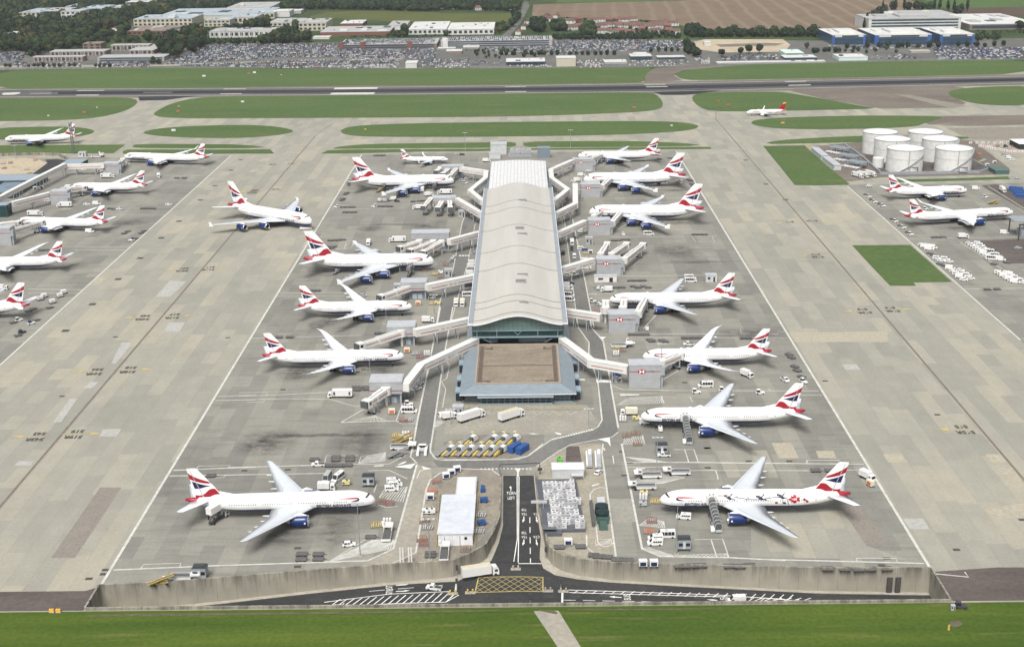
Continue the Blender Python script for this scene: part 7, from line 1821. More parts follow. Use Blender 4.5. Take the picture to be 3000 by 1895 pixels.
fence('fence','m',[(1040,960),(1070,480)],'thin yellow fence along the west side of the shed',1.2,2.5,m_yellow);fence('fence','m',[(1400,960),(1430,480)],'thin yellow fence along the east side of the shed',1.2,2.5,m_yellow)
for fr,x,y,s_,col,l_ in[('a',1440,545,6,'w','white instrument hut on the grass beyond the runway'),('a',1795,520,6,'w','white board beside a mast beyond the runway'),('a',1757,525,5,'r','red and white cabinet beyond the runway'),('a',1985,535,3,'y','yellowish cabinet beyond the runway'),('a',595,802,5,'r','red sign board on the grass before the runway, west'),('a',685,765,2.5,'w','small white sign on the grass before the runway, west'),('a',1255,793,5,'r','red sign board on the long grass strip, west end'),('a',1712,726,5,'w','white board on the long grass strip'),('a',1262,757,3,'y','small yellow sign on the long grass strip'),('b',2065,768,5,'r','red sign board on the long grass strip, east end'),('c',320,748,5,'r','red sign board on the grass by the small red-tailed airliner'),('c',252,720,4,'r','red sign board near the runway, east grass'),('c',705,877,5,'y','yellow sign board on the east grass strip'),('a',1225,930,6,'w','white board on the short oval of grass'),('a',342,823,3,'w','small white cabinet on the western grass'),('b',170,920,3,'y','yellow cabinet on the middle grass strip, west end'),('b',2330,893,3,'w','white cabinet on the middle grass strip, east end'),('c',2090,0,0,'w',''),('g',665,218,4,'y','yellow board at the corner of the fuel depot'),('g',826,208,3,'y','yellow board beside the depot pipework')]:
 if not s_:continue
 p=G(fr,x,y);t=thing('airfield_sign',l_,'sign',(p.x,p.y,0));b=MB();b.box(0,0,.5,s_*.62,.5,s_*.30);b.build('panel',{'w':m_vw,'r':M('sign_red',(.42,.13,.09),.5),'y':m_yel}[col],t);b=MB();b.box(-s_*.3,0,0,.15,.15,.5);b.box(s_*.3,0,0,.15,.15,.5);b.build('leg',m_mast,t)
gate('grey gate box nearest the grass, western pier','d',745,858,418,0,345,8,True);gate('grey gate box in the middle of the western pier','d',370,492,640,0,545,8,True);gate('grey gate box at the picture edge, western pier','d',-25,85,932,0,812,8,True)
link('white link from the raised walkway to the grass-side western gate box',[('u',800,378),('u',1275,362)],6.6,legs=(.3,.8),sign=False);link('white link from the glazed lobby to the middle western gate box',[('u',160,838),('u',640,715)],6.6,legs=(.5,),sign=False)
link('long raised white walkway along the western pier',[('u',-60,800),('u',190,668),('u',480,520),('u',800,362)],8.0,3.0,3.0,legs=(.2,.95),sign=False,stripe=False);link('short white link at the picture edge, western pier',[('u',-40,1112),('u',160,1085)],6.4,legs=(),sign=False)
boarding('white bridge docked to the longest western twin-jet',('d',860,345),('d',885,318),5.6,5.2);boarding('white bridge at the second western twin-jet, side on',('d',500,530),('d',602,520));boarding('white bridge behind the middle western gate box',('d',430,545),('d',490,512));boarding('white bridge docked to the third western twin-jet, nearer one',('d',90,830),('d',295,770));boarding('white bridge docked to the third western twin-jet, farther one',('d',-10,795),('d',130,772))
def px_block(name,label,cat,fr,x0,x1,yb,yt,yk,wall,roof,z0=0.0,extra=None):
 a,c=G(fr,x0,yb),G(fr,x1,yb);Y=(a.y+c.y)/2;zt=HT(fr,(x0+x1)/2,yt,Vector((0,Y,0)));yk_=max(Y+3,G(fr,(x0+x1)/2,yk,zt).y)
 t=thing(name,label,cat,((a.x+c.x)/2,Y,0));w_=c.x-a.x;d=yk_-Y
 b=MB();b.box(0,d/2,z0,w_,d,zt-z0);b.build('wall',wall,t);b=MB();b.box(0,d/2,zt,w_+.6,d+.6,.35);b.build('roof',roof,t);t['h']=zt;return t,w_,d,zt
m_bgroof=M('blue_grey_roof',(.24,.29,.34),.5,.08,.1)
px_block('terminal_wing','long blue-grey roofed wing of the western pier at the picture edge','building','u',-160,470,620,548,478,m_tealdark,m_bgroof);px_block('terminal_wing','low glass-roofed hall of the western pier below the blue-grey wing','building','u',-160,175,770,700,572,m_tealdark,M('glass_roof_blue',(.13,.18,.22),.25,.25,.15))
px_block('terminal_lobby','dark glazed lobby corner of the western pier','building','u',-60,95,1000,855,820,m_tealdark,m_bgroof);px_block('link_canopy','blue-grey canopy roof at the bend of the western walkway','canopy','u',760,990,400,345,285,m_shade,m_bgroof)
gsheet('yard','u',[(-60,290),(290,265),(480,285),(580,330),(430,460),(-60,475)],.06,m_yard);gsheet('ramp_road','u',[(400,465),(590,330),(560,290),(700,280),(830,300),(850,330),(640,420),(500,470)],.075,m_road)
q_=[G('u',x,y)for x,y in((-60,250),(400,232),(720,240),(840,295))];t=thing('yard_wall','pale curved concrete wall round the sandy yard','wall',(0,0,0));b=MB()
for a,c in zip(q_,q_[1:]):b.beam(a+Vector((0,0,1.2)),c+Vector((0,0,1.2)),.6,2.4)
b.build('wall_panel',m_wall,t)
for fr,x,y,k,l_ in(('u',40,325,'rack_g','dark scaffold stack in the sandy yard, far left'),('u',130,320,'rack','rusty stack in the sandy yard'),('u',55,385,'rack','rusty beam stack low in the sandy yard'),('u',440,285,'rack_o','orange excavator-like stack on the yard bank'),('u',330,400,'rack_g','grey mixer stack on the yard slope'),('u',365,440,'rack_y','yellow barrier stack on the yard slope')):put(k,fr,x,y,10,l_)
TH=None
for k,(x,y,l_)in enumerate(((1060,205,'white fuel tank, front row, left of two with a framed hatch'),(1615,205,'white fuel tank, front row, right of two beside the clutter yard'),(912,100,'white fuel tank in the middle row nearest the pipework'),(1455,98,'white fuel tank in the middle row toward the barriers'),(775,20,'white fuel tank in the back row nearest the pipework'),(1290,18,'white fuel tank in the back row toward the barriers'))):
 if TH is None:f0=G('v',1060,497);TH=HT('v',850,205,Vector((f0.x,f0.y+13.2,0)))
 p=G('v',x,y,TH);R_=13.3;t=thing('fuel_tank',l_,'tank',(p.x,p.y,0),0,'white fuel tanks')
 b=MB();b.tube((0,0,0),(0,0,TH),R_,R_,56,0,False);b.build('shell',grid_mat('tank_plates',(.60,.60,.575),(.50,.50,.48),0,0,2.6,.05,.5)if k==0 else bpy.data.materials['tank_plates'],t,True)
 b=MB();b.tube((0,0,TH),(0,0,TH+2.3),R_,.15,56);b.build('roof',m_concrete_b,t);b=MB();b.tube((0,0,TH-.35),(0,0,TH+.15),R_+.22,R_+.22,56,0,False);b.tube((0,0,TH*.58),(0,0,TH*.58+.3),R_+.12,R_+.12,56,0,False);b.build('rim',M('rim_grey',(.36,.37,.385),.5),t,True)
 b=MB()
 for s2 in range(26):a2=-2.2+s2*.075;b.beam(((R_+.5)*cos(a2),(R_+.5)*sin(a2),TH*s2/26),((R_+.5)*cos(a2+.08),(R_+.5)*sin(a2+.08),TH*(s2+1)/26),.9,.35)
 b.build('stairs',m_mast,t)
 b=MB();b.box(-.6,-R_-.15,0,.5,.4,TH);b.build('ladder',M('ladder_grey',(.30,.31,.32),.5),t);b=MB();b.box(3.6,-R_-.1,.4,6.4,.5,.35);b.box(.5,-R_-.05,.4,.35,.5,4.0);b.box(6.7,-R_+1.0,.4,.35,.5,4.0);b.box(3.6,-R_+.3,4.2,6.4,.5,.35);b.build('hatch_frame',m_trim,t)
gsheet('depot_yard','v',[(30,190),(560,140),(1250,60),(1830,130),(2240,440),(2240,510),(780,545),(440,590),(330,590)],.06,m_oldtar)
gsheet('depot_yard','v',[(600,230),(1850,230),(2010,462),(1900,492),(780,505),(600,360)],.075,m_darktar)
for k,(pts,l_)in enumerate((([(770,512),(1250,508),(1900,494),(2015,462),(1835,372)],'grey bund wall along the front of the fuel tanks'),([(360,180),(560,320),(770,505)],'grey pipe bank running down beside the fuel tanks'))):
 q_=[G('v',x,y)for x,y in pts];t=thing('bund_wall' if k==0 else 'pipe_bank',l_,'wall' if k==0 else 'pipes',(0,0,0));b=MB()
 for a,c in zip(q_,q_[1:]):b.beam(a+Vector((0,0,1.0)),c+Vector((0,0,1.0)),1.0,2.0)
 b.build('wall_panel' if k==0 else 'pipe',m_gutter,t)
for k,(x,y)in enumerate(((310,205),(410,290),(503,365))):
 p=G('v',x,y,4);t=thing('pump_canopy',['blue-grey pump canopy farthest up the depot pipework','blue-grey pump canopy in the middle of the depot pipework','blue-grey pump canopy nearest the depot gate'][k],'canopy',(p.x,p.y,0),radians(-52));b=MB();b.box(0,0,4.0,17,9.5,.35);b.build('roof',m_bluegrey,t);b=MB()
 for sx in(-7,0,7):
  for sy in(-4,4):b.box(sx,sy,0,.4,.4,4)
 b.build('post',m_mast,t);b=MB()
 for j_ in range(6):b.tube((-7+j_*2.6,-8.5,.9),(-7+j_*2.6,-1,.9),.45,.45,8)
 b.build('pipe',m_fascia,t)
for k,(x0,y0,x1,y1)in enumerate(((25,255,140,350),(150,360,285,462))):
 a,c=G('v',x0,y0),G('v',x1,y1);t=thing('depot_shed',['long white depot shed at the grass, farther one','long white depot shed at the grass, nearer one'][k],'shed',((a.x+c.x)/2,(a.y+c.y)/2,0),atan2(c.y-a.y,c.x-a.x));L_=(c-a).length;b=MB();b.box(0,0,0,L_,5.5,3.6);b.build('wall',m_hut,t);b=MB();b.box(0,0,3.6,L_+.5,6.0,.3);b.build('roof',m_cladroof,t)
for k,(x,y)in enumerate(((515,515),(578,508),(665,500))):put('truck_l','v',x,y,-62,['white fuel lorry parked left of three at the depot gate','white fuel lorry parked between two at the depot gate','white fuel lorry parked nearest the tanks at the depot gate'][k],None,0,1.8)
p=G('v',748,380,3);t=thing('fuel_tank','small squat white tank before the middle row','tank',(p.x,p.y,0));b=MB();b.tube((0,0,0),(0,0,7),4.2,4.2,28);b.tube((0,0,7),(0,0,7.8),4.2,.2,28);b.build('shell',m_concrete_b,t)
px_block('portable_office','dark green and white office block beside the fuel tanks','building','v',2080,2240,512,470,420,M('office_green',(.06,.115,.10),.5),M('office_roof',(.075,.13,.115),.5));px_block('site_office','white flat site office at the eastern picture edge','building','v',2345,2560,225,165,110,m_shade,m_fascia)
mbw,mbr=m_vw,M('barrier_red',(.45,.07,.05),.6)
pb=thing('barrier','','barrier');b=MB();b.box(0,0,0,2.4,.9,1.5,0,0,1,.5);b.build('body',mbw,pb);b=MB();b.box(0,0,.3,1.0,.95,.8);b.build('red_band',mbr,pb)
for k in range(34):
 u=k/33;x,y=(1800+1150*(u*2),150-10*u*2)if u<.36 else(1900+560*((u-.36)/.64),185+62*min(1,((u-.36)/.4)))
 if x>2470:x=1990+(x-2470)*.5;y=190
 o=copy_tree(pb)if k else pb;p=G('v',x,y,.7);o.location=(p.x,p.y,0);o.rotation_euler=(0,0,radians(k*37%60));o['label']='red and white barrier in the line behind the fuel tanks';o['group']='red and white barriers'
for fr,x,y,k,l_ in(('v',1900,275,'rack_o','orange pile of parts beside the fuel tanks'),('v',1880,300,'rack','rusty pile of parts beside the fuel tanks'),('v',1955,340,'rack_g','grey pile of parts beside the fuel tanks'),('v',1920,355,'rack_y','yellow pile of parts beside the fuel tanks'),('v',2070,375,'cart','white container beside the tank clutter'),('v',1985,405,'cart','white container below the tank clutter'),('v',2230,315,'van','white van on the eastern gravel, upper'),('v',2270,335,'mini','white van on the eastern gravel, lower'),('v',2180,275,'car_g','grey car on the eastern gravel'),('v',2110,180,'rack','dark machine heap inside the barriers, left'),('v',2200,185,'tug_k','dark machine inside the barriers, middle'),('v',2290,180,'rack_r','red machine heap inside the barriers, right'),('g',2160,442,'rack_g','grey pipe heap at the eastern picture edge')):put(k,fr,x,y,20,l_)
gsheet('old_paving','g',[(1890,895),(2300,880),(2300,1060),(2060,1060)],.07,m_darktar);gsheet('old_paving','g',[(1900,500),(2010,490),(2300,600),(2300,730)],.07,m_darktar)
p=G('g',2185,880);t=thing('steel_gantry','dark steel gantry bay at the eastern picture edge','gantry',(p.x+6,p.y+4,0));b=MB()
for sx in(-9,0,9):
 for sy in(-8,8):b.box(sx,sy,0,.6,.6,9)
for sy in(-8,8):b.box(0,sy,9,19,.6,.8)
b.build('frame',m_trim,t);b=MB();b.box(0,4,9.8,20,14,.4);b.build('roof',m_gutter,t);b=MB();b.box(2,2,.2,14,8,4);b.build('machine',m_legs,t)
import numpy as np
def psheet(name,fr,pts,z,mat):return gsheet(name,fr,pts,z,mat)
psheet('car_park','P',[(-80,208),(-80,150),(480,150),(640,128),(1000,125),(1290,108),(1440,105),(1900,116),(2100,118),(2400,120),(3080,112),(3080,173),(2600,184),(2187,193.5),(1913,198),(1500,201),(1000,203),(700,200),(400,201)],.05,m_carpark)
psheet('pasture','q',[(1040,180),(1090,160),(1250,125),(1500,112),(2100,120),(2408,135),(3150,140),(3140,215),(2500,235),(2000,225),(1400,190)],.05,m_olive)
psheet('stubble_field','P',[(1558,48),(1562,14),(1800,7),(2000,3),(2150,-30),(2620,-30),(2710,26),(2640,44),(2540,62),(2530,90),(2415,97),(2200,99),(2054,92),(1950,62),(1800,56)],.06,m_stubble)
psheet('crop_field','P',[(1640,-30),(2140,-30),(2000,2),(1700,8),(1630,9)],.05,m_greenfield)
psheet('crop_field','P',[(2690,-30),(3100,-30),(3100,20),(2950,22),(2790,26),(2720,18)],.07,m_greenfield)
psheet('ploughed_field','P',[(2760,27),(3100,20),(3100,44),(2850,48)],.08,m_soil)
psheet('road','r',[(900,385),(1000,385),(1130,220),(1210,60),(1190,20),(1150,20),(1100,180),(1030,280)],.09,m_carpark)
psheet('building_site','s',[(880,270),(1060,225),(1980,225),(2070,290),(2000,370),(1250,380),(1030,350),(960,330)],.09,m_yard)
psheet('building_site','s',[(1190,285),(1800,268),(2000,275),(1900,300),(1250,315)],.12,m_oldtar)
psheet('road','P',[(-80,194),(480,190),(900,175),(1180,171),(1180,175),(900,180),(480,195),(-80,200)],.09,m_path)
W1=M('far_white',(.52,.52,.50),.6,.12,.04);W2=M('far_cream',(.45,.42,.33),.7,.08,.05);W3=M('far_grey',(.34,.34,.33),.7,.1,.05);W4=M('far_brown',(.20,.155,.125),.8,.12,.05);W5=M('far_blue',(.040,.095,.27),.4,.1,.05);W10=M('far_blue_glass',(.038,.075,.145),.25,.15,.05);W6=M('far_glass',(.035,.06,.085),.2,.2,.05);W7=M('far_pale_blue',(.31,.36,.39),.6,.16,.03);W8=M('far_red',(.165,.070,.055),.8,.12,.05);W9=M('far_mint',(.50,.62,.56),.6,.06,.05)
HF=[];FZ=[]
def bd(label,fr,x0,x1,yb,yt,yk,wall,roof,rows=0,wm=None,cat='building',name='building',fins=False,top=None):
 t,w_,d,h=px_block(name,label,cat,fr,x0,x1,yb,yt,yk,W10 if wall is W5 else wall,roof)
 X,Y=t.location.x,t.location.y;HF.append((X-w_/2-5,X+w_/2+5,Y-4,Y+d+4));FZ.append((X-w_/2,X+w_/2,Y,h))
 for r_ in range(rows):
  b=MB();zc=h*(r_+.55)/rows;n=max(3,int(w_/7))
  if wm is W6:b.box(0,-.15,zc-h/rows*.25,w_*.94,.4,h/rows*.5)
  else:
   for k in range(n):b.box(-w_/2+w_*(k+.5)/n,-.15,zc-h/rows*.25,w_/n*.55,.4,h/rows*.5)
  b.build('window',wm or m_shade,t)
 if fins:
  b=MB();n=int(w_/5)
  for k in range(n):b.box(-w_/2+w_*(k+.5)/n,-.3,0,1.1,.6,h)
  b.build('pier',W3,t)
 if wall is W5:
  for u in(-1,1):b=MB();b.box(u*(w_/2-w_*.035),.6,0,w_*.075,2.4,h-.1);b.build('blue_corner',W5,t)
  b=MB();b.box(0,-.3,h-2.6,w_*.995,.5,3.2);b.build('parapet',W1,t);b=MB();b.box(w_*.03,-.6,h-2.2,w_*.5,.3,1.9);b.build('parapet_gap',m_shade,t)
 rq=random.Random(int(w_*97+X));nq=min(7,int(w_*d/420))
 for k in range(nq if w_>18 and name=='building' else 0):
  b=MB();b.box(rq.uniform(-.42,.42)*w_,rq.uniform(.15,.85)*d,h+.3,rq.uniform(.03,.14)*w_,rq.uniform(.05,.22)*d,rq.uniform(.5,1.8));b.build('roof_plant',rq.choice((W3,W1,W6,W3)),t)
 if top:b=MB();b.box(w_*top[0],d*.5,h+.35,w_*top[1],d*.5,2.6);b.box(-w_*.3,d*.6,h+.35,w_*.12,d*.3,1.8);b.build('roof_plant',W1 if len(top)<3 else top[2],t)
 return t,w_,d,h
for a in[('grey-brown motel row behind parked cars, lowest in the western group','p',370,910,683,632,616,W4,W3,1,m_shade,'hotel','hotel',True),('grey motel row with white piers behind the lowest one','p',560,1150,620,572,548,W4,W3,1,m_shade,'hotel','hotel',True),('grey motel row farthest back beside the brick tower','p',1230,1640,562,502,486,W4,W3,1,m_shade,'hotel','hotel',True),('motel wing with long grey roof running back','p',1420,1690,602,560,495,W4,W3,1,m_shade,'hotel','hotel',True),('long flat reception block with cars in front, western group','p',1090,1800,678,636,604,W3,W3,2,W6,'hotel','hotel'),('square brown brick tower among the western trees','p',920,1110,548,485,465,W4,W4,2,m_shade),('red-brown block with white roof among trees at the far west','p',25,200,428,385,350,W8,W1,1,m_shade),('white office block farthest west among trees','p',220,440,210,142,95,W2,W7,2,m_shade),('grey glazed office link between white blocks','p',440,690,195,128,88,W6,W3,2),('white office tower with dark bands among trees','p',685,890,238,130,108,W1,W7,3,m_shade),('long low white office wing','p',890,1120,165,100,60,W1,W7,2,W6),('cream and white office wing beside the long low one','p',1110,1380,132,90,62,W2,W7,2,m_shade),('white office wing high on the slope','p',730,940,100,74,42,W1,W7,1,W6),('white office wing end by the dark trees','p',1360,1500,112,75,55,W1,W1,1,W6),('pale flat blocks at the top edge, western woods','p',1400,1960,48,24,6,W3,W1,1,W6),('cream factory front under a huge pale blue roof, red entrance','p',1490,2110,292,212,165,W2,W7,2,m_shade),('huge pale blue factory roof behind the cream front','p',1760,2900,215,175,95,W2,W7,0),('cream factory side wing beside grey trees','q',0,250,270,208,184,W2,W7,2,m_shade),('stepped cream factory wing under the blue roof','q',252,515,240,178,148,W2,W7,1,m_shade),('small cream factory wing at the roof end','q',517,700,190,135,108,W2,W7,1,m_shade),('large white hall with grey stepped roof behind the factory','q',225,650,125,82,26,W1,W3,1,W6),('low brown-roofed school-like block before the factory','p',1420,2080,385,345,285,W8,W4,1,m_shade),('small white house block with brown roof by the dish tree','p',1240,1400,345,310,285,W1,W8),('white warehouse with a dark door beyond the factory','q',690,855,175,118,95,W1,W1,0),('pale shed next to the white warehouse','q',862,970,140,112,95,W3,W1,0),('grey ribbed office block behind the main car park','q',60,690,380,318,284,W1,W3,1,m_shade,'building','building',True),('cream low block with white roof boxes','q',650,950,268,232,188,W2,W3,1,m_shade),('cream block with a row of small windows','q',952,1220,312,235,190,W2,W3,2,m_shade),('long brown-roofed sheds behind the hedge','q',1170,1860,358,325,268,W8,W3,0),('white and red shed at the pasture edge','q',1370,1590,275,240,206,W8,W1),('grey pitched shed at the pasture edge','q',1850,2030,305,262,215,W1,W3),('small white box building among garden trees','q',1090,1255,398,380,365,W1,W1),('big white warehouse beside the pasture, left wing','r',-10,370,350,300,222,W1,W1,1,m_shade),('big white warehouse beside the pasture, right wing','r',385,850,352,300,230,W1,W1,1,m_shade),('white shed with a dark door at the grass edge','r',-40,72,690,640,615,W1,W1),('brown low cabin block in the middle car park','r',370,525,548,520,500,W4,W1),('white low canopy left of the brown cabin','r',285,460,500,490,478,W3,W1),('white canopy building right of the multi-storey foot','r',540,700,490,478,458,W3,W1),('white and dark green rental hall at the grass edge','r',975,1365,660,625,590,W6,W1,1,m_shade),('cream hall with a white roof edge at the grass','r',1480,1675,672,590,566,W2,W1),('white canopy hall by yellow vans','r',1965,2190,645,630,604,W3,W1),('yellow-fronted rental canopy with a raised white top','s',190,440,468,425,395,W6,W1,0,None,'building','building',False,(.0,.6)),('long white canopy right of the yellow-fronted one','s',505,830,460,435,415,W6,W1),('white canopy roof of the mint-fronted rental hall','s',2000,2385,465,440,408,W6,W1),('mint green rental office behind the white canopy','s',2005,2230,420,388,345,W9,W9,1,W6),('very long thin white canopy along the grass edge','s',1200,2500,508,494,478,W3,W1),('small white hut on the building site','s',1060,1140,300,262,245,W1,W1),('blue glass office, first of three, with white roof parapet','t',320,690,487,385,312,W5,W1,3,W6,'office block','office_block',False,(.05,.5)),('blue glass office, widest of three, with white roof parapet','t',775,1410,487,382,305,W5,W1,3,W6,'office block','office_block',False,(.1,.5)),('blue glass office, last of three, with white roof parapet','t',1485,1870,490,376,300,W5,W1,3,W6,'office block','office_block',False,(.0,.5)),('dark glazed link joining the first and widest blue offices','t',692,773,470,395,350,W6,W6),('dark glazed link joining the widest and last blue offices','t',1412,1483,470,395,350,W6,W6),('white stepped office block behind the blue offices','t',700,1740,330,205,150,W1,W3,4,W6,'office block','office_block',False,(.02,.3,W3)),('broad grey hall roof beyond the white stepped offices','t',900,1690,190,165,115,W3,W3),('white-roofed warehouse with dark walls at the eastern edge','t',1800,2600,325,265,150,W4,W1,1,W6),('red brick shed between the hall roof and the warehouse','t',1660,1800,230,195,175,W8,W4),('mint and white canopy hall at the grass edge, east','t',395,715,662,625,588,W9,W1),('cream fuel canopy between car rows, east','t',1180,1395,575,556,545,W3,W2)]:bd(*a)
DECKS=[]
for a,red in(((('brown multi-storey car park with red stair towers','q',1365,2335,492,450,395,W4,W3,2,W6)),True),((('pale multi-storey car park with a white stair tower','r',320,1440,472,412,372,W3,W3,3,W6)),False)):
 t,w_,d,h=bd(*a[:11],'car park','multi_storey_car_park');DECKS.append((t.location.x-w_/2+4,t.location.x+w_/2-4,t.location.y+4,t.location.y+d-4,h+.36))
 for u in((-.48,-.26,.22)if red else(-.46,)):b=MB();b.box(w_*u,2,0,w_*.045,7,h+3.5);b.build('stair_tower',W8 if red else W1,t)
fence('boundary_fence','a',[(-80,499),(385,493),(585,489)],'long white boundary fence at the far edge of the grass',2.6,9,W1);fence('boundary_fence','b',[(0,491),(1200,486),(2200,480),(2480,472)],'dull grey boundary fence between grass and middle car parks',2.2,9);fence('boundary_fence','c',[(450,458),(1000,446),(1700,433),(2480,423)],'dull grey boundary fence between grass and eastern car parks',2.2,9)
hr=[M('roof_tile_dark',(.115,.062,.052),.85,.15,.1),M('roof_tile_brown',(.125,.075,.060),.85,.15,.1),M('roof_tile_red',(.155,.075,.060),.85,.15,.1)]
def v_house(L_,wm,rm_,hip):
 t=thing('house','','house');b=MB();b.box(0,0,0,L_,8,5.2);b.build('wall',wm,t);b=MB();e=2.6 if hip else .0
 b.add([(-L_/2-.5,-4.6,5.1),(L_/2+.5,-4.6,5.1),(L_/2+.5,4.6,5.1),(-L_/2-.5,4.6,5.1),(-L_/2+e,0,8.6),(L_/2-e,0,8.6)],[(0,1,5,4),(2,3,4,5),(1,2,5),(3,0,4)]);r_=b.build('roof',rm_,t)
 b=MB();b.box(L_*.28,0,7.6,.9,.9,2.2);b.build('chimney',W8,r_);b=MB()
 for x in(-.3,.0,.3):b.box(L_*x,-4.03,3.2,1.4,.1,1.2);b.box(L_*x,-4.03,.8,1.4,.1,1.3)
 b.build('window',m_shade,t);return t
HP=[(v_house(L_,wm,r_,hp),lab)for L_,wm,r_,hp,lab in((11,W1,hr[2],1,'white house with a red hipped roof'),(15,W1,hr[1],0,'long white pair of houses with a brown gabled roof'),(10,W8,hr[2],0,'red brick house with a red gabled roof'),(20,W1,hr[0],1,'white terrace with a dark red roof'))]
hn=[0]*4;rnd=random.Random(5)
for fr,pts,where,dg in(('r',[(1390,215),(1480,235),(1610,235),(1700,215),(1840,225),(1930,220),(2010,225),(2090,220),(2170,225),(2250,215)],'along the stubble field',0),('r',[(1640,300),(1690,285),(1760,275),(1920,285),(1990,275),(2110,280),(2200,280),(2300,275),(2390,280)],'in the middle village row',8),('r',[(1920,335),(1990,335),(2060,345),(2130,335),(2220,350)],'behind the dark hedge',0),('s',[(40,75),(120,80),(240,65),(480,65),(570,55),(700,60),(620,95),(430,100),(520,90),(240,95),(60,150),(170,170),(320,130),(480,150),(640,145),(710,160)],'at the stubble field corner',-5),('r',[(310,85),(390,45),(480,45),(480,90),(640,35),(740,30),(830,45),(690,100),(790,100),(1030,20),(1055,45),(1020,95),(925,45),(560,70)],'beyond the pasture',15),('r',[(1190,240),(1160,290),(1100,345),(1250,235),(1480,180),(1380,185)],'beside the village road',70),('q',[(900,40),(1750,15),(1850,10),(2340,85),(1000,45)],'alone in far woods',0)):
 for x,y in pts:
  k=rnd.choice((0,1,1,2,3));p=G(fr,x,y+6);o=copy_tree(HP[k][0])if hn[k]else HP[k][0];hn[k]+=1
  o.location=(p.x,p.y,0);o.rotation_euler=(0,0,radians(dg+rnd.uniform(-8,8)));o['label']=HP[k][1]+' '+where;o['group']='houses '+where;HF.append((p.x-9,p.x+9,p.y-7,p.y+7))
def inside(poly,x,y):
 c=False;n=len(poly)
 for k in range(n):
  (x0,y0),(x1,y1)=poly[k],poly[k-1]
  if(y0>y)!=(y1>y)and x<(x1-x0)*(y-y0)/(y1-y0)+x0:c=not c
 return c
def wpoly(fr,pts):return[tuple(G(fr,x,y)[:2])for x,y in pts]
def blocked(x,y):return any(a<x<b_ and c<y<d for a,b_,c,d in HF)
CM=[M('paint_'+n,c,.35,.05,.3)for n,c in(('white',(.58,.58,.57)),('silver',(.36,.37,.385)),('grey',(.12,.125,.135)),('black',(.022,.022,.026)),('blue',(.035,.07,.19)),('red',(.30,.025,.02)))]
CN=['white','silver','grey','black','blue','red']
cars=[];rnd=random.Random(21);nr=np.random.default_rng(3)
def lot(fr,pts,fill,sx=2.9,sy=8.2,wts=(17,24,27,20,10,2),z=.06):
 P_=wpoly(fr,pts);y=min(p[1]for p in P_);y1=max(p[1]for p in P_);xa,xb=min(p[0]for p in P_),max(p[0]for p in P_);r_=0
 while y<y1:
  x=xa+rnd.uniform(0,2)
  while x<xb:
   if rnd.random()<fill and inside(P_,x,y)and(z>1 or not blocked(x,y)):cars.append((x+rnd.uniform(-.25,.25),y+rnd.uniform(-.4,.4),z,pi/2+rnd.uniform(-.06,.06)+(pi if rnd.random()<.4 else 0),rnd.choices(range(6),wts)[0]))
   x+=sx
  r_+=1;y+=5.4 if r_%2 else sy+2.4
lot('P',[(484,189),(560,155),(620,136),(700,131),(1000,129),(1000,168),(800,171),(480,191)],.90)
lot('q',[(-300,665),(900,612),(1950,605),(1960,690),(850,695),(400,680)],.82);lot('q',[(1370,500),(2330,495),(2300,590),(1370,600)],.84);lot('r',[(0,480),(270,490),(270,590),(0,600)],.7)
lot('s',[(-1150,310),(-1100,240),(0,240),(800,240),(810,330),(0,370),(-1150,380)],.82);lot('b',[(1000,340),(1600,330),(1600,395),(1100,380)],.42);lot('t',[(1410,530),(2600,520),(2600,640),(1480,650)],.72,2.9,8,(26,12,16,14,30,2));lot('t',[(720,600),(1240,600),(1330,655),(780,655)],.3)
lot('a',[(-80,375),(170,370),(160,430),(-80,440)],.85);lot('p',[(170,690),(900,695),(900,748),(170,748)],.4);lot('p',[(1050,690),(1640,685),(1640,745),(1050,748)],.55);lot('p',[(1650,520),(1990,480),(2060,500),(1680,590)],.3)
lot('s',[(180,480),(860,470),(860,540),(180,540)],.38,2.9,8,(62,12,10,8,6,2));lot('s',[(940,450),(1130,450),(1130,515),(1000,515)],.6,2.9,8,(80,8,6,3,3,0));lot('s',[(1240,420),(1900,410),(1990,470),(1250,478)],.55);lot('r',[(90,600),(600,600),(600,690),(90,690)],.55);lot('r',[(640,625),(920,625),(920,655),(640,655)],.5,2.9,8,(5,5,10,60,20,0));lot('r',[(1000,665),(1480,660),(1480,680),(1000,685)],.5,2.9,8,(90,4,3,3,0,0));lot('r',[(1680,610),(1960,600),(1960,685),(1690,690)],.5,2.9,8,(80,6,4,4,2,4));lot('t',[(280,500),(1900,500),(1900,530),(280,535)],.42)
for x0,x1,y0,y1,z in DECKS:
 y=y0;r_=0
 while y<y1:
  x=x0
  while x<x1:
   if rnd.random()<.8:cars.append((x,y,z,pi/2,rnd.choices(range(6),(18,24,28,20,9,1))[0]))
   x+=2.9
  r_+=1;y+=5.4 if r_%2 else 10.6
cars.sort(key=lambda c:hypot(c[0],c[1]))
CV=np.array([(x,y,z)for z,hx,hy,dx in((.25,2.15,.9,0),(.95,2.1,.88,0),(.95,1.35,.80,-.25),(1.5,.95,.66,-.3))for x,y in((dx-hx,-hy),(dx+hx,-hy),(dx+hx,hy),(dx-hx,hy))])
CF=[(0,1,5,4),(1,2,6,5),(2,3,7,6),(3,0,4,7),(4,5,6,7),(8,9,13,12),(9,10,14,13),(10,11,15,14),(11,8,12,15),(12,13,14,15)]
CI=[0,0,0,0,0,1,1,1,1,0]
def v_farcar(m):b=MB();b.add(CV*np.array((1,1,1)),[f for f,i in zip(CF,CI)if not i]);t=b.build('parked_car',m);q=MB();q.add([tuple(v)for v in CV],[f for f,i in zip(CF,CI)if i]);q.build('cabin_window',m_win,t);t['category']='car';return t
FC=[None]*6;NEAR_N=260
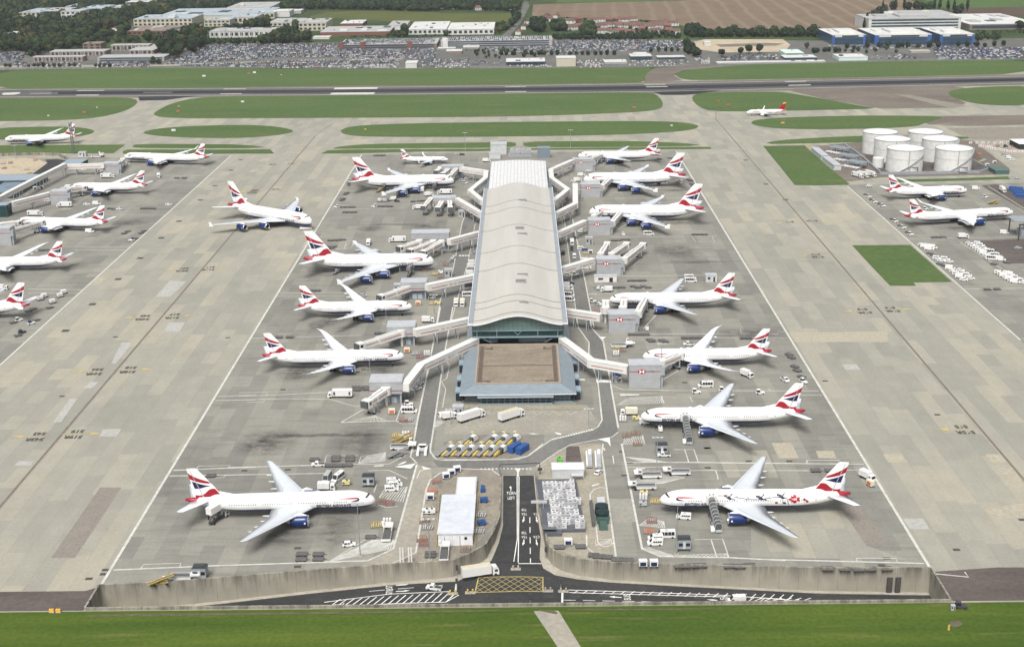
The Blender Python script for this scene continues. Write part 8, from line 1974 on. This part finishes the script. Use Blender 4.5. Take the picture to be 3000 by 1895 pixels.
for x,y,z,a,c in cars[:NEAR_N]:
 if FC[c]is None:o=FC[c]=v_farcar(CM[c])
 else:o=copy_tree(FC[c])
 o.location=(x,y,z);o.rotation_euler=(0,0,a);w_='west' if x<-150 else('centre' if x<250 else 'east')
 o['label']='%s car in the far car park rows next to the grass, %s part'%(CN[c],w_);o['group']='far car park %s, %s part'%(CN[c],w_)
def mass(name,V,F_,poses,mats,mi,smooth=False):
 """many alike far things as one mesh; poses: x, y, z, angle, sx, sz"""
 n,nv,nf=len(poses),len(V),len(F_);k=len(F_[0]);P_=np.array(poses);ca,sa=np.cos(P_[:,3])[:,None],np.sin(P_[:,3])[:,None]
 X=V[None,:,0]*P_[:,4:5];Y=V[None,:,1]*P_[:,4:5];co=np.stack((X*ca-Y*sa+P_[:,0:1],X*sa+Y*ca+P_[:,1:2],V[None,:,2]*P_[:,5:6]+P_[:,2:3]),-1).reshape(-1,3)
 fi=(np.array(F_)[None]+(np.arange(n)*nv)[:,None,None]).reshape(-1);me=bpy.data.meshes.new(name);me.vertices.add(n*nv);me.vertices.foreach_set('co',co.ravel());me.loops.add(len(fi));me.loops.foreach_set('vertex_index',fi);me.polygons.add(n*nf);me.polygons.foreach_set('loop_start',np.arange(n*nf)*k)
 for m in mats:me.materials.append(m)
 me.polygons.foreach_set('material_index',np.array(mi).ravel());me.update();o=bpy.data.objects.new(name,me);COL.objects.link(o);return o
rest=cars[NEAR_N:]
tag(mass('parked_cars',CV,CF,[(x,y,z,a,1,1)for x,y,z,a,c in rest],CM+[m_win],[[c if not i else 6 for i in CI]for*_,c in rest]),'thousands of cars filling the far car parks','cars',None,'stuff')
def leaf_mat(n,c1,c2,c3):
 m,nt,b=nodes_of(n);T=NT(nt);P_=T.pos();r_=T.n('ShaderNodeObjectInfo').outputs['Random'];col=T.mix(T.rng(T.noise(P_,.035,3),.38,.62),c1,c2);col=T.mix(T.rng(T.noise(P_,.5,2),.55,.75),col,c3)
 k=T.m('MULTIPLY_ADD',r_,.5,.75);vm=T.n('ShaderNodeVectorMath',operation='SCALE');T.l(col,vm.inputs[0]);T.l(k,vm.inputs['Scale']);T.l(vm.outputs[0],b.inputs['Base Color']);b.inputs['Roughness'].default_value=.9;b.inputs['Specular IOR Level'].default_value=.1;return m
LM=[leaf_mat('foliage_dark',(.020,.034,.021),(.031,.048,.025),(.046,.064,.030)),leaf_mat('foliage_mid',(.032,.052,.024),(.044,.066,.026),(.062,.080,.032)),leaf_mat('foliage_autumn',(.060,.066,.026),(.074,.072,.030),(.062,.048,.030))]
m_bark=M('bark',(.07,.055,.042),.9,.15,.5)
def crown(seed,n,R_,H_,z0,s_,tall=False):
 r_=np.random.default_rng(seed);V,F_=[],[];lob=r_.normal(size=(7,3));lob/=np.linalg.norm(lob,axis=1)[:,None]
 for k in range(n):
  d=r_.normal(size=3);d/=np.linalg.norm(d);l_=.70+.38*max(0,max(lob@d))**3;q=r_.uniform(.55,1.0)**.5*l_
  zz=d[2]*.5+.5;wd_=(1-zz)**.7*1.1+.1 if tall else 1.0
  p=np.array((d[0]*R_*q*wd_,d[1]*R_*q*wd_,z0+H_*(.5+.5*d[2]*q)));u=r_.normal(size=3)+d*.0;u-=d*(u@d)*.75;u/=np.linalg.norm(u);w_=np.cross(d+r_.normal(size=3)*.35,u);w_/=np.linalg.norm(w_);s2=s_*r_.uniform(.6,1.3);i=len(V)
  V+=[p-u*s2-w_*s2*.7,p+u*s2-w_*s2*.6,p+u*s2*.8+w_*s2*.8,p-u*s2*.7+w_*s2*.7];F_.append((i,i+1,i+2,i+3))
 return np.array(V),F_
cand=[]
def wood(fr,pts,gap,sp=(0,0,0,0,0,0,1,1,1,1,2),s0=.75,s1=1.25):
 P_=wpoly(fr,pts);xa,xb=min(p[0]for p in P_),max(p[0]for p in P_);y,y1=min(p[1]for p in P_),max(p[1]for p in P_)
 while y<y1:
  x=xa
  while x<xb:
   X,Y=x+rnd.uniform(-.45,.45)*gap,y+rnd.uniform(-.45,.45)*gap
   if inside(P_,X,Y)and not blocked(X,Y):
    q=rnd.uniform(s0,s1);lim=9.0
    for a,b_,Yb,hb in FZ:
     if a<X<b_ and 0<Yb-Y<170:lim=min(lim,.10*hb+(Yb-Y)*.072)
    if lim<9:q=min(q,lim/12.5*rnd.uniform(.6,1.25))
    if q>.16:cand.append((X,Y,q,rnd.choice(sp),0))
   x+=gap
  y+=gap
def single(fr,pts,s_,sp=0,tall=0):
 for x,y in pts:p=G(fr,x,y);cand.append((p.x,p.y,s_*rnd.uniform(.85,1.15),sp,tall))
wood('a',[(-90,-60),(2100,-60),(2080,30),(1950,60),(1640,60),(1280,100),(900,150),(900,215),(800,240),(1330,225),(1450,260),(1480,330),(1180,450),(1060,462),(1150,385),(1080,312),(800,310),(560,345),(350,385),(180,425),(150,372),(-90,365)],13.5,s0=.7,s1=1.6)
wood('q',[(640,250),(900,220),(960,325),(1080,350),(1060,440),(500,455),(0,455),(40,390),(650,390),(700,320)],10.5);wood('q',[(0,280),(250,270),(520,215),(640,225),(640,285),(60,310),(0,330)],10.5)
wood('b',[(0,238),(380,228),(760,240),(780,266),(400,268),(0,272)],9.5,(0,0,1));wood('q',[(960,120),(1030,100),(1500,105),(2150,118),(2408,120),(2408,-120),(700,-120),(720,90)],11.5,(0,0,1));wood('r',[(0,100),(240,100),(640,110),(1000,120),(1090,110),(1150,0),(1150,-80),(0,-80)],12.5,(0,0,1));wood('r',[(1180,10),(1290,5),(1290,-60),(1180,-60)],12)
wood('r',[(1210,300),(1230,250),(1370,250),(1385,320),(1300,345)],9,(0,),.9,1.3);wood('r',[(1430,320),(1450,280),(1550,275),(1570,320)],9,(0,0,1));wood('r',[(1740,395),(1760,290),(1840,290),(1860,395)],9,(0,1),.9,1.3);wood('r',[(1440,380),(1600,372),(2408,372),(2408,405),(1480,408)],6.5,(0,),.35,.6);wood('r',[(1600,300),(2408,300),(2408,320),(1600,325)],16,(0,1),.3,.55);wood('r',[(1340,200),(2408,205),(2408,250),(1400,260)],24,(0,1),.25,.5);wood('r',[(1050,180),(1120,160),(1060,260),(1010,300)],10,(0,));wood('r',[(860,250),(1010,290),(960,340),(850,350)],11,(0,2),.6,.9)
wood('s',[(830,120),(950,110),(1110,165),(2000,165),(2408,160),(2408,200),(1300,205),(860,215)],9.5,(0,),.6,1.0);wood('s',[(820,260),(880,280),(960,350),(1060,450),(900,440),(830,380)],9,(0,),.7,1.0);wood('s',[(0,150),(420,150),(800,180),(800,215),(0,215)],9.5,(0,),.35,.65);wood('t',[(1880,330),(2480,330),(2480,370),(1900,370)],12,(0,0,1));wood('t',[(1880,400),(2130,410),(2130,450),(1900,450)],12,(0,1),.5,.8)
single('s',[(1700,175),(1870,180),(1990,190),(2170,170),(1400,175),(2340,165)],1.2,1);single('s',[(1690,170)],1.3,2);single('s',[(1580,395),(1700,395),(1480,410),(1260,425)],.95,0)
single('t',[(670,330),(700,300),(720,275),(745,260),(770,240),(800,210),(830,190),(870,170),(890,150),(980,118),(1010,115),(1105,118),(1150,120),(1240,112),(1280,118),(1375,122),(1430,118),(1490,118),(1580,122),(1645,135),(1690,175),(1720,140),(1790,130)],1.35,0,1);single('t',[(2340,320),(2370,330),(1640,300)],1.2)
single('t',[(50,530),(130,580),(165,575),(360,575),(490,530),(710,520),(840,525),(930,520),(1040,525),(1080,520),(1150,522),(1260,525),(1375,522),(1475,520),(1690,510),(1790,515),(1890,515),(1980,520),(2080,505),(2180,500),(240,570),(290,565)],.62)
single('r',[(x,560)for x in(920,975,1040,1170,1230,1300,1360,1430,1490,1620,1680,1740,1800,1870,1930,1990,2060)],.5);single('s',[(430,380),(520,375),(600,370),(670,372),(745,370)],.5);single('p',[(x,745)for x in(70,110,320,380,430,480,545,600,660,770,820,1055,1100,1155,1215)],.42);wood('b',[(1000,345),(1250,345),(1500,400),(1150,412)],26,(0,1),.3,.55);wood('t',[(200,540),(1150,545),(1150,590),(200,590)],20,(0,1),.35,.6);wood('r',[(550,500),(960,500),(960,600),(680,600)],17,(0,1),.3,.5)
single('p',[(1680,715),(1720,700),(1760,715),(1690,690)],.55)
cand.sort(key=lambda c:hypot(c[0],c[1])/(c[2]**.7))
PT={}
def tree_proto(sp,tall,v):
 V,F_=crown(10*sp+v+50*tall,420,2.3 if tall else 5.2,15 if tall else 9.5,1.0 if tall else 2.6,.62 if tall else .80,tall);t=thing('poplar_tree' if tall else 'tree','','tree');b=MB();b.add(V,F_);b.build('crown',LM[sp],t)
 b=MB();b.tube((0,0,0),(.2,.1,5.5),.38,.2,7)
 for k in range(4):b.tube((.1,0,3+k*.5),(2.2*cos(k*1.6),2.2*sin(k*1.6),6.2+k*.4),.16,.06,5)
 b.build('trunk',m_bark,t);return t
SN=['dark green','mid green','yellowing']
for k,(x,y,s_,sp,tall)in enumerate(cand[:285]):
 key=(sp,tall,k%3)
 if key not in PT:o=PT[key]=tree_proto(*key)
 else:o=copy_tree(PT[key])
 o.location=(x,y,0);o.rotation_euler=(0,0,rnd.uniform(0,6.28));o.scale=(s_,s_,s_*rnd.uniform(.9,1.15));w_='western woods' if x<-350 else('car park hedge' if x<0 else('village gardens' if x<420 else 'blue offices'));z_='tall narrow' if tall else('small' if s_<.7 else 'broad')
 o['label']='%s %s tree by the %s past the runway'%(z_,SN[sp],w_);o['group']='%s %s trees, %s'%(z_,SN[sp],w_)
for sp in range(3):
 for v in range(2):
  ps=[(x,y,0,rnd.uniform(0,6.28),s_*1.1,s_*rnd.uniform(.9,1.2))for k,(x,y,s_,q,tl)in enumerate(cand[285:])if q==sp and k%2==v]
  if ps:V,F_=crown(90+sp*2+v,170,5.4,10.5,1.0,1.15);tag(mass('woodland',V,F_,ps,[LM[sp]],np.zeros(len(ps)*len(F_),int)),SN[sp]+' woodland filling the land beyond the car parks','woodland',None,'stuff')
SUN_EL,SUN_AZ=56.0,195.0
wd=bpy.data.worlds.new('World');sc.world=wd;wd.use_nodes=True
T=NT(wd.node_tree)
bg=wd.node_tree.nodes['Background']
sky=T.n('ShaderNodeTexSky',sky_type='NISHITA')
sky.sun_disc=False;sky.sun_elevation=radians(SUN_EL);sky.sun_rotation=radians(SUN_AZ)
sky.air_density=1.0;sky.dust_density=6.0;sky.ozone_density=1.0
hs=T.n('ShaderNodeHueSaturation');hs.inputs['Saturation'].default_value=.30
T.l(sky.outputs[0],hs.inputs['Color']);T.l(hs.outputs[0],bg.inputs['Color'])
bg.inputs['Strength'].default_value=.105
sl=bpy.data.lights.new('sun','SUN');sl.energy=1.75;sl.angle=radians(26);sl.color=(1,.98,.94)
so=bpy.data.objects.new('sun',sl);COL.objects.link(so)
az=radians(SUN_AZ)
so.rotation_euler=Vector((sin(az)*cos(radians(SUN_EL)),cos(az)*cos(radians(SUN_EL)),sin(radians(SUN_EL)))).to_track_quat('Z','Y').to_euler()
so.location=(0,-200,600)
vs_=sc.view_settings
sc.display_settings.display_device='sRGB'
vs_.view_transform='Standard';vs_.look='None';vs_.gamma=1.0;vs_.use_curve_mapping=False
vs_.exposure=0.66
sc.render.engine='CYCLES'
sc.cycles.max_bounces=6;sc.cycles.diffuse_bounces=3;sc.cycles.glossy_bounces=2;sc.cycles.transparent_max_bounces=12
sc.cycles.use_denoising=True
try:sc.cycles.denoiser='OPENIMAGEDENOISE';sc.cycles.denoising_input_passes='RGB_ALBEDO_NORMAL';sc.cycles.denoising_prefilter='ACCURATE'
except Exception:pass
sc.cycles.use_adaptive_sampling=True;sc.cycles.adaptive_threshold=0.01
sc.render.film_transparent=False
hb=MB();hb.box(0,3500,-9.5,9000,8000,240)
hz=hb.build('haze',bpy.data.materials.new('thin_air'))
hm=hz.data.materials[0];hm.use_nodes=True;hn_=hm.node_tree;hn_.nodes.remove(hn_.nodes['Principled BSDF'])
pv=hn_.nodes.new('ShaderNodeVolumePrincipled');pv.inputs['Color'].default_value=(.88,.92,.96,1);pv.inputs['Density'].default_value=.000042;pv.inputs['Anisotropy'].default_value=.2
hn_.links.new(pv.outputs[0],hn_.nodes['Material Output'].inputs['Volume'])
tag(hz,'thin pale haze over the airfield',None,None,'stuff')
sc.cycles.volume_bounces=0
